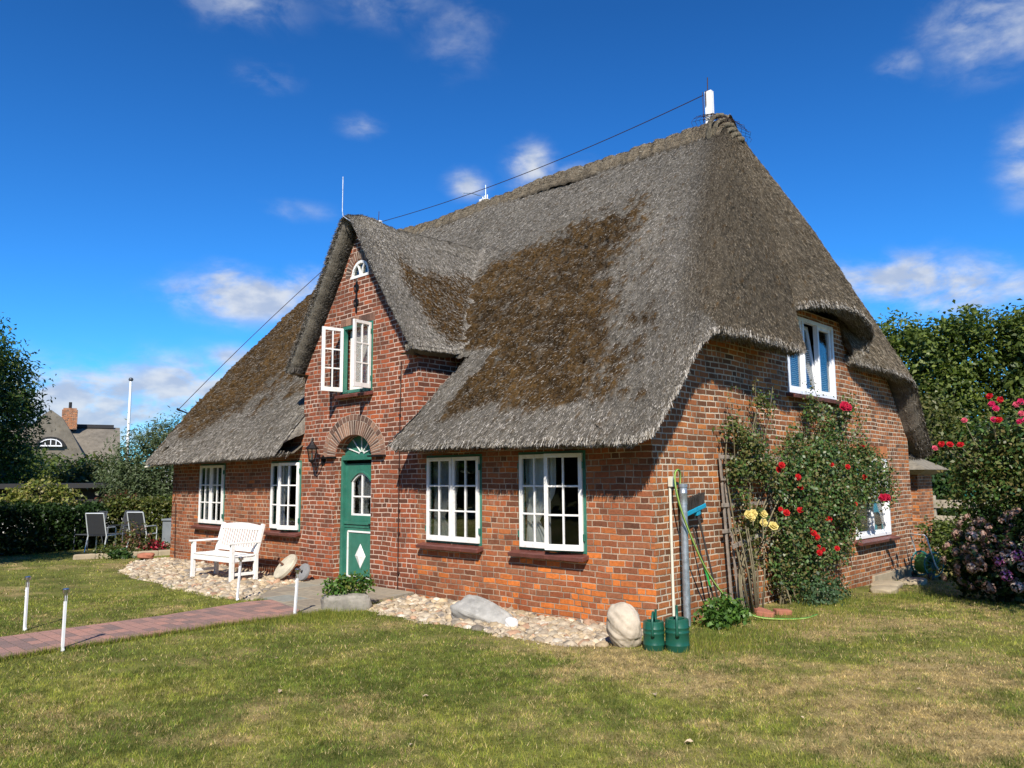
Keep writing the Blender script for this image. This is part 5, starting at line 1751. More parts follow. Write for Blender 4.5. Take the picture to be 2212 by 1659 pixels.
# hose reel
t = thing('hose_reel', 'teal hose reel cart with a coiled green hose behind the rear corner', 'hose reel', (.40, 8.55, -.34), math.radians(-30))
mb = MB()
for s in (-1, 1):
    M = Matrix.Translation((.16*s, 0, .27)) @ Matrix.Rotation(math.pi/2, 4, 'Y')
    mb2 = MB(); mb2.lathe([(.225, -.008), (.238, 0), (.225, .012), (.205, .008), (.205, -.008), (.225, -.008)], 30, M, closed=False)
    for k in range(12):
        a = k*math.pi/6; mb2.bar((0.16*s, .04*math.cos(a), .27+.04*math.sin(a)), (.16*s, .21*math.cos(a), .27+.21*math.sin(a)), .012, .012, (1, 0, 0))
    mb2.lathe([(.05, -.01), (.05, .01)], 16, M); mb2.build('wheel', B['teal'], t)
mb = MB()
for k in range(9):
    for r in (.12, .145, .17):
        x = -.13+.03*k+.004*math.sin(r*90)
        mb.tube([(x+.01*math.sin(q*.9), r*math.cos(2*math.pi*q/20), .27+r*math.sin(2*math.pi*q/20)) for q in range(21)], .014, 5, cap=False)
mb.build('coiled_hose', B['hose'], t, smooth=True)
mb = MB(); mb.tube([(-.19, .20, 0), (-.19, 0, .27), (-.19, -.16, .78), (-.17, -.18, .82), (.17, -.18, .82), (.19, -.16, .78), (.19, 0, .27), (.19, .2, 0)], .013, 8); mb.build('frame', B['chair_white'], t, smooth=True)
mb = MB()
for s in (-1, 1):
    mb.lathe([(.06, -.02), (.07, 0), (.06, .02)], 18, Matrix.Translation((.2*s, -.12, .07)) @ Matrix.Rotation(math.pi/2, 4, 'Y'))
mb.build('foot', B['darkgrip'], t)

# fence and tarpaulin beyond the house
t = thing('board_fence', 'low weathered fence of three wide boards beyond the rear corner', 'fence', (-.85, 13.5, -.35))
for z in (.42, .80, 1.18):
    mb = MB(); mb.box((1.5, -.03, z+.06), (3.0, .025, .20)); mb.build('board', B['boards'], t, bevel=.004)
for x in (.04, 1.0, 2.0, 2.9):
    mb = MB(); mb.box((x, .035, .72), (.10, .09, 1.44)); mb.build('post', B['boards'], t, bevel=.006)
for k, (x0, x1, z, l) in enumerate(((-.1, 1.6, -.02, 'weathered plank bed edging below the fence, the upper one'), (-.1, 1.8, -.22, 'weathered plank bed edging on the grass below the fence, the lower one'))):
    mb = MB(); mb.box((0, 0, 0), (x1-x0, .05, .17)); o = mb.build('edging_board', B['boards'], None, loc=((x0+x1)/2, 12.7-.15*k, z-.02), bevel=.004); tag(o, l, 'board')
t = thing('garden_canopy', 'dark green fabric canopy of a garden seat behind the fence', 'canopy', (.15, 15.0, -.35))
mb = MB(); vs = []; fs = []
for i in range(13):
    for j in range(7):
        u = i/12; v = j/6
        vs.append((-.55+1.2*u, -.3+.6*v, 1.78-.20*math.sin(math.pi*u)*(1-.4*v)-.35*(1-v)-.06*u))
for i in range(12):
    for j in range(6):
        a = i*7+j; fs.append((a, a+7, a+8, a+1))
mb.add(vs, fs); o = mb.build('fabric', B['tarp'], t, smooth=True); o.modifiers.new('solid', 'SOLIDIFY').thickness = .012
mb = MB()
for x in (-.5, .6): mb.tube([(x, .1, 0), (x, .25, 1.7)], .025, 8)
mb.build('post', B['teal'], t)

# rear wing
t = thing('rear_wing', 'low brick wing with a small thatched roof behind the rear corner of the cottage', 'outbuilding', (-3, 13.0, -.4))
mb = MB(); mb.box((-.15, -.25, 1.05), (4.8, 1.1, 2.3)); mb.build('wall', B['far'], t, uvmode=True)
mb = MB(); vs = [(-2.6, -1.2, 2.12), (2.6, -1.25, 2.12), (2.6, .62, 2.12), (-2.6, .62, 2.12), (-2.6, -.3, 2.72), (1.5, -.3, 2.72)]
vs += [(x, y, z-.02) for x, y, z in [(-2.6, -.9, 2.02), (2.3, -.95, 2.02), (2.3, .3, 2.02), (-2.6, .3, 2.02)]]
mb.add(vs, [(0, 1, 5, 4), (1, 2, 5), (2, 3, 4, 5), (3, 0, 4), (1, 0, 6, 7), (2, 1, 7, 8), (3, 2, 8, 9), (0, 3, 9, 6)])
B['farthatch'] = simple('far_thatch', (.20, .175, .13), .95, .35, 9.0, .9, bscale=60.0)
B['farthatch2'] = simple('distant_thatch', (.165, .145, .115), .95, .3, 1.6, .9, dirt=(.08, .065, .04), dirt_amt=.7, bscale=16.0)
mb.build('roof', B['farthatch'], t)
dr_ = MB(); dr_.box((1.62, -.83, 1.05), (.92, .06, 2.05)); dr_ = dr_.build('door', B['upvc'], t, bevel=.006)
mb = MB(); mb.box((1.62, -.87, 1.55), (.5, .02, .8)); mb.build('pane', B['glass_old'], dr_)
mb = MB(); mb.prism([(.36*math.cos(k*math.pi/12), .55*math.sin(k*math.pi/12)) for k in range(24)], .05, Matrix.Translation((1.50, -.90, .95)) @ Matrix.Rotation(math.pi/2, 4, 'X')); mb.build('door_panel', B['maroon'], t)

# ------------------------------------------------------------------ left background
def chair(x, y, rz, frame, label):
    t = thing('garden_chair', label, 'chair', (x, y, float(gz(x, y))), rz, 'garden chairs by the hedge')
    t.scale = (.9, .9, .92)
    for s in (-1, 1):
        mb = MB(); mb.tube([(s*.27, -.24, 0), (s*.27, -.24, .60), (s*.27, -.20, .635), (s*.27, .2, .635)], .017, 7); mb.build('leg', frame, t, smooth=True, angle=50)
        mb = MB(); mb.tube([(s*.27, .30, 0), (s*.26, .18, .42), (s*.25, .36, 1.02)], .017, 7); mb.build('leg', frame, t, smooth=True, angle=50)
    mb = MB(); mb.tube([(-.25, .36, 1.02), (.25, .36, 1.02)], .017, 7); mb.tube([(-.27, -.24, .42), (.27, -.24, .42)], .015, 7); mb.tube([(-.27, -.24, .42), (-.26, .18, .42)], .015, 7); mb.tube([(.27, -.24, .42), (.26, .18, .42)], .015, 7); mb.build('frame', frame, t, smooth=True, angle=50)
    mb = MB(); mb.box((0, -.03, .425), (.52, .42, .014)); mb.build('seat', B['mesh'], t)
    mb = MB(); mb.add([(-.25, .195, .45), (.25, .195, .45), (.24, .355, 1.0), (-.24, .355, 1.0), (-.25, .185, .45), (.25, .185, .45), (.24, .345, 1.0), (-.24, .345, 1.0)], [(3, 2, 1, 0), (4, 5, 6, 7), (0, 1, 5, 4), (2, 3, 7, 6)]); mb.build('backrest', B['mesh'], t)


chair(-15.55, .38, math.radians(-148), B['chair_white'], 'pale framed garden chair nearest the cottage, its dark back to the flower bed')
chair(-15.85, -.50, math.radians(-140), B['chair_white'], 'pale framed garden chair left of the flower bed, legs fully in view')
chair(-16.15, .10, math.radians(25), B['chair_dark'], 'anthracite garden chair behind, between the two pale framed chairs')
chair(-16.55, -.55, math.radians(20), B['chair_dark'], 'anthracite garden chair farthest left, beside the dark hedge')
mb = MB(); mb.box((0, 0, .36), (.5, .45, .70)); mb.box((0, -.01, .73), (.54, .5, .05)); o = mb.build('storage_bin', B['bin'], None, bevel=.012, loc=(-15.15, 1.05, -.13), rot=(0, 0, math.radians(42))); tag(o, 'grey storage bin just behind the left corner of the cottage', 'bin')
t = thing('flower_bed_kerb', 'pale low stone kerb round the red flower bed', 'kerb', (-13.75, -.6, -.14), math.radians(76))
for k in range(5):
    o = rock('kerb_stone', (.46, .16, .17), 60+k, B['kerb'], t, (-.9+.43*k, 0, .04), amp=.06, square=.65)

# shed
t = thing('garden_shed', 'white walled shed with a flat black felt roof behind the hedge', 'shed', (-25.0, 1.6, -.15), math.radians(68))
mb = MB(); mb.box((0, 1.5, .75), (8.4, 3.0, 1.5)); mb.build('wall', B['render'], t)
mb = MB(); mb.box((0, 1.35, 1.58), (9.0, 3.6, .16)); mb.build('roof', B['felt'], t)
mb = MB(); mb.box((0, -.01, 1.22), (8.42, .05, .56)); mb.build('fascia', B['black'], t)
mb = MB(); mb.box((-2.6, -.02, .55), (1.0, .06, 1.1)); mb.build('door', B['black'], t)

# flagpole
t = thing('flagpole', 'tall white flagpole with a round top behind the willow', 'flagpole', (-37.0, 7.9, -.15))
mb = MB(); mb.tube([(0, 0, 0), (0, 0, 6.85)], [.10, .062], 10); mb.build('pole', B['upvc'], t, smooth=True, angle=40)
mb = MB(); mb.lathe([(0, 6.83), (.10, 6.88), (.12, 6.94), (.09, 7.02), (0, 7.05)], 12, closed=False); mb.build('finial', B['chair_dark'], t, smooth=True)

# distant thatched house
t = thing('distant_house', 'distant thatched house with two brick chimneys above the treetops', 'house', (-52.3, 8.7, -.15), math.radians(72))
mb = MB(); mb.box((0, 4, 1.2), (20, 8, 2.4)); mb.build('wall', B['render'], t)
mb = MB()
vs = []; nx_ = 40
for i in range(nx_+1):
    x = -14+18.2*i/nx_
    for k, (y, z) in enumerate(((-.6, 2.1), (.5, 3.2), (1.8, 4.3), (3.2, 5.2), (4, 5.55), (4.8, 5.2), (6.2, 4.3), (8.6, 2.1))):
        z2 = z; y2 = y
        if k in (0, 1, 2, 3): y2 = y
        vs.append((x, y2, z2))
fs = []
for i in range(nx_):
    for k in range(7): a = i*8+k; fs.append((a, a+8, a+9, a+1))
mb.add(vs, fs)
rf_ = mb.build('roof', B['farthatch2'], t, smooth=True)
mb = MB(); mb.box((-5.0, 4, 5.60), (17.6, .7, .24)); mb.build('ridge', B['felt'], rf_)
# cross gable with an eyelid window
mb = MB(); vs = []; fs = []
n = 16
for j in range(9):
    y = -1.2+j*.72
    for i in range(n+1):
        a = math.pi*i/n; u = math.cos(a)
        vs.append((-u*3.4*(1+.1*j/8), y, 2.0+4.35*(.5+.5*math.cos(math.pi*min(1,abs(u))**.92))-.05*(j == 0)))
for j in range(8):
    for i in range(n): a = j*(n+1)+i; fs.append((a, a+1, a+n+2, a+n+1))
fs.append(tuple(range(n, -1, -1)))
mb.add(vs, fs); mb.build('cross_gable', B['farthatch2'], t, smooth=True, angle=60)
mb = MB(); mb.prism([(.85*math.cos(k*math.pi/12), .62*math.sin(k*math.pi/12)) for k in range(13)], .16, Matrix.Translation((.1, -1.22, 3.95)) @ Matrix.Rotation(math.pi/2, 4, 'X'))
w_ = mb.build('eyelid_window', B['black'], t)
mb = MB()
for k in range(10): mb.bar((.1+.62*math.cos(k*math.pi/10), -1.42, 3.98+.42*math.sin(k*math.pi/10)), (.1+.62*math.cos((k+1)*math.pi/10), -1.42, 3.98+.42*math.sin((k+1)*math.pi/10)), .06, .06, (0, 1, 0))
for x in (-.2, .1, .4): mb.box((x, -1.42, 4.18), (.05, .06, .44))
mb.box((.1, -1.42, 3.98), (1.3, .06, .08)); mb.build('frame', B['upvc'], w_)
for (x, y, z0, h, w) in ((1.0, 3.0, 5.3, 1.35, .95), (-3.9, 4.2, 5.4, .95, 1.0)):
    mb = MB(); mb.box((0, 0, h/2), (w, w*.8, h)); mb.box((0, 0, h+.05), (w*.85, w*.65, .14)); c_ = mb.build('chimney', B['far'], t, uvmode=True, loc=(x, y, z0))
    mb = MB(); mb.tube([(0, 0, h+.1), (0, 0, h+.55)], .10, 8); mb.build('chimney_pot', B['black'], c_)

# ------------------------------------------------------------------ PLANTS
def leaf_geo(pts, size, pal, rng, up=.35, aspect=.55, var=.18, probs=None, fold=.18, out=None, outw=.5):
    n = len(pts)
    nr = rng.normal(0, 1, (n, 3)); nr[:, 2] += up*2
    if out is not None: nr += out*outw*2
    nr /= np.linalg.norm(nr, axis=1, keepdims=True)
    ax = rng.normal(0, 1, (n, 3)); ax -= nr*(ax*nr).sum(1, keepdims=True); ax /= np.linalg.norm(ax, axis=1, keepdims=True)
    sd = np.cross(nr, ax)
    s = (size*rng.uniform(.65, 1.3, n))[:, None]
    b = pts-ax*s*.5; t = pts+ax*s*.5-nr*s*.12
    l = pts-sd*s*aspect*.5+nr*s*fold*.5-ax*s*.05; r = pts+sd*s*aspect*.5+nr*s*fold*.5-ax*s*.05
    v = np.stack([b, r, t, l], 1).reshape(-1, 3)
    f = np.arange(4*n).reshape(n, 4)
    c = pal[rng.choice(len(pal), n, p=probs)]*rng.uniform(1-var, 1+var, (n, 1))
    return v, f, np.repeat(c, 4, 0)


def twigs(centres, per, spread, rng):
    n = len(centres)
    p = np.repeat(centres, per, 0)+rng.normal(0, 1, (n*per, 3))*spread
    return p


def shell_points(blobs, n, rng, inner=.55, noise=.25, seed=0):
    """points through ellipsoids, mostly near the outside; blobs = (x,y,z,rx,ry,rz)"""
    b = np.array(blobs, float)
    w = (b[:, 3]*b[:, 4]*b[:, 5])**(2/3); w /= w.sum()
    k = rng.choice(len(b), n, p=w)
    d = rng.normal(0, 1, (n, 3)); d /= np.linalg.norm(d, axis=1, keepdims=True)
    r = inner+(1-inner)*rng.random(n)**.6
    bump = 1+noise*2*(fbm(d[:, 0]*2.2+d[:, 2]*1.7+k*3.1+seed, d[:, 1]*2.2-d[:, 2]*1.3, 91, 3)-.5)
    p = b[k, :3]+d*b[k, 3:]*(r*bump)[:, None]
    return p, d


def join(parts):
    vs, fs, cs = [], [], []; n = 0
    for v, f, c in parts:
        vs.append(v); fs.append(f+n); cs.append(c); n += len(v)
    return np.concatenate(vs), np.concatenate(fs), np.concatenate(cs)


PAL_DARK = np.array([[.022, .050, .012], [.035, .072, .016], [.050, .095, .020], [.028, .060, .020]])
PAL_MID = np.array([[.070, .100, .022], [.100, .135, .028], [.135, .165, .036], [.052, .08, .020]])
PAL_OLIVE = np.array([[.075, .085, .022], [.10, .115, .03], [.055, .075, .02], [.13, .125, .04]])
PAL_WILLOW = np.array([[.075, .105, .045], [.10, .135, .06], [.055, .085, .035], [.13, .16, .085]])
PAL_YEL = np.array([[.20, .22, .045], [.26, .25, .07], [.14, .17, .035], [.30, .26, .10], [.09, .12, .025]])
PAL_ROSE = np.array([[.026, .060, .015], [.048, .098, .023], [.080, .145, .034], [.115, .135, .040], [.14, .115, .040]])


def limbs(base, blobs, r0, rng, n=6):
    mb = MB()
    top = np.mean([b[:3] for b in blobs], axis=0)
    base = np.array(base, float)
    fork = base*.45+np.array([top[0], top[1], top[2]])*.55
    mb.tube([tuple(base), tuple(base*.6+fork*.4+rng.normal(0, .08, 3)), tuple(fork)], [r0, r0*.8, r0*.6], 9)
    idx_ = rng.choice(len(blobs), min(n, len(blobs)), replace=False)
    for i in idx_:
        e = np.array(blobs[i][:3])+np.array([0, 0, blobs[i][5]*.4])
        s = base*.35+fork*.65 if rng.random() < .5 else fork
        m_ = (s+e)/2+rng.normal(0, .12, 3)*np.linalg.norm(e-s)*.4
        mb.tube([tuple(s), tuple(m_), tuple(e)], [r0*.45, r0*.3, r0*.10], 6)
    return mb


def tree(name, label, cat, base, blobs, nt, per, spread, size, pal, seed, r0=.14, group=None, mat=None, inner=.5, aspect=.55, probs=None, up=.35, noise=.3):
    rng = np.random.default_rng(seed)
    root = thing(name, label, cat, base, 0, group)
    bl = [(x-base[0], y-base[1], z-base[2], a, b, c) for (x, y, z, a, b, c) in blobs]
    p, d = shell_points(bl, nt, rng, inner, noise, seed)
    k = p[:, 2] > .05; p, d = p[k], d[k]
    pts = twigs(p, per, spread, rng); dd = np.repeat(d, per, 0)
    k = pts[:, 2] > .03; pts, dd = pts[k], dd[k]
    v, f, c = leaf_geo(pts, size, pal, rng, up, aspect, out=dd, probs=probs)
    np_obj('crown', v, f, mat or B['leaf'], root, col=c)
    limbs((0, 0, 0), bl, r0, rng).build('trunk', B['bark'], root, smooth=True)
    return root


def copy_tree(o, parent=None):
    c = o.copy(); COL.objects.link(c); c.parent = parent
    for ch in list(o.children): copy_tree(ch, c)
    return c


# ---- rose blossom
def bloom_geo(r, col, rng, layers=3, n0=6):
    parts = []
    for L in range(layers):
        n = n0-L; rr = r*(1-.27*L); z = r*.16*L
        for k in range(n):
            a = 2*math.pi*(k+.5*L)/n+rng.normal(0, .12); w = rr*.62
            dx, dy = math.cos(a), math.sin(a); sx, sy = -dy, dx
            lift = .15+.35*L
            p = [(dx*rr*.12-sx*w*.3, dy*rr*.12-sy*w*.3, z), (dx*rr*.12+sx*w*.3, dy*rr*.12+sy*w*.3, z),
                 (dx*rr*.7+sx*w*.75, dy*rr*.7+sy*w*.75, z+rr*lift), (dx*rr+sx*w*.1, dy*rr+sy*w*.1, z+rr*(lift+.05)), (dx*rr*.7-sx*w*.75, dy*rr*.7-sy*w*.75, z+rr*lift)]
            parts.append((p, np.array(col)*rng.uniform(.72, 1.15)))
    v = np.array([q for p, c in parts for q in p])
    f = np.arange(len(v)).reshape(-1, 5)
    c = np.repeat(np.array([c for p, c in parts]), 5, 0)
    return v, f, c


def bloom_proto(name, r, col, seed, parent, loc):
    rng = np.random.default_rng(seed)
    v, f, c = bloom_geo(r, col, rng)
    return np_obj(name, v, f, B['petal'], parent, col=c, loc=loc)


def face(o, d, roll=0):
    q = Vector(d).to_track_quat('Z', 'Y'); o.rotation_euler = q.to_euler()


RED = (.52, .014, .018); CRIM = (.42, .010, .045); PINK = (.60, .10, .16); YEL = (.72, .58, .22)

# climbing rose on the side wall (y, z, radius)
RB = [(1.57, 2.19, 0.13), (1.94, 2.02, 0.22), (1.65, 1.65, 0.17), (2.31, 1.71, 0.22), (1.75, 1.29, 0.13), (2.11, 0.98, 0.17), (3.38, 2.05, 0.30), (3.01, 1.52, 0.42), (4.0, 1.79, 0.45), (3.59, 1.18, 0.48), (4.81, 2.43, 0.28), (5.50, 2.70, 0.18), (4.12, 2.61, 0.2), (4.63, 1.22, 0.39), (5.7, 1.88, 0.38), (5.24, 1.5, 0.41), (6.52, 1.62, 0.36), (7.05, 1.32, 0.27), (6.2, 1.3, .26), (2.92, 0.75, 0.38), (3.85, 0.63, 0.41), (2.87, 0.31, 0.31), (3.8, 0.23, 0.34), (5.35, 0.85, 0.27), (4.89, 0.49, 0.26), (2.41, 2.6, 0.12), (3.14, 0.03, 0.25), (3.93, -0.05, 0.22), (4.5, 1.9, .35), (5.1, 2.1, .3), (6.1, 1.75, .3)]
rng = np.random.default_rng(101)
t = thing('climbing_rose', 'climbing rose with red blooms covering the middle of the side wall', 'climbing rose', (.10, 3.4, -.22))
ox, oy, oz = .10, 3.4, -.22
dense = [i for i in range(len(RB))]
blobs = [(.22-ox+(.08 if r > .35 else 0), y-oy, z-oz, r*.62, r*1.1, r*1.05) for (y, z, r) in RB]
bw = [b for b, q in zip(blobs, RB) if q[0] > 2.7]; bs = [b for b, q in zip(blobs, RB) if q[0] <= 2.7]
p, d = shell_points(bw, 2300, rng, .15, .3)
p2, d2 = shell_points(bs, 420, rng, .1, .3)
geo = []
for P_, D2_, per, sp, pal in ((p, d, 9, .065, PAL_ROSE), (p2, d2, 7, .06, np.concatenate([PAL_ROSE, PAL_OLIVE]))):
    k = (P_[:, 0]+ox > .03) & (P_[:, 2] > .0); P_, D2_ = P_[k], D2_[k]
    pts = twigs(P_, per, sp, rng); dd = np.repeat(D2_, per, 0)
    k = (pts[:, 0]+ox > .02) & (pts[:, 2] > .0); pts, dd = pts[k], dd[k]
    geo.append(leaf_geo(pts, .052, pal, rng, .25, .68, out=np.array([[.8, -.4, .3]])+dd*.4))
v, f, c = join(geo)
np_obj('foliage', v, f, B['rose_leaf'], t, col=c)
mb = MB()
def stem(pts, r):
    P_ = catmull([(x-ox, y-oy, z-oz) for x, y, z in pts], 5)
    mb.tube(P_, [r*(1-.7*i/len(P_)) for i in range(len(P_))], 6)
for k in range(16):
    y0 = rng.choice([1.75, 1.85, 2.0, 2.9, 3.1, 3.7, 3.9]); i = rng.integers(0, len(RB)); y1, z1, r1 = RB[i]
    if abs(y1-y0) > 2.6: y1 = y0+np.sign(y1-y0)*2
    stem([(.12+rng.random()*.15, y0+rng.normal(0, .05), -.2), (.12+rng.random()*.12, y0+rng.normal(0, .08), .5), (.1+rng.random()*.15, (y0+y1)/2+rng.normal(0, .1), (z1+.6)/2+.3), (.1+.12*rng.random(), y1, z1+r1)], .016)
for (a, b_) in (((.15, 1.7, 1.6), (.13, 1.62, 2.75)), ((.12, 2.2, 1.9), (.16, 2.35, 2.95)), ((.2, 4.2, 2.4), (.22, 4.05, 3.05)), ((.2, 5.2, 2.3), (.25, 5.9, 2.95)), ((.2, 5.7, 2.2), (.3, 6.5, 2.75)), ((.15, 2.5, 2.0), (.2, 2.8, 2.85)), ((.2, 6.6, 1.9), (.3, 7.3, 1.85))):
    a = np.array(a); b_ = np.array(b_); m_ = (a+b_)/2+rng.normal(0, .06, 3); m_[0] = abs(m_[0])
    stem([tuple(a), tuple(m_), tuple(b_)], .008)
mb.build('stem', B['stem'], t, smooth=True)
# scattered leaves on the long shoots
sp_ = []
for (y0, z0, y1, z1) in ((1.7, 1.6, 1.62, 2.75), (2.2, 1.9, 2.35, 2.95), (4.2, 2.4, 4.05, 3.05), (5.2, 2.3, 5.9, 2.95), (5.7, 2.2, 6.5, 2.75), (2.5, 2.0, 2.8, 2.85), (2.05, 1.5, 2.6, 2.5), (6.6, 1.9, 7.3, 1.85)):
    for k in range(46):
        u = rng.random()**.7; sp_.append((.2+rng.normal(0, .05)-ox, y0+(y1-y0)*u+rng.normal(0, .06)-oy, z0+(z1-z0)*u+rng.normal(0, .05)-oz))
v, f, c = leaf_geo(np.array(sp_), .050, np.concatenate([PAL_OLIVE, PAL_ROSE, np.array([[.16, .15, .06]])]), rng, .2, .65)
np_obj('shoot_leaves', v, f, B['rose_leaf'], t, col=c)
BLOOMS = [(2.21, 1.74), (2.25, 1.68), (2.77, 1.58), (2.88, 1.44), (3.96, 1.76), (4.57, 1.73), (5.21, 1.57), (2.29, 1.16), (2.4, 1.11), (2.83, 1.13), (3.74, 0.97), (3.18, 0.8), (3.25, 0.74), (3.22, .84), (3.41, 0.56), (3.35, .6), (3.25, 0.53), (3.82, 0.55), (4.95, 1.15), (5.25, 2.05)]
pb = bloom_proto('bloom', .046, RED, 5, t, (0, 0, 0))
for i, (y, z) in enumerate(BLOOMS):
    o = pb if i == 0 else pb.copy()
    if i: COL.objects.link(o); o.parent = t
    o.location = (.52-ox+rng.normal(0, .03), y-oy, z-oz); s = rng.uniform(.8, 1.15); o.scale = (s, s, s)
    face(o, (rng.normal(.7, .2), rng.normal(-.6, .25), rng.normal(.35, .2)))
pc = bloom_proto('bloom', .075, CRIM, 6, t, (.45-ox, 4.78-oy, 2.70-oz)); face(pc, (.6, -.6, .4)); pc['label'] = 'dark crimson bloom'
for (y, z) in ((4.90, 2.67), (4.70, 2.66), (6.24, 1.22), (6.43, 1.22)):
    o = pc.copy(); COL.objects.link(o); o.parent = t; o.location = (.45-ox, y-oy, z-oz); face(o, (rng.normal(.6, .2), rng.normal(-.6, .2), .4))

t = thing('yellow_rose', 'small rose with pale yellow blooms at the left foot of the red climber', 'rose', (.30, 1.75, -.15))
rng = np.random.default_rng(7)
p, d = shell_points([(0, -.05, 1.05, .12, .22, .22), (0, .15, 1.2, .12, .2, .2), (.02, .1, .75, .1, .16, .25)], 60, rng, .1, .3)
v, f, c = leaf_geo(twigs(p, 7, .05, rng), .048, PAL_OLIVE, rng, .2, .65); np_obj('foliage', v, f, B['rose_leaf'], t, col=c)
mb = MB()
for k in range(7):
    a = rng.normal(0, .10, 2)
    mb.tube([(a[0]*.4, a[1]*.5+.1, 0), (a[0]*.7, a[1]+.1, .5), (a[0], a[1]*1.6, 1.1+rng.random()*.2)], [.014, .011, .005], 6)
mb.build('stem', B['stem'], t, smooth=True)
py = bloom_proto('bloom', .058, YEL, 8, t, (0, 0, 0))
for i, (y, z) in enumerate([(1.47, 1.12), (1.61, 1.13), (1.55, 1.08), (1.89, 1.11), (1.88, 1.0), (2.15, 0.94)]):
    o = py if i == 0 else py.copy()
    if i: COL.objects.link(o); o.parent = t
    s = 1.25 if i == 5 else 1; o.location = (.12, y-1.75, z+.15); o.scale = (s, s, s); face(o, (.7, -.6, rng.normal(.4, .15)))


def bush(name, label, cat, base, blobs, nt, per, spread, size, pal, seed, mat=None, inner=.2, stems=6, aspect=.6, noise=.25, up=.35, probs=None, group=None):
    rng = np.random.default_rng(seed)
    t = thing(name, label, cat, base, 0, group)
    p, d = shell_points(blobs, nt, rng, inner, noise, seed)
    pts = twigs(p, per, spread, rng); dd = np.repeat(d, per, 0); k = pts[:, 2] > .01
    v, f, c = leaf_geo(pts[k], size, pal, rng, up, aspect, out=dd[k], probs=probs)
    np_obj('foliage', v, f, mat or B['leaf'], t, col=c)
    mb = MB()
    for k in range(stems):
        b = blobs[rng.integers(0, len(blobs))]; a = rng.normal(0, .04, 2)
        mb.tube([(a[0], a[1], 0), ((a[0]+b[0])/2, (a[1]+b[1])/2, b[2]*.6), (b[0], b[1], b[2]+b[5]*.5)], [.014, .010, .004], 5)
    mb.build('stem', B['stem'], t, smooth=True)
    return t


PAL_BRIGHT = np.array([[.055, .125, .020], [.080, .165, .028], [.11, .20, .035], [.045, .095, .018]])
bush('ivy_bush', 'bright green leafy bush at the foot of the standpipe', 'bush', (.40, .68, -.14), [(0, 0, .15, .20, .30, .19), (.05, .28, .12, .18, .22, .15), (.05, -.12, .10, .16, .16, .12)], 190, 6, .045, .058, PAL_BRIGHT, 31, aspect=.8)
bush('rose_base_plant', 'grey-green low leafy plant at the base of the climbing rose', 'plant', (.55, 3.15, -.25), [(0, 0, .22, .22, .30, .24), (.02, .35, .15, .2, .25, .18), (-.1, .9, .15, .15, .3, .2)], 170, 6, .05, .055, np.array([[.05, .10, .045], [.08, .14, .07], [.06, .09, .04]]), 32)
bush('trough_plant', 'small glossy green shrub growing in the stone trough', 'shrub', (-3.93, -1.50, .04), [(-.05, -.14, .09, .16, .19, .13), (.06, .17, .12, .15, .19, .15), (.0, .0, .15, .14, .16, .14)], 170, 7, .035, .05, np.concatenate([PAL_BRIGHT, PAL_YEL[:1]*.8]), 33, aspect=.75)
bush('wing_shrub', 'dark green shrub growing against the rear wing', 'shrub', (.30, 10.6, -.36), [(0, 0, .5, .55, .6, .45), (-.25, .2, .75, .35, .4, .35), (.45, -.1, .3, .4, .4, .3)], 420, 6, .08, .085, PAL_MID, 34)

# flower bed on the left
for (x, y, s, pal, l, sd) in ((-14.0, -1.05, .30, np.concatenate([PAL_MID, PAL_OLIVE]), 'low green plant at the left end of the flower bed', 41), (-14.1, -.45, .42, np.concatenate([PAL_OLIVE, np.array([[.20, .12, .08], [.16, .06, .04]])]), 'tall bronze tinted plant in the middle of the flower bed', 42),
                         (-14.0, .05, .30, np.array([[.30, .012, .03], [.38, .02, .045], [.05, .08, .03], [.16, .01, .02]]), 'crimson flowering plant in the flower bed, the middle one', 43), (-13.9, .62, .30, np.array([[.34, .03, .04], [.06, .09, .03], [.22, .02, .03], [.09, .13, .04]]), 'red leaved plant beside the left corner of the cottage', 44),
                         (-13.95, .35, .22, np.array([[.55, .50, .40], [.07, .12, .04], [.10, .15, .05], [.40, .30, .22]]), 'cream and green plant between the red plants of the flower bed', 45), (-13.55, -.95, .18, PAL_DARK*1.3, 'dark ground-hugging plant in front of the bed kerb', 46)):
    h = s*(1.9 if sd == 42 else 1.0)
    bush('bed_plant', l, 'plant', (x, y, -.14), [(0, 0, h*.5, s, s, h*.5), (.1, .15, h*.35, s*.8, s*.8, h*.4)], 120, 6, .05, .07, pal, sd, stems=4)

# hydrangea and the rose behind it
HB = [(0, 0, .62, .62, .62, .60), (.55, .10, .62, .62, .6, .60), (-.35, .05, .45, .45, .5, .42), (.2, -.15, .45, .7, .5, .42), (1.1, .2, .65, .6, .6, .6), (.35, .1, .95, .55, .5, .38), (-.15, .15, .95, .42, .4, .35)]
hyd = bush('hydrangea', 'dark hydrangea bush with faded brown and pink flower heads at the right edge', 'hydrangea', (2.15, 5.95, -.27), HB, 1150, 7, .07, .095, PAL_DARK*.9, 51, aspect=.65, inner=.35, mat=B['rose_leaf'])
def head_geo(r, pal, rng, n=75):
    d = rng.normal(0, 1, (n, 3)); d[:, 2] = np.abs(d[:, 2])*.9-.1; d /= np.linalg.norm(d, axis=1, keepdims=True)
    parts = []
    v, f, c = leaf_geo(d*np.array([r, r, r*.72]), .036, pal, rng, 0, .95, .22, out=d, outw=3.0, fold=.05)
    return v, f, c
FADED = np.array([[.36, .21, .17], [.26, .14, .11], [.44, .30, .24], [.19, .10, .08], [.50, .38, .32]])
MAG = np.array([[.55, .10, .36], [.65, .20, .45], [.45, .06, .25], [.75, .40, .60]])
CRM = np.array([[.62, .50, .45], [.70, .58, .52], [.50, .33, .33], [.66, .45, .48]])
rng = np.random.default_rng(53)
protos = []
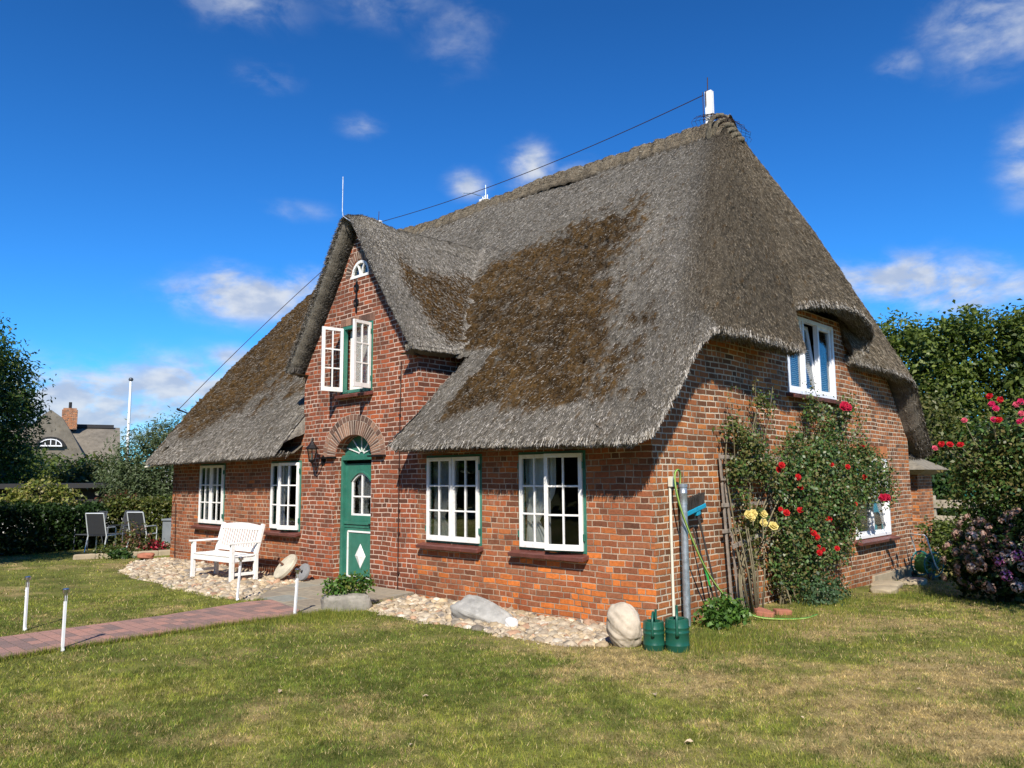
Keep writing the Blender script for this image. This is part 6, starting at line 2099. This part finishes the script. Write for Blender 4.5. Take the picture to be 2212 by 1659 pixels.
for nm, pal, lab in (('flower_head', FADED, None), ('flower_head', MAG, 'bright pink flower head'), ('flower_head', CRM, 'cream and pink flower head')):
    v, f, c = head_geo(.085, pal, rng)
    o = np_obj(nm, v, f, B['petal'], hyd, col=c); protos.append([o, 0])
    if lab: o['label'] = lab
def put_head(k, p, dirn, s):
    o, n = protos[k]
    if n: o = o.copy(); COL.objects.link(o); o.parent = hyd
    protos[k][1] += 1
    o.location = p; o.scale = (s, s, s); face(o, dirn)
hb = np.array(HB)
for k in range(100):
    b = hb[rng.integers(0, len(hb))]
    d = rng.normal(0, 1, 3); d[1] = -abs(d[1])*.9-.2; d[2] = d[2]*.8+.25; d /= np.linalg.norm(d)
    p = b[:3]+d*b[3:]*1.02
    if p[2] < .18: continue
    put_head(0, tuple(p), d, rng.uniform(.75, 1.2))
for (x, y, z, k) in ((2.31, 5.3, .37, 1), (2.44, 5.3, .41, 2), (2.38, 5.3, .17, 1), (2.54, 5.3, .46, 1), (1.95, 5.35, .25, 2), (2.06, 5.35, .27, 0), (1.97, 5.3, .70, 2), (2.5, 5.3, .02, 2), (2.6, 5.3, .3, 2), (2.7, 5.25, .55, 1)):
    put_head(k, (x-2.15, y-5.95, z+.27), (.2, -.9, .35), .95)
mb = MB()
RS = [(0, 0, 1.75, .50, .6, .55), (.45, .1, 2.0, .6, .6, .6), (-.30, .0, 1.45, .42, .5, .45), (.5, 0, 1.35, .8, .6, .5), (.15, .1, 2.45, .35, .45, .40), (.75, .1, 2.5, .4, .4, .35), (-.2, .1, 2.15, .25, .4, .3), (1.3, .3, 1.9, .7, .7, .9), (.3, .2, 1.0, .8, .6, .4), (-.45, -.1, 1.95, .22, .25, .2), (.05, 0, 2.2, .3, .3, .35), (.5, -.05, 2.3, .45, .35, .35), (.75, 0, 1.6, .7, .5, .6)]
t = bush('tall_rose_bush', 'tall rose bush with pink and red blooms rising behind the hydrangea', 'rose bush', (2.10, 6.75, -.27), [(x, y-.40, z, a, b, c) for x, y, z, a, b, c in RS], 2300, 7, .075, .07, np.concatenate([PAL_ROSE*1.15, PAL_OLIVE[:2]]), 52, aspect=.7, inner=.25, noise=.4, stems=10, mat=B['rose_leaf'])
rng = np.random.default_rng(54)
pr1 = bloom_proto('bloom', .058, (.45, .012, .02), 9, t, (0, 0, 0)); pr2 = bloom_proto('bloom', .056, (.50, .02, .10), 10, t, (0, 0, 0)); pr3 = bloom_proto('bloom', .052, PINK, 11, t, (0, 0, 0))
cnt = {id(pr1): 0, id(pr2): 0, id(pr3): 0}
for (x, z, pr_) in ((1.48, 2.08, pr1), (1.60, 2.07, pr1), (1.75, 2.06, pr1), (2.22, 2.67, pr2), (2.27, 2.60, pr2), (2.33, 2.73, pr1), (2.54, 2.64, pr3), (2.60, 2.50, pr3), (2.57, 2.38, pr2), (2.2, 2.79, pr1), (2.6, 2.68, pr2), (2.23, 2.43, pr2), (1.83, 2.44, pr3), (1.38, 2.02, pr3), (2.65, 2.40, pr2), (2.30, 2.42, pr1)):
    o = pr_ if cnt[id(pr_)] == 0 else pr_.copy()
    if cnt[id(pr_)]: COL.objects.link(o); o.parent = t
    cnt[id(pr_)] += 1
    o.location = (x-2.10, 6.0-6.75-.02, z+.27); face(o, (rng.normal(.2, .25), -.8, rng.normal(.4, .2)))
mb = MB()
for (x, z) in ((1.48, 2.08), (1.60, 2.07), (1.75, 2.06), (1.83, 2.44), (2.22, 2.67), (2.2, 2.79)):
    mb.tube([(.1+rng.normal(0, .1), -.3, 1.7), ((x-2.1+.1)/2, -.55, 1.9+.25*(z-1.8)), (x-2.1, -.76, z+.25)], [.008, .006, .004], 5)
mb.build('flower_stem', B['stem'], t, smooth=True)

# the garden tree just outside the frame that shades the hydrangea
tree('garden_tree', 'leafy garden tree standing just outside the right edge of the view', 'tree', (4.75, 2.75, -.2), [(4.5, 3.0, 2.9, 1.0, .9, .75), (4.0, 3.6, 2.6, .8, .8, .6), (5.2, 2.6, 2.7, 1.0, .9, .8), (4.7, 2.9, 3.6, .9, .9, .7)], 330, 9, .14, .10, PAL_MID, 61, r0=.10)
# tree on the left whose crown enters the frame
LT = [(-14.6, -3.6, 4.0, 1.15, 1.1, .95), (-14.9, -3.4, 3.1, 1.2, 1.1, .9), (-14.2, -4.4, 4.6, 1.3, 1.2, .9), (-14.0, -4.8, 3.2, 1.5, 1.3, 1.2), (-15.1, -3.0, 2.3, 1.0, .9, .75), (-15.0, -2.85, 3.6, .5, .45, .4), (-13.4, -5.6, 4.0, 1.4, 1.3, 1.2), (-15.05, -2.8, 4.1, .35, .35, .3), (-14.95, -3.2, 4.5, .45, .4, .3), (-13.2, -5.4, 2.4, 1.5, 1.2, .9), (-14.0, -4.2, 2.3, 1.2, 1.0, .7), (-15.2, -2.45, 3.3, .3, .3, .3)]
KF = 1.75
LT = [(CAM[0]+(x-CAM[0])*KF, CAM[1]+(y-CAM[1])*KF, 1.6+(z-1.6)*KF*.90, a*KF, b*KF, c*KF) for x, y, z, a, b, c in LT]
tree('ash_tree', 'dark leafy tree entering the frame at the left edge, behind the shed', 'tree', (-28.5, -2.6, -.14), LT, 4200, 11, .25, .19, np.concatenate([PAL_DARK, PAL_MID]), 62, r0=.3, inner=.25, aspect=.38, noise=.45)
# a garden tree outside the left edge of the view: it shades the hedge
tree('garden_tree', 'leafy garden tree standing just outside the left edge of the view', 'tree', (-12.7, -6.3, -.14), [(-12.7, -6.3, 4.2, 1.2, 1.2, 1.0), (-13.3, -7.2, 4.0, 1.2, 1.2, 1.0), (-12.3, -5.6, 3.9, 1.0, 1.0, .9), (-12.9, -6.6, 3.0, 1.3, 1.3, .8), (-13.6, -7.8, 3.4, 1.1, 1.1, 1.0)], 1500, 9, .15, .13, PAL_MID, 63, r0=.14)
# unseen trees added behind the viewer: darken pane reflections, block low sky light
bt = tree('garden_tree', 'unseen broad tree added behind the viewer to darken panes and block low sky', 'tree', (6.0, -30.0, -.14), [(6, -30, 4.5, 3.6, 3.2, 2.6), (8.5, -30.5, 3.6, 2.8, 2.6, 2.4), (3.4, -30, 3.6, 2.8, 2.6, 2.4), (6.2, -30, 7.2, 2.6, 2.4, 1.8), (5, -29.5, 2.0, 3.6, 2.4, 1.8), (8, -29.5, 1.9, 3.2, 2.4, 1.7)], 1500, 9, .45, .50, PAL_DARK, 64, r0=.35, group='unseen trees added behind the viewer')
for (x, y, r) in ((-4, -31, 1.0), (-13, -28, 2.2), (16, -29, .6), (25, -22, 3.0), (30, -12, 1.7), (-20, -23, 4.0), (31, -1, 2.5), (-24, -15, 5.2), (-28, -9, 1.2)):
    c = copy_tree(bt); c.location = (x, y, -.14); c.rotation_euler = (0, 0, r)

# hedge along the left garden
def hedge(name, label, a, b, h, w, n, pal, seed, size=.08):
    rng = np.random.default_rng(seed)
    a = np.array(a); b = np.array(b); L = np.linalg.norm(b-a); u = (b-a)/L; s = np.array([-u[1], u[0]])
    t = thing(name, label, 'hedge', (a[0], a[1], -.14))
    q = rng.random(n)*L; side = rng.choice([0, 1, 2], n, p=[.45, .2, .35])
    top = h*(.92+.16*fbm(q*1.1, q*0, seed, 3))
    z = np.where(side == 2, top, rng.random(n)*top); side = np.where(rng.random(n) < .25, 3, side); e = np.where(side == 0, w/2, np.where(side == 1, -w/2,  (rng.random(n)-.5)*w))
    e = e*(1+.25*(fbm(q*2, z*2, seed+1, 3)-.5)*2)
    pts = np.stack([u[0]*q+s[0]*e, u[1]*q+s[1]*e, z], 1)+rng.normal(0, .05, (n, 3))
    pts = twigs(pts, 5, .05, rng); pts = pts[pts[:, 2] > .02]
    v, f, c = leaf_geo(pts, size, pal, rng, .3, .6); np_obj('foliage', v, f, B['leaf'], t, col=c)
    mb = MB()
    for k in range(int(L*3)):
        x = rng.random()*L; p = u*x
        mb.tube([(p[0], p[1], 0), (p[0]+rng.normal(0, .1), p[1]+rng.normal(0, .1), h*.5), (p[0]+rng.normal(0, .15), p[1]+rng.normal(0, .15), h*.9)], [.02, .014, .005], 5)
    mb.build('stem', B['bark'], t)
    return t


hedge('clipped_hedge', 'dark clipped hedge behind the garden chairs', (-16.2, -4.5), (-17.4, .2), 1.02, .75, 8000, PAL_DARK*.8, 71)
hedge('loose_hedge', 'looser green hedge with pale leaves between the chairs and the cottage', (-17.2, .1), (-16.4, 2.6), 1.15, .8, 3600, np.concatenate([PAL_MID, PAL_OLIVE, PAL_YEL[:2]*.7]), 72)
def lshrub(*a, **k): return tree(*a, **k)
tree('golden_shrub', 'yellow-green variegated shrub above the dark hedge', 'shrub', (-17.5, -1.45, -.14), [(-17.5, -1.45, 1.25, .55, .6, .38), (-17.45, -.95, 1.15, .4, .45, .32), (-17.5, -2.0, 1.1, .35, .4, .3)], 300, 7, .07, .10, PAL_YEL, 73, r0=.04)
tree('red_shrub', 'small bronze shrub at the end of the dark hedge', 'shrub', (-17.3, .5, -.14), [(-17.3, .3, .95, .5, .5, .35), (-17.1, .7, .85, .4, .4, .3)], 150, 6, .06, .09, np.array([[.10, .04, .025], [.07, .05, .02], [.13, .05, .035], [.06, .07, .025]]), 74, r0=.04)
WL = [(-19.75, 1.95, 2.1, .9, 1.0, 1.0), (-19.5, 3.0, 2.5, 1.0, 1.0, 1.1), (-19.2, 3.8, 2.9, 1.0, 1.0, 1.0), (-19.7, 1.5, 1.6, .75, .8, .8), (-19.7, 2.4, 1.2, 1.1, 1.2, .9), (-19.5, 2.3, 2.85, .6, .6, .5), (-19.0, 4.3, 2.0, 1.0, 1.0, 1.3)]
tree('willow', 'grey-green bushy willow between the flagpole and the cottage', 'tree', (-19.6, 2.7, -.14), WL, 2700, 11, .12, .13, PAL_WILLOW, 75, r0=.12, aspect=.26, inner=.3, noise=.4)
for i, (x, y, z, s, l) in enumerate(((-41, 5.0, 1.5, 1.75, 'rounded green tree below the distant roof, left one'), (-40, 7.2, 1.45, 1.7, 'green tree below the eyelid window of the distant house'), (-33.5, 5.6, 1.5, 1.4, 'green tree between the distant roof and the willow'), (-33.5, .6, 1.4, 1.5, 'dark green tree behind the left end of the shed'), (-38, 2.6, 1.9, 2.0, 'green tree beside the distant house at the left edge'))):
    tree('garden_tree', l, 'tree', (x, y, -.14), [(x, y, z, s, s, s*.85), (x+s*.5, y+s*.7, z*.8, s*.8, s*.8, s*.7), (x-s*.4, y-s*.7, z*.85, s*.8, s*.8, s*.7), (x+.2, y, z*.5, s, s, s*.6)], 700, 9, .2, .22, [PAL_MID, PAL_DARK, PAL_OLIVE*.8, PAL_DARK, PAL_MID][i], 80+i, r0=.12, group='trees behind the shed')

# tall trees right of the house
TT = [(-8.5, 24.0, 7.0), (-5.7, 25.2, 7.35), (-3.2, 25.0, 7.15), (-.9, 26.0, 7.3), (1.6, 26.0, 7.1)]
TL = ['leftmost of the tall green trees behind the cottage, half hidden by the thatch', 'tall green tree just right of the thatch edge', 'tall green tree in the middle of the row behind the rose bush', 'tall green tree above the pink roses', 'tall green tree at the right edge of the photo']
for i, ((x, y, h), l) in enumerate(zip(TT, TL)):
    rg = np.random.default_rng(200+i); bl = []
    for k in range(17):
        z = h*(.10+.86*k/16); rr = 1.55*(1-.35*abs(z/h-.45))+rg.normal(0, .15)
        if z > h*.86: rr *= .72
        a = k*2.4
        bl.append((x+.65*math.cos(a), y+.65*math.sin(a), z, rr*.85, rr*.85, .85))
    for k in range(7): bl.append((x+rg.normal(0, .9), y+rg.normal(0, .6), h*rg.uniform(.90, 1.0), .40, .40, .42))
    tree('tall_tree', l, 'tree', (x, y, -.4), bl, 2600, 9, .19, .20, [PAL_MID*1.1, PAL_MID*1.2, PAL_MID*1.15, np.concatenate([PAL_MID*1.2, PAL_MID*.9]), PAL_MID*1.15][i], 210+i, r0=.2, inner=.45, noise=.4, group='tall trees behind the garden', up=.5)
for i, (x, y, z, s, pal, l) in enumerate(((-3.0, 20.5, 2.6, 1.5, PAL_OLIVE, 'olive green undergrowth tree in front of the tall trees'), (-1.0, 20.5, 1.9, 1.5, PAL_DARK, 'dark shrub behind the garden canopy'), (1.2, 20.0, 2.6, 1.7, np.concatenate([PAL_MID, PAL_OLIVE]), 'mixed green shrub behind the tall rose bush'), (-2.2, 18.5, 1.0, 1.1, PAL_DARK, 'low dark shrub between the rear wing and the fence'))):
    tree('under_tree', l, 'shrub', (x, y, -.4), [(x, y, z, s, s, s*.9), (x+s*.6, y, z*.7, s*.8, s*.8, s*.8), (x-s*.6, y+.2, z*.75, s*.8, s*.8, s*.8), (x, y, z*.4, s*1.1, s, s*.6), (x+.3, y, z*1.35, s*.6, s*.6, s*.6)], 850, 8, .15, .15, pal, 230+i, r0=.1, inner=.4, noise=.4)

# ------------------------------------------------------------------ grass
def visible_xy(n, dmin, dmax, rng):
    """random lawn points in the part of the garden the camera can look over, with a wide margin"""
    d = np.sqrt(rng.uniform(dmin**2, dmax**2, n)); a = yaw+rng.uniform(-math.radians(41), math.radians(41), n)
    x = CAM[0]+d*np.sin(a); y = CAM[1]+d*np.cos(a)
    k = np.ones(n, bool)
    for poly in EXCL: k &= ~in_poly(x, y, poly)
    k &= ~(in_poly(x, y, ROSEBED) & (rng.random(n) < .7))
    k &= ~((x < -.5) & (x > -13) & (y > 0) & (y < 9.3))
    return x[k], y[k]


GREEN = np.array([[.17, .20, .028], [.24, .255, .040], [.10, .145, .024], [.30, .28, .060]])
DRY = np.array([[.46, .345, .15], [.58, .44, .21], [.35, .25, .10], [.28, .21, .085]])
grng = np.random.default_rng(500)
parts = []
for (n, d0, d1, ln, wd) in ((250000, 3.6, 8.2, .034, .0050), (170000, 8.2, 14.0, .036, .0078), (80000, 14.0, 26.0, .042, .012)):
    x, y = visible_xy(n, d0, d1, grng); m_ = len(x)
    dr_ = dryness(x, y)
    clump = fbm(x*7, y*7, 23, 3)
    isd = grng.random(m_) < np.clip(dr_*.80+.07+(clump-.5)*.8, 0, 1)
    z = gz(x, y)+.0
    a = grng.uniform(0, 6.28, m_)
    L = ln*grng.uniform(.5, 1.3, m_)*np.where(isd, .8, 1.0)*(.7+.6*clump)
    tilt = np.where(isd, grng.uniform(.7, 1.45, m_), grng.uniform(.35, 1.25, m_))
    dx, dy = np.cos(a), np.sin(a)
    tip = np.stack([x+dx*L*np.sin(tilt), y+dy*L*np.sin(tilt), z+L*np.cos(tilt)+.004], 1)
    b = grng.uniform(0, 6.28, m_)
    sx, sy = np.cos(b)*wd*.5, np.sin(b)*wd*.5
    p0 = np.stack([x-sx, y-sy, z-.004], 1); p1 = np.stack([x+sx, y+sy, z-.004], 1)
    v = np.stack([p0, p1, tip], 1).reshape(-1, 3); f = np.arange(3*m_).reshape(m_, 3)
    gt = fbm(x*1.3+9, y*1.3, 27, 4, .6); gi = np.where(grng.random(m_) < np.clip((gt-.5)*3.2+.5, .05, .95), grng.choice([1, 3, 0], m_), grng.choice([2, 0, 2], m_))
    cg = GREEN[gi]*grng.uniform(.75, 1.2, (m_, 1)); cd = DRY[grng.integers(0, 4, m_)]*grng.uniform(.75, 1.15, (m_, 1))
    tuft = sstep(fbm(x*16, y*16, 25, 2), .25, .75)
    cb = np.where(isd[:, None], cd, cg)*(.52+1.02*tuft)[:, None]
    pale = grng.random(m_) < .035
    cb[pale] = np.array([.70, .56, .30])*grng.uniform(.8, 1.1, (pale.sum(), 1))
    parts.append((v, f, np.repeat(cb, 3, 0)))
v, f, c = join(parts)
o = np_obj('grass', v, f, B['grassblade'], col=c)
tag(o, 'short mown grass with dry straw coloured patches', 'grass', kind='stuff')

# taller grass at the edges of the path, the cans and the wall
x = []; y = []
for (n, cx, cy, rx, ry) in ((1500, -3.72, -2.35, .25, .35), (900, .95, -.35, .25, .3), (1200, 1.0, .9, .3, .7), (1600, .9, 3.2, .35, 1.4), (700, -3.5, -1.85, .3, .2), (900, 1.1, 5.2, .3, .8)):
    x.append(grng.normal(cx, rx, n)); y.append(grng.normal(cy, ry, n))
for k in range(5200):
    u = grng.random()*7.5; yy_ = -9.3+u
    x.append(np.array([np.interp(yy_, [-12, -7, -4.9, -3.2, -2.28], [-3.62, -3.80, -3.97, -3.99, -3.86])+abs(grng.normal(.015, .03))])); y.append(np.array([yy_]))
x = np.concatenate(x); y = np.concatenate(y)
k = np.ones(len(x), bool)
for poly in EXCL: k &= ~in_poly(x, y, poly)
x, y = x[k], y[k]; m_ = len(x); z = gz(x, y); L = grng.uniform(.05, .10, m_); a = grng.uniform(0, 6.28, m_); ti = grng.uniform(.1, .7, m_); b = grng.uniform(0, 6.28, m_)
tip = np.stack([x+np.cos(a)*L*np.sin(ti), y+np.sin(a)*L*np.sin(ti), z+L*np.cos(ti)], 1)
p0 = np.stack([x-np.cos(b)*.003, y-np.sin(b)*.003, z-.004], 1); p1 = np.stack([x+np.cos(b)*.003, y+np.sin(b)*.003, z-.004], 1)
v = np.stack([p0, p1, tip], 1).reshape(-1, 3); f = np.arange(3*m_).reshape(m_, 3)
o = np_obj('grass_tufts', v, f, B['grassblade'], col=np.repeat(GREEN[grng.integers(0, 4, m_)]*grng.uniform(.7, 1.15, (m_, 1)), 3, 0))
tag(o, 'longer tufts of grass along the path edge and the wall', 'grass', kind='stuff')

# fallen leaves
lrng = np.random.default_rng(9)
LV = [(2.30, -3.15), (1.52, -2.35), (2.62, -2.15), (3.55, -2.9), (4.05, -3.55), (3.9, -1.6), (0.2, -3.6), (-.8, -4.3), (-1.9, -3.7), (3.0, -.8), (-2.8, -4.6), (2.9, 1.2), (4.3, -2.4), (1.0, -4.4)]
vL = np.array([(-.5, 0, .1), (-.2, -.28, .25), (.15, -.22, .2), (.5, 0, .0), (.15, .24, .3), (-.2, .26, .2), (0, 0, .02)])
fL = [(0, 1, 6), (1, 2, 6), (2, 3, 6), (3, 4, 6), (4, 5, 6), (5, 0, 6)]
lm = simple('dry_leaf', (.46, .36, .24), .8, .3, 8.0, .2)
first = None
for i, (x, y) in enumerate(LV):
    if first is None:
        o = np_obj('fallen_leaf', vL*.055, fL, lm); first = o
        o.modifiers.new('solid', 'SOLIDIFY').thickness = .0015
    else:
        o = first.copy(); COL.objects.link(o)
    o.location = (x, y, float(gz(x, y))+.022); o.rotation_euler = (lrng.normal(0, .25), lrng.normal(0, .25), lrng.uniform(0, 6.28)); s = lrng.uniform(.6, 1.25); o.scale = (s, s, s)
    tag(o, 'small dry curled leaf lying on the lawn', 'leaf', 'fallen leaves on the lawn')
